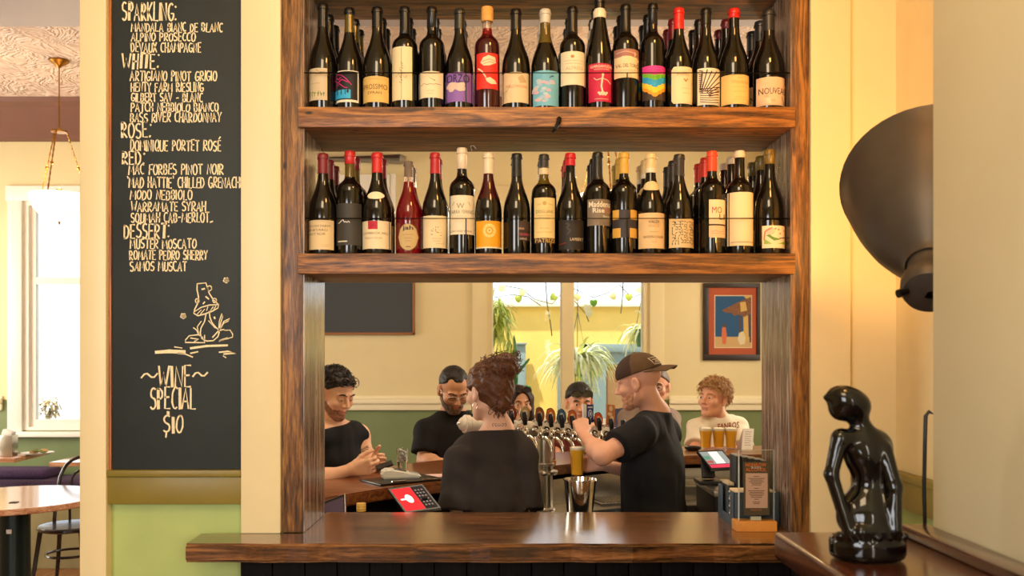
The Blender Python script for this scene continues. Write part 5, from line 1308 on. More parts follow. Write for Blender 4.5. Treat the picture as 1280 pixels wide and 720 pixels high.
# ------------------------------------------------------------------ the bar and what stands on it
def smooth_line(pts, n=6):
    out = []; m = len(pts)
    for i in range(m-1):
        p0, p1, p2, p3 = [np.array(pts[max(0, min(m-1, j))], float) for j in (i-1, i, i+1, i+2)]
        for k in range(n):
            t = k/n; out.append(tuple(.5*((2*p1)+(-p0+p2)*t+(2*p0-5*p1+4*p2-p3)*t*t+(-p0+3*p1-3*p2+p3)*t**3)))
    return out+[tuple(pts[-1])]
def slab(poly, z0, z1, m, name, parent, bev=.0):
    b = bmesh.new(); vs = [b.verts.new((x, y, z0)) for x, y in poly]; f = b.faces.new(vs)
    r = bmesh.ops.extrude_face_region(b, geom=[f]); bmesh.ops.translate(b, vec=(0, 0, z1-z0), verts=[v for v in r['geom'] if isinstance(v, bmesh.types.BMVert)])
    bmesh.ops.recalc_face_normals(b, faces=b.faces)
    if bev: bmesh.ops.bevel(b, geom=[e for e in b.edges if abs(e.verts[0].co.z-e.verts[1].co.z) < 1e-6], offset=bev, segments=2, affect='EDGES')
    return MB().bm(b, 0, False).build(name, m, parent)
ZB = 1.05
S_ = [(-.72, 3.50), (-.533, 3.754), (-.287, 3.99), (0, 4.30), (.233, 4.56), (.6, 4.85), (1.0, 5.03), (1.6, 5.10), (2.4, 5.12)]
O_ = [(2.4, 5.60), (1.6, 5.60), (.9, 5.50), (.1, 5.12), (-.42, 4.76), (-.66, 4.42), (-.93, 4.13), (-1.15, 3.75)]
BAR = thing('horseshoe_bar', 'curved timber topped bar with customers along its far side', 'bar', (.3, 4.9, 0))
Sx, Ox = smooth_line(S_), smooth_line(O_)
slab(Sx+Ox, ZB-.05, ZB, BARTOP, 'bar_top', BAR, .006)
def inset(a, b, k): return [(x+(b[0]-x)*k, y+(b[1]-y)*k) for x, y in a]
ins = [(x+.03*(1 if x < .6 else 0)*-1, y+.05) for x, y in Sx]; ous = [(x+.10*(1 if x < .2 else .3), y-.24) for x, y in Ox]
slab(ins+ous, 0, ZB-.05, DARKWOOD, 'bar_body', BAR)
# steel work bench on the staff side
SB = thing('steel_workbench', 'stainless steel work bench below the taps', 'workbench', (.8, 4.6, 0))
front = [(1.72, 4.62), (1.0, 4.54), (.55, 4.44), (.3, 4.29), (.06, 4.12)]
back = [(x, y-.012) for x, y in smooth_line([(.06, 4.33), (.233, 4.535), (.6, 4.825), (1.0, 5.005), (1.72, 5.085)])]
slab(front+back, .825, .86, STEEL, 'bench_top', SB, .003)
m = MB()
for (a, b) in zip(back[:-1], back[1:]): m.prism([a, b, (b[0], b[1]+.008), (a[0], a[1]+.008)], .86, .985)
m.build('splashback', STEEL, SB)
slab([(x, y+.05) for x, y in front]+[(x, y-.02) for x, y in back], .0, .82, BLACKM, 'cabinet', SB)
m = MB()                                                # ribbed drip tray
R0 = Matrix.Rotation(.30, 3, 'Z'); c0 = Vector((.66, 4.66, .866)); m.obox(c0, (.46, .20, .012), R0, 0, .003)
for i in range(22): m.obox(c0+R0 @ Vector((-.21+.02*i, 0, .009)), (.007, .18, .006), R0)
m.build('drip_tray', STEEL, SB)
m = MB()                                                # raised sink edge right of the barman
for (x0, x1, y0, y1, z0, z1) in ((.72, 1.5, 4.70, 4.715, .86, .93), (.72, 1.5, 4.93, 4.945, .86, .93), (.72, .735, 4.70, 4.945, .86, .93), (1.485, 1.5, 4.70, 4.945, .86, .93)): m.box(x0, x1, y0, y1, z0, z1, 0, .002)
m.build('sink_rim', STEEL, SB)
RB = thing('till_stand', 'dark stand with steel lip carrying the till screen at right', 'stand', (1.22, 4.30, 0))
MB().box(.93, 1.55, 4.05, 4.45, 0, .975, 0, .004).build('body', BLACKM, RB); MB().box(.925, 1.555, 4.045, 4.455, .975, 1.0, 0, .003).build('top', STEEL, RB)
# shelf for bottles and mixing tin behind the counter
BS = thing('under_counter_shelf', 'steel shelf behind the front counter', 'shelf', (.1, 3.4, 0))
MB().box(-.72, .88, 3.245, 3.52, .90, .92, 0, .003).build('shelf_top', STEEL, BS); MB().box(-.72, .88, 3.255, 3.51, 0, .90).build('cabinet', BLACKM, BS)

# beer font: column, enamelled rail and taps
CREAME = mat('cream_enamel', (226, 214, 196), .2, coat=.4)
col0 = P(679, 600, 4.40); CXc = col0.x
TW = thing('beer_font', 'steel beer font with a row of taps and round badges', 'beer font', (CXc, 4.40, .86))
def column(px, Y, nm='column'):
    x = sx(px, Y); m = MB(); m.lathe([(.058, .861), (.058, .868), (.047, .874), (.0455, 1.03), (.070, 1.032), (.072, 1.040), (.070, 1.048), (.049, 1.052), (.049, 1.068), (.056, 1.071), (.056, 1.083), (.047, 1.087), (.046, 1.215)], (x, Y, 0), 32)
    return m.build(nm, STEEL, TW)
column(679, 4.40); column(800, 4.66)
ra, rb2 = P(583, 530, 4.27), P(806, 546, 4.70)
m = MB(); d = (rb2-ra); m.cyl(ra, rb2, .036, .036, 28)
L_ = d.length; dn = d.normalized()
m.lathe([(.0365, -.012), (.043, -.01), (.043, .012), (.037, .016)], ra, 28, axis=dn); m.sphere(ra-dn*.006, .036, 0, 20, 12, (1, 1, 1))
m.build('rail', CREAME, TW); MB().cyl(ra-dn*.036+Vector((0, -.004, 0)), ra-dn*.046+Vector((0, -.004, 0)), .009, .007, 12).build('end_screw', STEEL, TW)
ORG = (214, 112, 48)
TAPS = [(636, 'oval', (128, 40, 36), (226, 206, 180)), (653, 'oval', (182, 152, 112), (226, 206, 170)), (670.5, 'oval', (150, 84, 56), (200, 150, 110)), (686, 'oval', ORG, (240, 214, 150)), (699.5, 'oval', (70, 104, 134), (190, 200, 200)), (713, 'oval', (206, 106, 50), (240, 206, 150)), (731, 'book', (44, 52, 112), (226, 222, 214)), (746, 'round', (206, 84, 44), (236, 180, 120)), (760, 'tall', (186, 116, 64), (226, 190, 140)), (774, 'none', (0, 0, 0), (0, 0, 0))]
ndir = Vector((d.y, -d.x, 0)).normalized()              # toward the staff side
for px, kind, c1, c2 in TAPS:
    # point of the rail axis under this tap
    t = 0
    for k in range(101):
        q = ra+d*(k/100)
        if CX+F*q.x/q.y >= px-9: t = k/100; break
    q = ra+d*t; o = q+ndir*.036
    b0 = o+ndir*.062-Vector((0, 0, .018))
    m = MB(); m.cyl(o-ndir*.004, o+ndir*.012, .02, .018, 18); m.cyl(o+ndir*.01, b0, .011, .011, 14)
    m.lathe([(.001, -.022), (.012, -.02), (.0155, -.012), (.0155, .014), (.010, .022), (.006, .03), (.006, .045)], b0, 18)
    sp = (ndir*.8+dn*.35).normalized(); m.tube([b0+Vector((0, 0, -.006)), b0+sp*.03+Vector((0, 0, -.014)), b0+sp*.055+Vector((0, 0, -.03)), b0+sp*.066+Vector((0, 0, -.055)), b0+sp*.07+Vector((0, 0, -.078))], [.0095, .0085, .008, .0075, .0075], 12)
    tp = m.build('tap', CHROME, TW)
    hd = Vector((-.10, .02, 1)).normalized(); h0 = b0+Vector((0, 0, .036))
    MB().lathe([(.008, 0), (.0105, .004), (.013, .044), (.0125, .058), (.010, .063), (.001, .064)], h0, 16, axis=hd).build('handle', BLACKP, tp)
    # badge on a stem above the rail, facing the staff side
    top = q+Vector((0, 0, .035)); u = dn; mats = [mat('badge_%d_%d_%d' % c1, c1, .3, coat=.3), mat('badge_%d_%d_%d' % c2, c2, .3, coat=.3), CHROME]
    bc = top+Vector((0, 0, .034))+ndir*.035+dn*.030; M = MB()
    Rm = Matrix((u, Vector((0, 0, 1)), ndir)).transposed().to_4x4(); Rm.translation = bc
    el = lambda rx, ry, n=28: [(rx*math.cos(2*math.pi*i/n), ry*math.sin(2*math.pi*i/n)) for i in range(n)]
    if kind in ('oval', 'round'):
        rx, ry = (.024, .037) if kind == 'oval' else (.023, .036)
        M.prism(el(rx+.003, ry+.003), -.006, .0, 2, Rm); M.prism(el(rx, ry), .0, .0015, 0, Rm); M.prism(el(rx*.42, ry*.34), .0015, .0022, 1, Rm @ Matrix.Translation((0, .008, 0)))
        M.prism([(-rx*.55, -.016), (rx*.55, -.016), (rx*.55, -.011), (-rx*.55, -.011)], .0015, .0022, 1, Rm); M.prism([(-rx*.4, -.024), (rx*.4, -.024), (rx*.4, -.020), (-rx*.4, -.020)], .0015, .0022, 1, Rm)
    elif kind == 'book':
        Rb = Rm @ Matrix.Translation((0, .03, 0)) @ Matrix.Diagonal((.9, .9, 1, 1)); M.prism([(-.034, -.05), (-.012, -.055), (-.012, .045), (-.034, .05)], -.004, .004, 1, Rb); M.prism([(-.012, -.055), (.032, -.05), (.032, .05), (-.012, .045)], -.004, .004, 0, Rb)
        M.prism(el(.013, .024), .004, .005, 1, Rb @ Matrix.Translation((.011, -.004, 0))); M.prism(el(.009, .018), .005, .0056, 0, Rb @ Matrix.Translation((.011, -.004, 0))); M.prism(el(.004, .011), .0056, .0062, 1, Rb @ Matrix.Translation((.011, -.004, 0)))
        M.prism([(-.004, .028), (.026, .03), (.026, .037), (-.004, .035)], .004, .005, 1, Rb)
    elif kind == 'tall':
        Rb = Rm @ Matrix.Translation((0, .03, 0)) @ Matrix.Diagonal((.95, .92, 1, 1)); M.prism([(-.026, -.056), (.026, -.056), (.026, .056), (-.026, .056)], -.006, .004, 0, Rb)
        for (x, y, rx, ry) in ((0, .034, .011, .014), (-.006, .004, .014, .010), (.006, -.014, .012, .010), (-.012, -.038, .005, .012), (.008, -.038, .009, .006)): M.prism(el(rx, ry), .004, .005, 1, Rb @ Matrix.Translation((x, y, 0)))
    if kind != 'none':
        M.cyl(top-Vector((0, 0, .01)), bc-ndir*.006-Vector((0, 0, .01)), .007, .006, 10, 2); M.build('badge', mats, tp)

# glasses of beer
BEER = mat('amber_beer', (255, 186, 48), .15, trans=.0, spec=.5); FOAM = mat('beer_foam', (248, 238, 214), .8)
GL_ = glass_pane_mat('drinking_glass', (253, 253, 252), 1.3, .35)
def pint(loc, h, r, fill, label, group=None, foam=.02, cone=.78):
    t = thing('beer_glass', label, 'glass', loc, 0, group)
    rb = r*cone
    MB().lathe([(.001, 0), (rb, 0), (rb*1.01, .004), (r*.92, h*.62), (r*1.03, h*.78), (r, h), (r-.0022, h), (r*1.03-.0024, h*.78), (r*.92-.0024, h*.62), (rb-.003, .009), (.001, .009)], (0, 0, 0), 28, caps=False).build('glass', GL_, t, local=True)
    def rr(z):
        z = z/h; return (rb+(r*.92-rb)*z/.62 if z < .62 else r*.92+(r*.11)*(z-.62)/.16 if z < .78 else r*1.03-(r*.03)*(z-.78)/.22)-.0032
    zs = [.0095, h*.3, h*.62, h*.78]; zs = [z for z in zs if z < fill-foam]+[fill-foam]
    MB().lathe([(.001, .0095)]+[(rr(z), z) for z in zs]+[(.001, fill-foam)], (0, 0, 0), 28, caps=False).build('beer', BEER, t, local=True)
    if foam: MB().lathe([(.001, fill-foam+.0003), (rr(fill-foam), fill-foam+.0003), (rr(fill), fill-.002), (rr(fill)*.8, fill+.001), (.001, fill+.002)], (0, 0, 0), 28, caps=False).build('foam', FOAM, t, local=True)
    return t
gx = P(721.5, 576, 4.20); pint((gx.x, 4.20, gx.z-.072), .142, .036, .135, 'half-poured glass of hazy beer in the hand of the barman', None, .012)
YG = 5.40
pw = ['left of the three full beer glasses on the bar end', 'middle of the three full beer glasses on the bar end', 'right of the three full beer glasses on the bar end']
for px, l in zip((882.3, 898.4, 913.6), pw): pint((sx(px, YG), YG, ZB+.0004), .128, .0375, .124, l, 'full beer glasses on the bar end', .016)

# cup of iced water
t = thing('water_cup', 'clear tumbler of iced water between the two men', 'glass', (sx(503, 4.29), 4.29, ZB+.0004))
h, r = .118, .031
MB().lathe([(.001, 0), (r*.74, 0), (r*.76, .003), (r, h), (r-.002, h), (r*.74-.001, .008), (.001, .008)], (0, 0, 0), 28, caps=False).build('cup', GL_, t, local=True)
MB().lathe([(.001, .0085), (r*.72, .0085), (r*.86, .055), (.001, .055)], (0, 0, 0), 24, caps=False).build('water', mat('water', (225, 228, 220), .04, trans=.9, ior=1.33), t, local=True)
m = MB(); rr_ = random.Random(4)
for i in range(9): m.obox(Vector((rr_.uniform(-.012, .012), rr_.uniform(-.012, .012), .06+.0055*i)), (.017, .017, .015), Matrix.Rotation(rr_.uniform(0, 3), 3, (rr_.random(), rr_.random(), rr_.random()+.1)), 0, .002)
m.build('ice', mat('ice', (240, 240, 245), .08, trans=.6), t, local=True)

def slab4(q, th, m, name, parent, mats=None, front=None):
    """four corner points (tl,tr,br,bl) of the front face, thickened backwards"""
    q[2] = q[1]+(q[3]-q[0]); q = [Vector(v) for v in q]; n = (q[1]-q[0]).cross(q[3]-q[0]).normalized()
    if n.y < 0: n = -n
    mb = MB().add(q+[v+n*th for v in q], [(0, 1, 2, 3), (7, 6, 5, 4), (0, 4, 5, 1), (1, 5, 6, 2), (2, 6, 7, 3), (3, 7, 4, 0)]); return mb.build(name, m, parent), n
def on_face(q, u, v, n, lift):
    q = [Vector(a) for a in q]; a = q[0].lerp(q[1], u); b = q[3].lerp(q[2], u); return a.lerp(b, v)-n*lift
def face_rect(mb, q, u0, v0, u1, v1, n, lift, k): mb.add([on_face(q, u0, v0, n, lift), on_face(q, u1, v0, n, lift), on_face(q, u1, v1, n, lift), on_face(q, u0, v1, n, lift)], [(0, 1, 2, 3)], k)
def screen_mat(name, c, e=.8): return mat(name, c, .5, spec=.12, emit=c, estr=e)
# order screen with red panel, on its stand behind the counter
c0 = P(516, 622, 3.43)
T = thing('order_tablet', 'tablet with red screen panel and white round logo behind the counter', 'tablet', (c0.x, 3.46, .92))
q = [P(485, 611, 3.47), P(528, 605, 3.50), P(551, 632.5, 3.36), P(507, 641, 3.37)]
b_, n = slab4(q, .012, BLACKP, 'case', T)
m = MB(); face_rect(m, q, .05, .06, .60, .95, n, .0006, 0); face_rect(m, q, .61, .06, .95, .95, n, .0006, 1)
for i in range(3):
    for j in range(6): face_rect(m, q, .66+.09*i, .18+.12*j, .71+.09*i, .24+.12*j, n, .001, 2)
el_ = [on_face(q, .36+.10*math.cos(a), .50+.17*math.sin(a), n, .001) for a in [2*math.pi*i/24 for i in range(24)]]; m.add(el_, [tuple(range(24))], 3)
face_rect(m, q, .12, .47, .30, .53, n, .001, 3); flat_text(m, 'order', on_face(q, .36, .5, n, .0014), (Vector(q[1])-Vector(q[0])).normalized(), (Vector(q[0])-Vector(q[3])).normalized(), w=.018, mat=0)
m.build('screen', [screen_mat('red_screen', (226, 34, 44)), screen_mat('dark_screen', (28, 26, 30), .3), screen_mat('screen_icon', (120, 110, 110), .5), screen_mat('white_screen', (240, 236, 230), .8)], T)
mid = (q[2]+q[3])/2+Vector((0, .03, .01)); MB().tube([(mid.x, mid.y+.02, mid.z+.03), (mid.x-.0, 3.44, mid.z-.02), (mid.x, 3.45, .9215)], .012, 10).lathe([(.05, .9205), (.05, .927), (.045, .93)], (mid.x, 3.45, 0), 24).build('stand', BLACKP, T)
# left-hand terminal, mostly hidden by the jamb
T = thing('card_terminal', 'dark terminal with silver rim at the left jamb', 'terminal', (P(414, 632, 3.40).x, 3.42, .92))
q = [P(398, 630, 3.44), P(431, 617.5, 3.44), P(424, 641, 3.36), P(398, 655, 3.36)]
b_, n = slab4(q, .014, BLACKP, 'case', T); MB().tube([q[0], q[1], q[2]], .0025, 8).build('rim', CHROME, T)
m = MB(); face_rect(m, q, .06, .12, .94, .92, n, .0006, 0); m.build('screen', screen_mat('dusk_screen', (70, 56, 70), .3), T)
MB().cyl((q[2].x-.04, 3.42, q[2].z+.0), (q[2].x-.04, 3.43, .9205), .012, .02, 12).build('stand', BLACKP, T)
# sealed bottle peeking over the counter
t = thing('liquor_bottle', 'bottle with yellow striped cap peeking above the counter', 'bottle', (sx(451.5, 3.36), 3.36, .92)); zt = sz(628.5, 3.36)-.92
MB().lathe([(.001, 0), (.02, 0), (.022, .004), (.022, zt*.45), (.014, zt*.62), (.0135, zt-.012)], (0, 0, 0), 24).build('bottle_glass', GLASSD, t, local=True)
MB().lathe([(.0175, zt-.030), (.0178, zt-.024), (.0165, zt-.0235), (.0178, zt-.022), (.0178, zt-.014), (.0165, zt-.0135), (.0178, zt-.0125), (.0175, zt-.001), (.001, zt)], (0, 0, 0), 20, mats=[0, 1, 1, 0, 1, 1, 0, 0, 0], caps=False).build('cap', [cap_mat((226, 186, 96)), cap_mat((170, 120, 50))], t, local=True)
# mixing tin
YT = 3.40; t = thing('mixing_tin', 'polished steel mixing tin standing behind the counter', 'tin', (sx(725, YT), YT, .9204)); zt = sz(598.5, YT)-.9204; r = 20.5*YT/F
MB().lathe([(.001, 0), (r*.62, 0), (r*.66, .004), (r*.98, zt-.006), (r*1.03, zt-.004), (r*1.03, zt), (r*.97, zt), (r*.93, zt-.012), (r*.62, .01), (.001, .01)], (0, 0, 0), 36, caps=False).build('cup', CHROME, t, local=True)
MB().lathe([(r*.905, zt*.80), (r*.915, zt*.803), (r*.93, zt*.83), (r*.925, zt*.833)], (0, 0, 0), 36, caps=False).build('band', STEEL, t, local=True)

# black clip folder with card reader, pink sheet
Rf = Matrix.Rotation(.62, 3, 'Z'); fc = P(503, 603, 4.02); fc.z = ZB
t = thing('clip_folder', 'black clip folder lying on the bar under the card reader', 'folder', fc, .62)
m = MB().box(-.16, .16, -.10, .10, .0006, .009, 0, .003); m.build('cover', BLACKP, t, local=True)
MB().box(-.10, -.03, -.096, -.080, .009, .016, 0, .002).build('clip', CHROME, t, local=True); MB().box(.05, .12, -.098, -.090, .009, .013, 0, .002).build('clip', CHROME, t, local=True)
t = thing('card_reader', 'white card payment reader resting on the black folder', 'card reader', (fc.x-.01, fc.y+.03, ZB+.0092), .25)
b = bmesh.new(); pts = [(-.085, 0), (.085, 0), (.085, .016), (.03, .028), (-.05, .044), (-.078, .042), (-.09, .026)]
vs = [b.verts.new((x, -.036, z)) for x, z in pts]; f = b.faces.new(vs); r_ = bmesh.ops.extrude_face_region(b, geom=[f]); bmesh.ops.translate(b, vec=(0, .072, 0), verts=[v for v in r_['geom'] if isinstance(v, bmesh.types.BMVert)])
bmesh.ops.recalc_face_normals(b, faces=b.faces); bmesh.ops.bevel(b, geom=list(b.edges), offset=.006, segments=3, affect='EDGES')
MB().bm(b, 0, True).build('body', mat('white_plastic', (236, 232, 224), .3), t, local=True)
m = MB().obox(Vector((-.005, 0, .0368)), (.055, .056, .004), Matrix.Rotation(.197, 3, 'Y'), 0, .0015); m.build('screen', mat('reader_screen', (60, 66, 72), .15), t, local=True)
m = MB()
for i in range(4):
    for j in range(3): m.obox(Vector((.04+.011*i, -.018+.018*j, .0268-.0024*i)), (.007, .011, .003), Matrix.Rotation(.22, 3, 'Y'), 0, .001)
m.build('keypad', mat('reader_keys', (150, 150, 150), .4), t, local=True)
pc = P(540, 594, 4.18); t = MB().obox(Vector((pc.x, pc.y, ZB+.0012)), (.16, .11, .0014), Matrix.Rotation(.3, 3, 'Z')).build('paper_sheet', mat('pink_paper', (232, 196, 196), .8)); tag(t, 'pale pink sheet lying on the bar by the bearded man', 'paper')
# the phone held by the man at left
q = [P(469, 582, 4.11), P(489, 575, 4.17), P(491, 579, 4.12), P(471, 587, 4.06)]
T = thing('phone', 'dark phone held up by the man at left', 'phone', P(480, 580, 4.1)); b_, n = slab4(q, .009, BLACKP, 'case', T)
# white tent card, dark dish at the bar end
t = thing('tent_card', 'white folded card standing beside the full beers', 'card', (sx(932, 5.36), 5.36, ZB+.0004)); y0 = 5.36
q = [P(929, 535.5, 5.36), P(942.5, 536, 5.36), P(940.5, 560, 5.30), P(927, 559.5, 5.30)]
for k in (2, 3): q[k].z = ZB+.001
b_, n = slab4(q, .0012, PAPER, 'card', T if False else t)
m = MB()
for i in range(7): face_rect(m, q, .2, .14+.1*i, .8-.1*(i % 2), .165+.1*i, n, .0006, 0)
m.build('print', mat('print_grey', (170, 160, 150), .8), t)
q2 = [q[0]+Vector((0, .002, 0)), q[1]+Vector((0, .002, 0)), q[2]+Vector((0, .12, 0)), q[3]+Vector((0, .12, 0))]; slab4(q2, .0012, PAPER, 'back_flap', t)
t = MB().lathe([(.03, 0), (.045, .006), (.05, .022), (.046, .022), (.03, .008), (.001, .008)], (sx(866, 5.32), 5.32, ZB+.0004), 24).build('ash_dish', BLACKP); tag(t, 'small dark dish left of the three full beers', 'dish')
# till screen
c0 = P(893, 575, 4.25); T = thing('till_screen', 'angled till touchscreen with pink lower band at right', 'till', (c0.x, 4.28, 1.0))
q = [P(871, 564, 4.30), P(903, 562.5, 4.30), P(913.5, 583, 4.20), P(889, 586.5, 4.20)]
b_, n = slab4(q, .014, BLACKP, 'case', T); m = MB(); face_rect(m, q, .05, .06, .95, .74, n, .0008, 0); face_rect(m, q, .05, .76, .95, .94, n, .0008, 1); face_rect(m, q, .38, .08, .72, .72, n, .0014, 2); face_rect(m, q, .06, .3, .3, .5, n, .0014, 3); face_rect(m, q, .06, .55, .3, .7, n, .0014, 4)
m.build('screen', [screen_mat('till_grey', (138, 150, 156), .6), screen_mat('till_pink', (206, 62, 92), .6), screen_mat('till_white', (226, 230, 234), .7), screen_mat('till_green', (96, 150, 130), .5), screen_mat('till_red', (170, 96, 90), .5)], T)
md = P(889, 582, 4.25); m = MB(); m.obox(Vector((md.x-.005, 4.30, md.z-.015)), (.06, .03, .10), Matrix.Rotation(-.35, 3, 'X'), 0, .006); m.box(md.x-.06, md.x+.05, 4.22, 4.36, 1.0005, 1.02, 0, .006); m.build('stand', BLACKP, T)
# framed card by the column
t = thing('drink_card', 'small pink drinks card in a stand behind the font column', 'card', (sx(688, 4.66), 4.66, ZB)); y0 = 4.66
MB().box(sx(682, y0), sx(695, y0), y0-.02, y0+.03, ZB+.0004, ZB+.02, 0, .002).build('base', mat('honey_wood', (190, 126, 66), .5, noise=.1), t)
MB().box(sx(683, y0), sx(694, y0), y0, y0+.005, ZB+.02, sz(546, y0)).build('frame', BLACKP, t)
m = MB().box(sx(684, y0), sx(693, y0), y0-.001, y0, ZB+.025, sz(547.5, y0)); m.build('card', mat('card_pink', (206, 156, 140), .7), t)
m = MB()
for i in range(8): m.box(sx(685.3, y0), sx(691.7-(i % 2), y0), y0-.0016, y0-.001, ZB+.035+.011*i, ZB+.038+.011*i)
m.build('print', mat('card_print', (120, 60, 50), .7), t)

# --- on the front counter: caddy, folders, acrylic menu holder
CADDY = mat('blue_grey_plastic', (62, 78, 92), .45); BLKC = mat('caddy_black', (24, 25, 27), .5)
x0, x1, y0, y1, z0, z1 = .737, .886, 2.948, 3.165, ZC+.0004, 1.1585
t = thing('bar_caddy', 'blue-grey plastic bar caddy holding napkins on the counter', 'caddy', ((x0+x1)/2, (y0+y1)/2, z0))
m = MB(); w = .004
m.box(x0, x1, y0, y1, z0, z0+w); m.box(x0, x1, y0, y0+w, z0, z1, 0, .001); m.box(x0, x1, y1-w, y1, z0, z1, 0, .001); m.box(x1-w, x1, y0, y1, z0, z1, 0, .001)
m.box(x0, x0+w, y0, y0+.05, z0, z1, 0, .001); m.box(x0, x0+w, y0+.16, y1, z0, z1-.0, 0, .001); m.box(x0, x0+w, y0+.05, y0+.16, z0, z0+.03, 0, .001)
m.box(x0+w, x1, y0+.105, y0+.109, z0, z1-.01); m.build('tray', CADDY, t)
m = MB().box(x0+.010, x0+.034, y0+.118, y1-.008, z0+.005, z1+.006, 0, .003); m.build('straw_box', BLKC, t)
# napkins standing in the caddy
n_ = thing('napkin_stack', 'stack of cream napkins in the bar caddy', 'napkins', (x0+.04, y0+.05, z0+.0045))
m = MB()
for i in range(14): m.box(x0+.008+.002*(i % 3), x1-.008-.002*(i % 2), y0+.008, y0+.098, z0+.0045+.008*i, z0+.0045+.008*i+.0065, 0, .002)
m.build('napkins', mat('napkin_cream', (232, 206, 170), .9), n_)
m = MB()
for i in range(7): m.box(x0+.012+.003*i, x0+.0145+.003*i, y0+.125, y0+.205, z1+.0062, z1+.014)
o = m.build('coasters', mat('coaster_board', (186, 170, 140), .8, noise=.3, nscale=200)); tag(o, 'row of beige card coasters on end in the caddy corner', 'coasters')
# menu folders behind
for i in range(5):
    xx = .775+.0215*i; h_ = 1.262-.004*i; o = thing('menu_folder', ['leftmost upright black menu folder in the caddy', 'second upright black menu folder from the left', 'middle upright black menu folder in the caddy', 'fourth upright black menu folder from the left', 'rightmost upright black menu folder in the caddy'][i], 'folder', (xx, 3.11, z0+.0045), 0, 'menu folders in the caddy')
    MB().box(xx, xx+.017, 3.07, 3.155, z0+.0046, h_, 0, .002).build('cover', BLKC, o); MB().box(xx+.003, xx+.014, 3.073, 3.152, h_-.002, h_+.003).build('pages', mat('grey_pages', (150, 144, 138), .8, noise=.2, nscale=150), o)
# acrylic menu holder
t = thing('menu_holder', 'acrylic drinks menu holder with honey wood base on the counter', 'menu holder', (.79, 2.90, ZC+.0004))
ACR = glass_pane_mat('acrylic', (253, 254, 253)); yf = 2.895
bx0, bx1 = sx(920.5, 2.876), sx(971.5, 2.876)
MB().box(bx0, bx1, 2.876, 2.938, ZC+.0004, sz(652, 2.876), 0, .002).build('base', mat('honey_wood2', (214, 146, 66), .45, noise=.12, nscale=20), t)
ax0, ax1, az0, az1 = sx(924, yf), sx(968, yf), sz(655, yf), sz(562.5, yf)
MB().box(ax0, ax1, yf, yf+.003, az0, az1).build('acrylic_panel', ACR, t); MB().box(ax0, ax1, yf+.010, yf+.013, az0, az1).build('acrylic_panel', ACR, t)
m = MB(); m.box(ax0-.0003, ax0+.0008, yf, yf+.013, az0, az1); m.box(ax1-.0008, ax1+.0003, yf, yf+.013, az0, az1); m.box(ax0, ax1, yf, yf+.013, az1-.0006, az1); m.build('acrylic_edge', mat('acrylic_edge', (206, 216, 208), .2), t)
cy = yf+.005; cx0, cx1, cz0, cz1 = sx(929.5, cy), sx(962, cy), sz(644, cy), sz(577, cy)
MB().box(cx0, cx1, cy, cy+.002, cz0, cz1).build('card', mat('olive_card', (96, 78, 50), .6), t)
m = MB(); yy = cy-.0004; m.box(sx(932, cy), sx(959.5, cy), yy, yy+.0003, sz(635, cy), sz(591.5, cy), 0)
OR_ = 1; UX, UZ = (1, 0, 0), (0, 0, 1)
flat_text(m, 'NON/LOW', P(945, 581, yy-.0002), UX, UZ, w=.066, h=.0115, mat=1, bold=True); flat_text(m, 'ALCOHOL', P(945, 587, yy-.0002), UX, UZ, w=.066, h=.0115, mat=1, bold=True); flat_text(m, 'drinks', P(945, 584, yy-.0006), UX, UZ, w=.032, h=.008, mat=2)
rr_ = random.Random(6)
for i, yv in enumerate((595.5, 598, 600, 602, 604, 606, 610.5, 613.5, 615.5, 617.5, 619.5, 621.5, 624, 627.5, 629.5)):
    hw_ = (4, 11, 8, 10, 7, 6, 3, 11, 9, 10, 8, 7, 3, 5, 4)[i]; m.box(sx(945.5-hw_*.95, cy), sx(945.5+hw_*.95, cy), yy-.0003, yy-.0001, sz(yv+.45, cy), sz(yv-.35, cy), 3)
flat_text(m, 'PLEASE ASK', P(945.5, 637.5, yy-.0002), UX, UZ, w=.036, h=.004, mat=1)
m.build('print', [mat('salmon_panel', (232, 182, 150), .7), mat('orange_ink', (244, 126, 44), .6), mat('cream_ink', (240, 226, 200), .6), mat('brown_ink', (120, 80, 58), .7)], t)
MB().box(sx(938, cy), sx(951, cy), yf+.001, yf+.0099, sz(650, cy), sz(645.5, cy)).build('clip', mat('clip_cream', (214, 206, 170), .5), t)

# --- things on the back wall
t = thing('framed_print', 'dark framed print with rust-red mount on the back wall', 'picture', (sx(914.5, FW), FW, sz(450, FW)))
fy = FW-.03; X0, X1, Z0, Z1 = sx(879, fy), sx(950.5, fy), sz(450.5, fy), sz(353.5, fy)
m = MB(); w = .055; m.box(X0, X1, fy, FW-.001, Z0, Z0+w, 0, .004); m.box(X0, X1, fy, FW-.001, Z1-w*.8, Z1, 0, .004); m.box(X0, X0+w, fy, FW-.001, Z0+w, Z1-w*.8, 0, .004); m.box(X1-w*.6, X1, fy, FW-.001, Z0+w, Z1-w*.8, 0, .004); m.build('frame', mat('dark_frame', (44, 32, 26), .4), t)
MB().box(X0+w, X1-w*.6, FW-.014, FW-.004, Z0+w, Z1-w*.8).build('mount', mat('rust_mount', (176, 82, 48), .7, noise=.05), t)
m = MB(); iy = FW-.0145
def pl(pts, k, lay=0): m.add([P(x, y, iy-.0004*lay) for x, y in pts], [tuple(range(len(pts)))], k)
pl([(893, 369), (940, 369), (940, 435), (893, 435)], 6); pl([(894, 370), (939, 370), (939, 434), (894, 434)], 0, 1); pl([(894, 421), (939, 421), (939, 434), (894, 434)], 1, 2)
pl([(929, 369.5), (939, 369.5), (939, 380)], 2, 2); pl([(902, 388), (922, 378), (939, 371), (939, 392), (930, 396), (924, 393), (918, 395), (914, 391), (908, 391)], 3, 3)
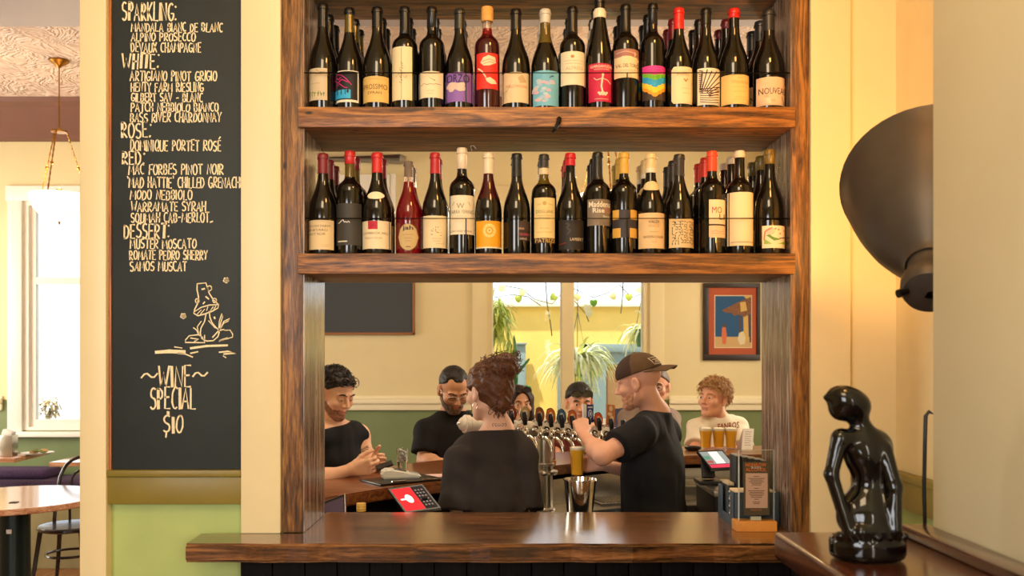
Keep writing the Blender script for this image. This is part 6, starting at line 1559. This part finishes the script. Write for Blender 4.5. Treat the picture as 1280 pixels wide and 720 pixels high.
pl([(925, 378), (932, 377), (934, 388), (926, 390)], 2, 4); pl([(929, 395), (935, 394), (936, 426), (930, 426)], 2, 3); pl([(936, 394), (939, 394), (939, 428), (937, 428)], 4, 3); pl([(924, 394), (926, 394), (926, 424), (924, 424)], 4, 3)
pl([(903, 409), (907, 409), (908.5, 418), (907.5, 430), (903, 430), (902, 418)], 5, 4); pl([(904, 405), (907, 404.5), (907, 409), (904, 409)], 4, 4); pl([(924, 416), (929, 414), (932, 422), (931, 430), (925, 431), (922, 424)], 6, 4)
m.build('artwork', [mat('art_blue', (20, 76, 120), .6), mat('art_sand', (196, 160, 106), .6), mat('art_ochre', (206, 168, 92), .6), mat('art_awning', (124, 78, 44), .6, noise=.4, nscale=60), mat('art_brown', (88, 56, 36), .6), mat('art_red', (206, 104, 60), .6), mat('art_cream', (214, 200, 160), .6)], t)
t = thing('wall_board', 'dark board in a thin wooden frame on the back wall', 'board', (-1.6, FW, sz(418, FW)))
xa, xb, za, zb = -2.35, sx(518.5, FW-.03), sz(418.5, FW-.03), 2.52
MB().box(xa, xb, FW-.022, FW-.002, za, zb).build('panel', mat('board_grey', (58, 62, 64), .5), t)
m = MB(); w = .022
for a in ((xa, xb, za, za+w), (xa, xb, zb-w, zb), (xa, xa+w, za, zb), (xb-w, xb, za, zb)): m.box(a[0], a[1], FW-.032, FW-.002, a[2], a[3], 0, .003)
m.build('frame', mat('slim_wood_frame', (150, 96, 48), .5), t)
o = thing('wall_panel', 'white cabinet-like panel high on the back wall', 'panel', (-1.6, FW, 2.6)); MB().box(-2.2, sx(487, FW-.05), FW-.05, FW-.002, 2.60, sz(218, FW-.05), 0, .006).build('face', WHITEW, o); MB().box(sx(487.5, FW-.04), sx(494.5, FW-.04), FW-.04, FW-.002, 2.58, sz(217, FW-.04), 0, .004).build('side_trim', WHITEW, o)
o = thing('screen_case', 'long grey rolled screen case near the ceiling', 'screen case', (-1.6, FW, 3.42)); zc_ = sz(198.5, FW-.1)
MB().tube([(-2.6, FW-.08, zc_), (sx(500, FW-.1), FW-.08, zc_), (sx(507, FW-.1), FW-.08, zc_-.005)], [.05, .05, .03], 16).build('case', mat('case_grey', (150, 142, 126), .4), o)
for xx in (-2.3, -1.2): MB().box(xx, xx+.04, FW-.07, FW-.001, zc_-.02, zc_+.03).build('bracket', mat('case_grey', (150, 142, 126), .4), o)
# ------------------------------------------------------------------ foreground figurine, lamp, cord
YS = 1.62; kS = F/YS; zS = 1.2405
def sp(px, py, dy=0.0): return A((sx(px, YS), YS+dy, zS+(703-py)/kS))
ST = thing('figurine', 'glossy black kneeling figurine with bowed head on the dark ledge', 'figurine', (sx(1085, YS), YS, zS))
def statue(p):
    R = np.array(Matrix.Rotation(.42, 3, 'Y'), dtype=np.float32)
    d = ell(p, sp(1061, 507), (.040, .034, .027), R)
    d = smin(d, ell(p, sp(1052, 517, -.002), (.022, .024, .020)), .012); d = smin(d, cap(p, sp(1050, 503), sp(1031, 502), .012, .003), .012)
    d = smin(d, cap(p, sp(1070, 524), sp(1084, 552), .015, .020), .015)                 # neck
    d = smin(d, ell(p, sp(1080, 572), (.036, .034, .038)), .02); d = smin(d, ell(p, sp(1088, 608, .004), (.028, .028, .04)), .025)
    d = smin(d, cap(p, sp(1050, 552, -.012), sp(1100, 566, .012), .017, .022), .016)      # shoulders
    d = smin(d, cap(p, sp(1098, 562, .015), sp(1110, 645, .02), .025, .024), .02)         # back
    d = smin(d, ell(p, sp(1085, 655), (.050, .046, .036)), .025)
    d = smin(d, cap(p, sp(1046, 552, -.014), sp(1034, 596, -.02), .015, .012), .008); d = smin(d, cap(p, sp(1034, 596, -.02), sp(1053, 668, -.034), .012, .0105), .006)
    d = smin(d, cap(p, sp(1099, 566, -.016), sp(1108, 610, -.034), .016, .013), .008); d = smin(d, cap(p, sp(1108, 610, -.034), sp(1106, 662, -.044), .013, .011), .006)
    d = smin(d, ell(p, sp(1082, 645, .0), (.046, .042, .045)), .02); d = smin(d, ell(p, sp(1104, 625, .01), (.020, .03, .055)), .02)
    for x in (1066, 1078, 1090): d = smin(d, ell(p, sp(x, 664, -.042), (.013, .012, .012)), .008)
    q = p-sp(1084, 688); b = np.sqrt((q[:, 0]/.066)**2+(q[:, 1]/.056)**2)-1; b = smax(b*.055, np.abs(q[:, 2])-.0205, .012)
    d = smin(d, b, .008)
    for x in range(1044, 1126, 13): d = smin(d, ell(p, sp(x, 671, -.046+.03*((x-1084)/46)**2), (.009, .009, .007)), .005)
    return d
net_obj('glazed_body', statue, sp(1020, 712, -.1), sp(1150, 470, .1), .0035, [mat('black_glaze', (9, 8, 8), .07, coat=.15, spec=.5)], ST)

SHADE = mat('weathered_lamp_metal', (84, 78, 72), .45, .55, noise=.12, nscale=9)
SHIN = mat('lamp_inner_enamel', (240, 226, 196), .4)
Cn = P(1168, 234, 2.15); o = P(1163, 334, 1.93); ax = (Cn-o).normalized(); Rr = .208; D_ = (Cn-o).length
LP = thing('wall_lamp', 'big grey metal bowl-shaped wall lamp poking out from the pier', 'lamp', (.95, 1.835, 1.70))
f_ = D_/.27
prof = [(.050, 0), (.052, .010), (.062, .022), (.082, .042), (.116, .080), (.146, .125), (.174, .178), (.195, .228), (Rr, .266), (Rr+.004, .271), (Rr-.003, .274)]
inn = [(Rr-.006, .270), (.189, .228), (.168, .18), (.140, .129), (.110, .086), (.076, .05), (.048, .025), (.001, .022)]
prof = [(r_, z*f_) for r_, z in prof]; inn = [(r_, z*f_) for r_, z in inn]
m = MB(); m.lathe(prof+inn, o, 48, axis=ax, mats=[0]*len(prof)+[1]*len(inn), caps=False); m.build('shade', [SHADE, SHIN], LP, sharp=60)
m = MB(); m.lathe([(.047, .012), (.044, -.02), (.042, -.045), (.043, -.047), (.054, -.049), (.056, -.056), (.056, -.078), (.050, -.09), (.024, -.098), (.001, -.10)], o, 36, axis=ax, caps=False); m.build('neck', SHADE, LP)
_, a_, b_ = axes(ax); pk = o-ax*.062+(P(1120, 368, 1.87)-(o-ax*.062)).normalized()*.055
MB().cyl(pk, pk+(pk-(o-ax*.062)).normalized()*.022, .007, .009, 12).build('thumb_screw', BLACKM, LP)
w0 = o-ax*.09; m = MB(); m.tube([w0, w0+Vector((.03, -.02, -.03)), Vector((.95, 1.85, w0.z-.05)), Vector((.95, 1.822, w0.z-.05))], .014, 12); m.cyl(Vector((.95, 1.835, w0.z-.05)), Vector((.95, 1.8205, w0.z-.05)), .05, .055, 24); m.build('bracket', BLACKM, LP)
MB().sphere(o+ax*.10, .035, 0, 20, 14).build('bulb', mat('lamp_bulb', (255, 224, 170), .4, emit=(255, 196, 116), estr=9), LP)
light('wall_lamp_glow', 'POINT', tuple(o+ax*.17), 17, (255, 192, 112), .04)
m = MB(); m.tube([P(1172, 520, 1.9), P(1161, 514.5, 1.9), P(1157, 520, 1.9), P(1156, 560, 1.9), P(1155, 610, 1.9), P(1156, 650, 1.9), (sx(1157, 1.9), 1.9, .9), (sx(1160, 1.9), 1.9, .0)], .0042, 8); o_ = m.build('power_cord', BLACKP); tag(o_, 'black cord hanging beside the edge of the plastered pier', 'cord')

# ------------------------------------------------------------------ left part of the bar room
def cafe_table(name, label, x0, x1, y0, y1, h=.75):
    t = thing(name, label, 'table', ((x0+x1)/2, (y0+y1)/2, 0), 0)
    MB().box(x0, x1, y0, y1, h-.035, h, 0, .004).build('tabletop', TABLEW, t); cx_, cy_ = (x0+x1)/2, (y0+y1)/2
    MB().lathe([(.22, 0), (.22, .012), (.05, .03), (.045, .05), (.045, h-.06), (.12, h-.036)], (cx_, cy_, 0), 24, caps=False).build('pedestal', BLACKM, t); return t
cafe_table('cafe_table', 'square timber table under the left window, napkin holder on top', -4.98, -4.08, 7.57, 8.06)
cafe_table('cafe_table', 'timber table whose corner shows beside the cream post', -3.63, -2.75, 7.25, 7.95, .755)
t = thing('round_table', 'round timber table on a thick dark pedestal at left', 'table', (sx(18, 5.5), 5.5, 0)); tx = sx(18, 5.5)
MB().lathe([(.001, .715), (.50, .715), (.505, .72), (.505, .745), (.50, .75), (.001, .75)], (tx, 5.5, 0), 64, caps=False).build('tabletop', TABLEW, t)
m = MB(); m.lathe([(.26, 0), (.26, .012), (.09, .02), (.088, .66), (.16, .714)], (tx, 5.5, 0), 32, caps=False); m.build('pedestal', mat('green_black_steel', (36, 48, 46), .3, .5), t)
MB().box(tx+.0, tx+.03, 5.5-.0905, 5.5-.086, .545, .57).build('sticker', PAPER, t)
m = MB().box(sx(14, 5.3), sx(23, 5.3), 5.27, 5.31, .7504, .754, 0, .001); o_ = m.build('key_tag', mat('key_green', (58, 66, 48), .5)); tag(o_, 'small dark key tag lying on the round table', 'key tag')
# napkin dispenser and plate on the square table
YN = 7.75; t = thing('napkin_dispenser', 'perforated steel napkin dispenser on the square table', 'dispenser', (sx(11, YN), YN, .7504)); xn = sx(11, YN)
m = MB().box(xn-.055, xn+.055, YN-.05, YN+.05, .7504, .93, 0, .008)
for i in range(5):
    for j in range(8): m.box(xn-.042+.018*i, xn-.034+.018*i, YN-.052, YN-.05, .77+.018*j, .778+.018*j)
m.build('holder', STEEL, t); MB().obox(Vector((xn, YN, .945)), (.085, .07, .05), Matrix.Rotation(.3, 3, 'Y'), 0, .006).build('napkins', PAPER, t)
t = thing('food_plate', 'white plate of food beside the steel napkin dispenser', 'plate', (sx(47, 7.85), 7.85, .7504)); xp = sx(47, 7.85)
MB().lathe([(.07, 0), (.09, .004), (.13, .018), (.132, .021), (.09, .008), (.001, .007)], (xp, 7.85, .7504), 32, caps=False).build('plate', WHITEW, t)
m = MB(); rr_ = random.Random(2)
for i in range(16): a = rr_.uniform(0, 6.28); q = rr_.uniform(0, .07); m.sphere((xp+q*math.cos(a), 7.85+q*math.sin(a), .772+rr_.uniform(0, .02)), .02, i % 2, 10, 7, (1.3, 1, .6), Matrix.Rotation(a, 3, 'Z'))
m.build('food', [mat('food_green', (120, 124, 66), .7), mat('food_tan', (200, 160, 104), .7)], t)
# upholstered window bench and low panel
t = thing('window_bench', 'purple upholstered bench under the left window', 'bench', (-4.2, 8.3, 0))
MB().box(-6.5, -1.9, 8.08, 8.57, .40, .49, 0, .03, 3).build('seat', mat('purple_upholstery', (92, 72, 104), .8, noise=.3, nscale=60), t); MB().box(-6.5, -1.9, 8.12, 8.57, 0, .40).build('base', mat('bench_base', (150, 150, 112), .6), t)
o_ = MB().box(-5.6, sx(64, 8.3), 8.2, 8.52, .492, .575, 0, .04, 4).build('bench_cushion', mat('plum_cushion', (84, 62, 96), .85, noise=.4, nscale=90)); tag(o_, 'flat plum cushion lying on the purple bench', 'cushion')
o_ = MB().box(-6.5, -2.0, 6.86, 6.92, 0, .60, 0, .005).build('low_panel', mat('aged_cream_green', (176, 170, 126), .6, noise=.1, nscale=5)); tag(o_, 'low pale green-cream panel behind the bentwood chair', 'panel')
# bentwood chair
cxh, cyh = sx(88, 6.15), 6.15; t = thing('bentwood_chair', 'dark bentwood cafe chair behind the round table', 'chair', (cxh, cyh, 0)); BW = mat('dark_bentwood', (44, 36, 36), .25, coat=.4)
MB().lathe([(.001, .435), (.195, .435), (.205, .442), (.205, .458), (.195, .465), (.17, .462), (.001, .460)], (cxh, cyh, 0), 40, caps=False).build('seat', BW, t)
for sx_, sy_ in ((-1, -1), (1, -1), (-1, 1), (1, 1)):
    MB().tube([(cxh+.135*sx_, cyh+.135*sy_, .437), (cxh+.16*sx_, cyh+.16*sy_, .2), (cxh+.19*sx_, cyh+.185*sy_, 0)], [.016, .014, .012], 10).build('leg', BW, t)
MB().tube([(cxh+.15*math.cos(a), cyh+.15*math.sin(a), .27) for a in [2*math.pi*i/32 for i in range(32)]], .009, 8, closed=True).build('stretcher_ring', BW, t)
hoop = [(cxh-.17, cyh+.12, .44), (cxh-.18, cyh+.17, .6), (cxh-.17, cyh+.21, .76)]+[(cxh-.165*math.cos(a), cyh+.225, .76+.14*math.sin(a)) for a in [math.pi*i/10 for i in range(1, 10)]]+[(cxh+.17, cyh+.21, .76), (cxh+.18, cyh+.17, .6), (cxh+.17, cyh+.12, .44)]
MB().tube(hoop, .0125, 10).build('back_hoop', BW, t)
ih = [(cxh-.085, cyh+.17, .46), (cxh-.10, cyh+.20, .64)]+[(cxh-.1*math.cos(a), cyh+.222, .72+.09*math.sin(a)) for a in [math.pi*i/8 for i in range(1, 8)]]+[(cxh+.10, cyh+.20, .64), (cxh+.085, cyh+.17, .46)]
MB().tube(ih, .0095, 8).build('inner_hoop', BW, t)

# pendant bowl lamps
def pendant(x, y, label):
    t = thing('pendant_lamp', label, 'lamp', (x, y, 2.6), 0, 'pendant bowl lamps'); zc, zh, zr, R = 3.9, 3.35, 2.856, .208
    MB().lathe([(.07, zc-.001), (.072, zc-.012), (.05, zc-.03), (.022, zc-.045), (.012, zc-.06), (.001, zc-.06)], (x, y, 0), 24, caps=False).build('canopy', BRASS, t)
    MB().tube([(x, y, zc-.05), (x, y, zh)], .005, 8).build('rod', BRASS, t)
    MB().lathe([(.001, zh+.03), (.012, zh+.02), (.012, zh+.01), (.06, zh), (.06, zh-.012), (.012, zh-.02), (.001, zh-.02)], (x, y, 0), 24, caps=False).build('hub', BRASS, t)
    for k in range(3):
        a = .6+2.094*k; p0 = Vector((x+.055*math.cos(a), y+.055*math.sin(a), zh-.012)); p1 = Vector((x+R*math.cos(a), y+R*math.sin(a), zr)); m = MB(); n = 20
        for i in range(n):
            q = p0.lerp(p1, (i+.5)/n); d = (p1-p0)/n*.5; m.tube([q-d*1.15, q+d*1.15], .0045 if i % 2 else .0065, 6)
        m.sphere(p0.lerp(p1, .55), .014, 0, 10, 7); m.build('chain', BRASS, t)
    pf = [(R, zr), (R+.012, zr-.012), (R+.004, zr-.05), (R*.86, zr-.12), (R*.55, zr-.185), (.04, zr-.21), (.001, zr-.212)]; pi_ = [(.001, zr-.203), (.04, zr-.2), (R*.53, zr-.176), (R*.83, zr-.115), (R-.006, zr-.05), (R-.004, zr-.01), (R, zr)]
    MB().lathe(pf+pi_, (x, y, 0), 40, caps=False).build('glass_bowl', mat('opal_glass', (255, 250, 238), .25, emit=(255, 238, 205), estr=1.3), t, sharp=70)
    MB().sphere((x, y, zr+.03), .022, 0, 14, 10).lathe([(.01, zr+.02), (.006, zr-.2), (.012, zr-.215), (.001, zr-.24)], (x, y, 0), 14, caps=False).build('finial', BRASS, t)
    light('pendant_glow', 'POINT', (x, y, zr+.12), 15, (255, 214, 150), .06)
pendant(sx(74, 7.09), 7.09, 'brass chain pendant with white glass bowl before the left window')
pendant(sx(757, 7.09), 7.09, 'second brass pendant, mostly hidden behind the lower shelf of bottles')

# ------------------------------------------------------------------ courtyard beyond the centre window
struct('ground_courtyard', MB().box(-6, 6, 8.86, 13, -.1, 0), mat('paving', (176, 160, 136), .8, noise=.1), 'courtyard paving outside', 'ground')
YW = 11.0
struct('wall_courtyard', MB().box(-2.4, 6, YW, YW+.15, 0, sz(383.5, YW)), mat('yellow_render', (232, 198, 112), .8, noise=.06, nscale=3), 'sunlit yellow courtyard wall', 'wall')
struct('trim_pergola', MB().box(-2.4, 6, YW-.06, YW+.2, sz(383.5, YW), sz(375, YW), 0, .005), mat('pergola_white', (240, 236, 226), .5), 'white pergola beam above the yellow wall', 'beam')
struct('trim_rafter', MB().box(-2.4, 4, 9.36, 9.44, 2.62, 2.70, 0, .004), mat('pergola_white', (240, 236, 226), .5), 'white rafter carrying the hanging plants', 'beam')
BG = mat('blue_grey_door_paint', (126, 146, 156), .5)
def outdoor_door(x0, x1, z1, label):
    t = thing('courtyard_door', label, 'door', ((x0+x1)/2, YW-.05, 0)); m = MB()
    m.box(x0, x0+.10, YW-.07, YW-.001, 0, z1, 0, .004); m.box(x1-.10, x1, YW-.07, YW-.001, 0, z1, 0, .004); m.box(x0, x1, YW-.07, YW-.001, z1-.10, z1, 0, .004); m.build('frame', BG, t)
    m = MB(); m.box(x0+.10, x1-.10, YW-.045, YW-.002, 0, .55); m.box(x0+.10, x0+.30, YW-.045, YW-.002, .55, z1-.1); m.box(x1-.2, x1-.10, YW-.045, YW-.002, .55, z1-.1); m.box(x0+.30, x1-.2, YW-.045, YW-.002, z1-.24, z1-.1); m.build('leaf', BG, t)
    MB().box(x0+.30, x1-.2, YW-.03, YW-.024, .55, z1-.24).build('glazing', mat('brown_glass', (150, 116, 84), .15), t); return t
d_ = outdoor_door(sx(726, YW), sx(840, YW), sz(430, YW), 'blue-grey framed door with brown glass in the yellow wall')
MB().cyl(Vector((sx(745, YW-.05), YW-.0455, sz(467, YW-.05))), Vector((sx(745, YW-.05), YW-.048, sz(467, YW-.05))), .045, .045, 24).build('round_sign', mat('green_sign', (120, 176, 116), .5), d_)
o_ = MB().box(sx(645, YW-.12), sx(657, YW-.12), YW-.12, YW-.06, 0, sz(431, YW-.12), 0, .006).box(sx(643.5, YW-.12), sx(658.5, YW-.12), YW-.14, YW-.05, sz(431, YW-.12), sz(428.5, YW-.12), 0, .004).build('gate_post', BG); tag(o_, 'blue-grey gate post against the yellow courtyard wall', 'post')
o_ = MB().box(sx(697, YW-.1), sx(712, YW-.1), YW-.12, YW-.01, 0, sz(470, YW-.1), 0, .006).build('gate_post', mat('slate_post', (112, 124, 132), .5)); tag(o_, 'slate grey gate post below the middle hanging plant', 'post')
def leafribbon(m, p0, dr, ln, droop, w, k=0, n=7, side=None):
    d = Vector(dr).normalized(); s = d.cross(Vector((0, 0, 1))); s = s.normalized() if s.length > .05 else Vector((1, 0, 0)); p = Vector(p0); L = []; R = []; C = []
    for i in range(n+1):
        t = i/n; ww = w*(math.sin(math.pi*min(1, .12+t*.88))**.7)*.5; L.append(p+s*ww); R.append(p-s*ww); C.append(p+Vector((0, 0, -ww*.35)))
        d = (d+Vector((0, 0, -droop/n*(1+t)))).normalized(); p = p+d*(ln/n)
    b = len(m.v); m.v += [tuple(v) for v in L+C+R]
    for i in range(n):
        for a in (0, n+1): m.f.append((b+a+i, b+a+i+1, b+a+n+1+i+1, b+a+n+1+i)); m.m.append(k); m.s.append(True)
def plant_mat(name, c):
    m = mat(name, c, .5, noise=.12, nscale=20); return m
SPID = [plant_mat('spider_leaf_pale', (246, 246, 214)), plant_mat('spider_leaf_green', (206, 220, 120))]
def spider(cx, cy_px, Y, ln, label, seed, pot=True, nleaf=70, potw=.11, trail=6):
    c = P(cx, cy_px, Y); t = thing('spider_plant', label, 'plant', tuple(c-Vector((0, 0, .16))), 0, 'hanging spider plants'); r = random.Random(seed)
    MB().lathe([(potw*.68, -.17), (potw*.72, -.165), (potw*.98, -.012), (potw*1.06, -.01), (potw*1.06, .012), (potw*.98, .012), (potw*.9, -.02), (.001, -.02)], c, 28).build('pot', mat('green_pot', (70, 132, 100), .45), t)
    m = MB(); top = c+Vector((0, 0, .50))
    for k in range(3): a = 2.1*k+.4; m.tube([c+Vector((potw*math.cos(a), potw*math.sin(a), 0)), top], .004, 6)
    m.tube([top, Vector((top.x, top.y, 2.621))], .005, 6); m.build('hanger', mat('dark_hanger', (66, 74, 60), .5), t)
    m = MB()
    for i in range(nleaf):
        a = r.uniform(0, 6.28); e = r.uniform(.15, 1.2); leafribbon(m, c+Vector((r.uniform(-.05, .05), r.uniform(-.05, .05), -.01)), (math.cos(a)*math.cos(e), math.sin(a)*math.cos(e), math.sin(e)), ln*r.uniform(.6, 1.1), r.uniform(1.2, 2.4), r.uniform(.022, .036), int(i % 4 == 0))
    for i in range(trail):
        a = r.uniform(0, 6.28); b0 = c+Vector((potw*math.cos(a)*1.2, potw*math.sin(a)*1.2, .0)); e0 = b0+Vector((r.uniform(-.05, .05), 0, -r.uniform(.25, .6))); m.tube([b0, b0+Vector((.03*math.cos(a), .03*math.sin(a), -.05)), e0], .004, 5, 1)
        for j in range(9): u = r.uniform(0, 6.28); leafribbon(m, e0, (math.cos(u), math.sin(u), r.uniform(-.4, .6)), ln*.36*r.uniform(.6, 1.2), 1.4, .014, j % 2, 5)
    m.build('leaves', SPID, t, sharp=180)
spider(722, 450, 9.45, .52, 'big hanging spider plant behind the window mullion', 3, nleaf=190, trail=16)
spider(806, 413, 9.35, .40, 'hanging spider plant in green pot at the right of the window', 5, nleaf=80, trail=4)
# bushy hanging fern
c = P(612, 405, 9.35); t = thing('hanging_fern', 'bushy hanging fern at the left edge of the window', 'plant', tuple(c-Vector((0, 0, .2))))
MB().lathe([(.07, -.14), (.11, 0), (.10, .0), (.001, -.02)], c, 24).build('pot', mat('terracotta', (150, 96, 64), .8), t); MB().tube([c, Vector((c.x, c.y, 2.621))], .004, 6).build('hanger', mat('dark_hanger', (66, 74, 60), .5), t)
m = MB(); r = random.Random(9)
for i in range(420):
    a = r.uniform(0, 6.28); e = r.uniform(-.5, 1.4); p0 = c+Vector((r.uniform(-.14, .14), r.uniform(-.14, .14), r.uniform(-.05, .22))); leafribbon(m, p0, (math.cos(a)*math.cos(e), math.sin(a)*math.cos(e), math.sin(e)), r.uniform(.15, .34), r.uniform(1.5, 3.0), .018, r.randrange(3), 5)
for i in range(150):
    p0 = c+Vector((r.uniform(-.2, .22), r.uniform(-.15, .15), r.uniform(-.35, .0))); leafribbon(m, p0, (r.uniform(-.5, .5), r.uniform(-.5, .5), -.6), r.uniform(.12, .25), 1.5, .013, 1+r.randrange(2), 4)
m.build('fronds', [plant_mat('fern_dark', (140, 156, 66)), plant_mat('fern_mid', (190, 202, 90)), plant_mat('fern_pale', (226, 230, 140))], t, sharp=180)
# cactus
YC = 9.6; t = thing('cactus', 'dark green columnar cactus inside the window left half', 'plant', (sx(640, YC), YC, 0)); x0 = sx(640, YC)
m = MB()
def column_c(m, base, top, r0):
    b = Vector(base); tt = Vector(top); n = 14; pf = [(r0*(.8+.2*math.sin(i*1.9)), (tt-b).length*i/n) for i in range(n)]+[(.004, (tt-b).length)]
    m.lathe(pf, b, 10, axis=tt-b, caps=True)
column_c(m, (x0-.02, YC, .85), P(636.5, 424, YC), .045); column_c(m, (x0+.06, YC, .9), P(642.5, 419, YC), .026); column_c(m, P(646, 468, YC), P(662, 448, YC), .018); column_c(m, P(640, 482, YC), P(664, 484, YC), .020)
for k in range(30): z = 1.1+.03*k; m.cyl((x0-.02+.045*math.cos(k*2.4), YC+.045*math.sin(k*2.4), z), (x0-.02+.065*math.cos(k*2.4), YC+.065*math.sin(k*2.4), z+.005), .003, .001, 5)
m.build('stems', mat('cactus_green', (52, 112, 58), .5, noise=.2, nscale=30), t); MB().lathe([(.12, 0), (.14, .02), (.19, .84), (.20, .86), (.17, .86), (.001, .80)], (x0, YC, 0), 24).build('pot', mat('clay_pot', (168, 104, 74), .8), t)
# vine along the top, with a sleeve of sawn lattice
t = thing('vine', 'thin vine with few heart leaves strung across the window top', 'vine', P(700, 372, 9.2)); m = MB()
for pts in ([(610, 362), (630, 357), (652, 361), (668, 374), (690, 380), (703, 366), (716, 357)], [(618, 372), (640, 368), (660, 371), (676, 382)], [(716, 360), (742, 372), (760, 366), (774, 356), (790, 372), (806, 366)], [(682, 352), (684, 380), (688, 404), (690, 420)], [(779, 352), (778, 372), (776, 392)], [(716, 374), (732, 392), (736, 402)]):
    m.tube([P(x, y, 9.2+.02*i) for i, (x, y) in enumerate(pts)], .006, 6)
m.build('stem', mat('vine_stem', (118, 110, 74), .6), t); m = MB(); r = random.Random(11)
for (x, y, g) in ((648, 373, 0), (653, 365, 1), (692, 371, 0), (742, 378, 2), (736, 391, 3), (734, 384, 3), (766, 370, 1), (786, 371, 0), (627, 360, 1), (722, 371, 1), (800, 362, 1)):
    b0 = P(x, y, 9.2); R = Matrix.Rotation(r.uniform(-.9, .9), 4, 'Y'); hp = [(0, -.05), (.03, -.025), (.04, .01), (.025, .035), (0, .022), (-.025, .035), (-.04, .01), (-.03, -.025)]; m.prism(hp, -.001, .001, g, Matrix.Translation(b0) @ R @ Matrix.Rotation(1.3, 4, 'X'))
m.build('leaves', [plant_mat('vine_leaf', (190, 206, 92)), plant_mat('vine_leaf_pale', (232, 224, 170)), plant_mat('vine_leaf_deep', (106, 160, 40)), plant_mat('vine_leaf_white', (244, 240, 220))], t)
# neighbour building seen pale through the left window
t = thing('neighbour_house', 'pale sunlit house across the street outside the left window', 'house', (-6.5, 20, 0))
MB().box(-14, -3, 22, 24, 0, 4.6).build('wall', mat('pale_house', (238, 238, 236), .8), t)
for xx in (-11.2, -9.6, -7.5): MB().box(xx, xx+.9, 21.9, 22, 1.7, 3.1).build('window', mat('pale_house_window', (200, 208, 214), .3), t)
t = thing('street_shrub', 'small brownish shrub outside the left window', 'shrub', (sx(62, 10.5), 10.5, 0)); m = MB(); r = random.Random(4)
for i in range(130):
    a = r.uniform(0, 6.28); e = r.uniform(-1, 1.4); b0 = P(62, 510, 10.5)+Vector((r.uniform(-.07, .07), r.uniform(-.1, .1), r.uniform(-.1, .1))); leafribbon(m, b0, (math.cos(a)*math.cos(e), math.sin(a)*math.cos(e), math.sin(e)), .08, 1, .03, 0, 3)
m.build('leaves', plant_mat('shrub_leaf', (170, 152, 120)), t, sharp=180); MB().tube([(sx(62, 10.5), 10.5, 0), P(62, 510, 10.5)], .01, 6).build('stem', mat('vine_stem', (118, 110, 74), .6), t)
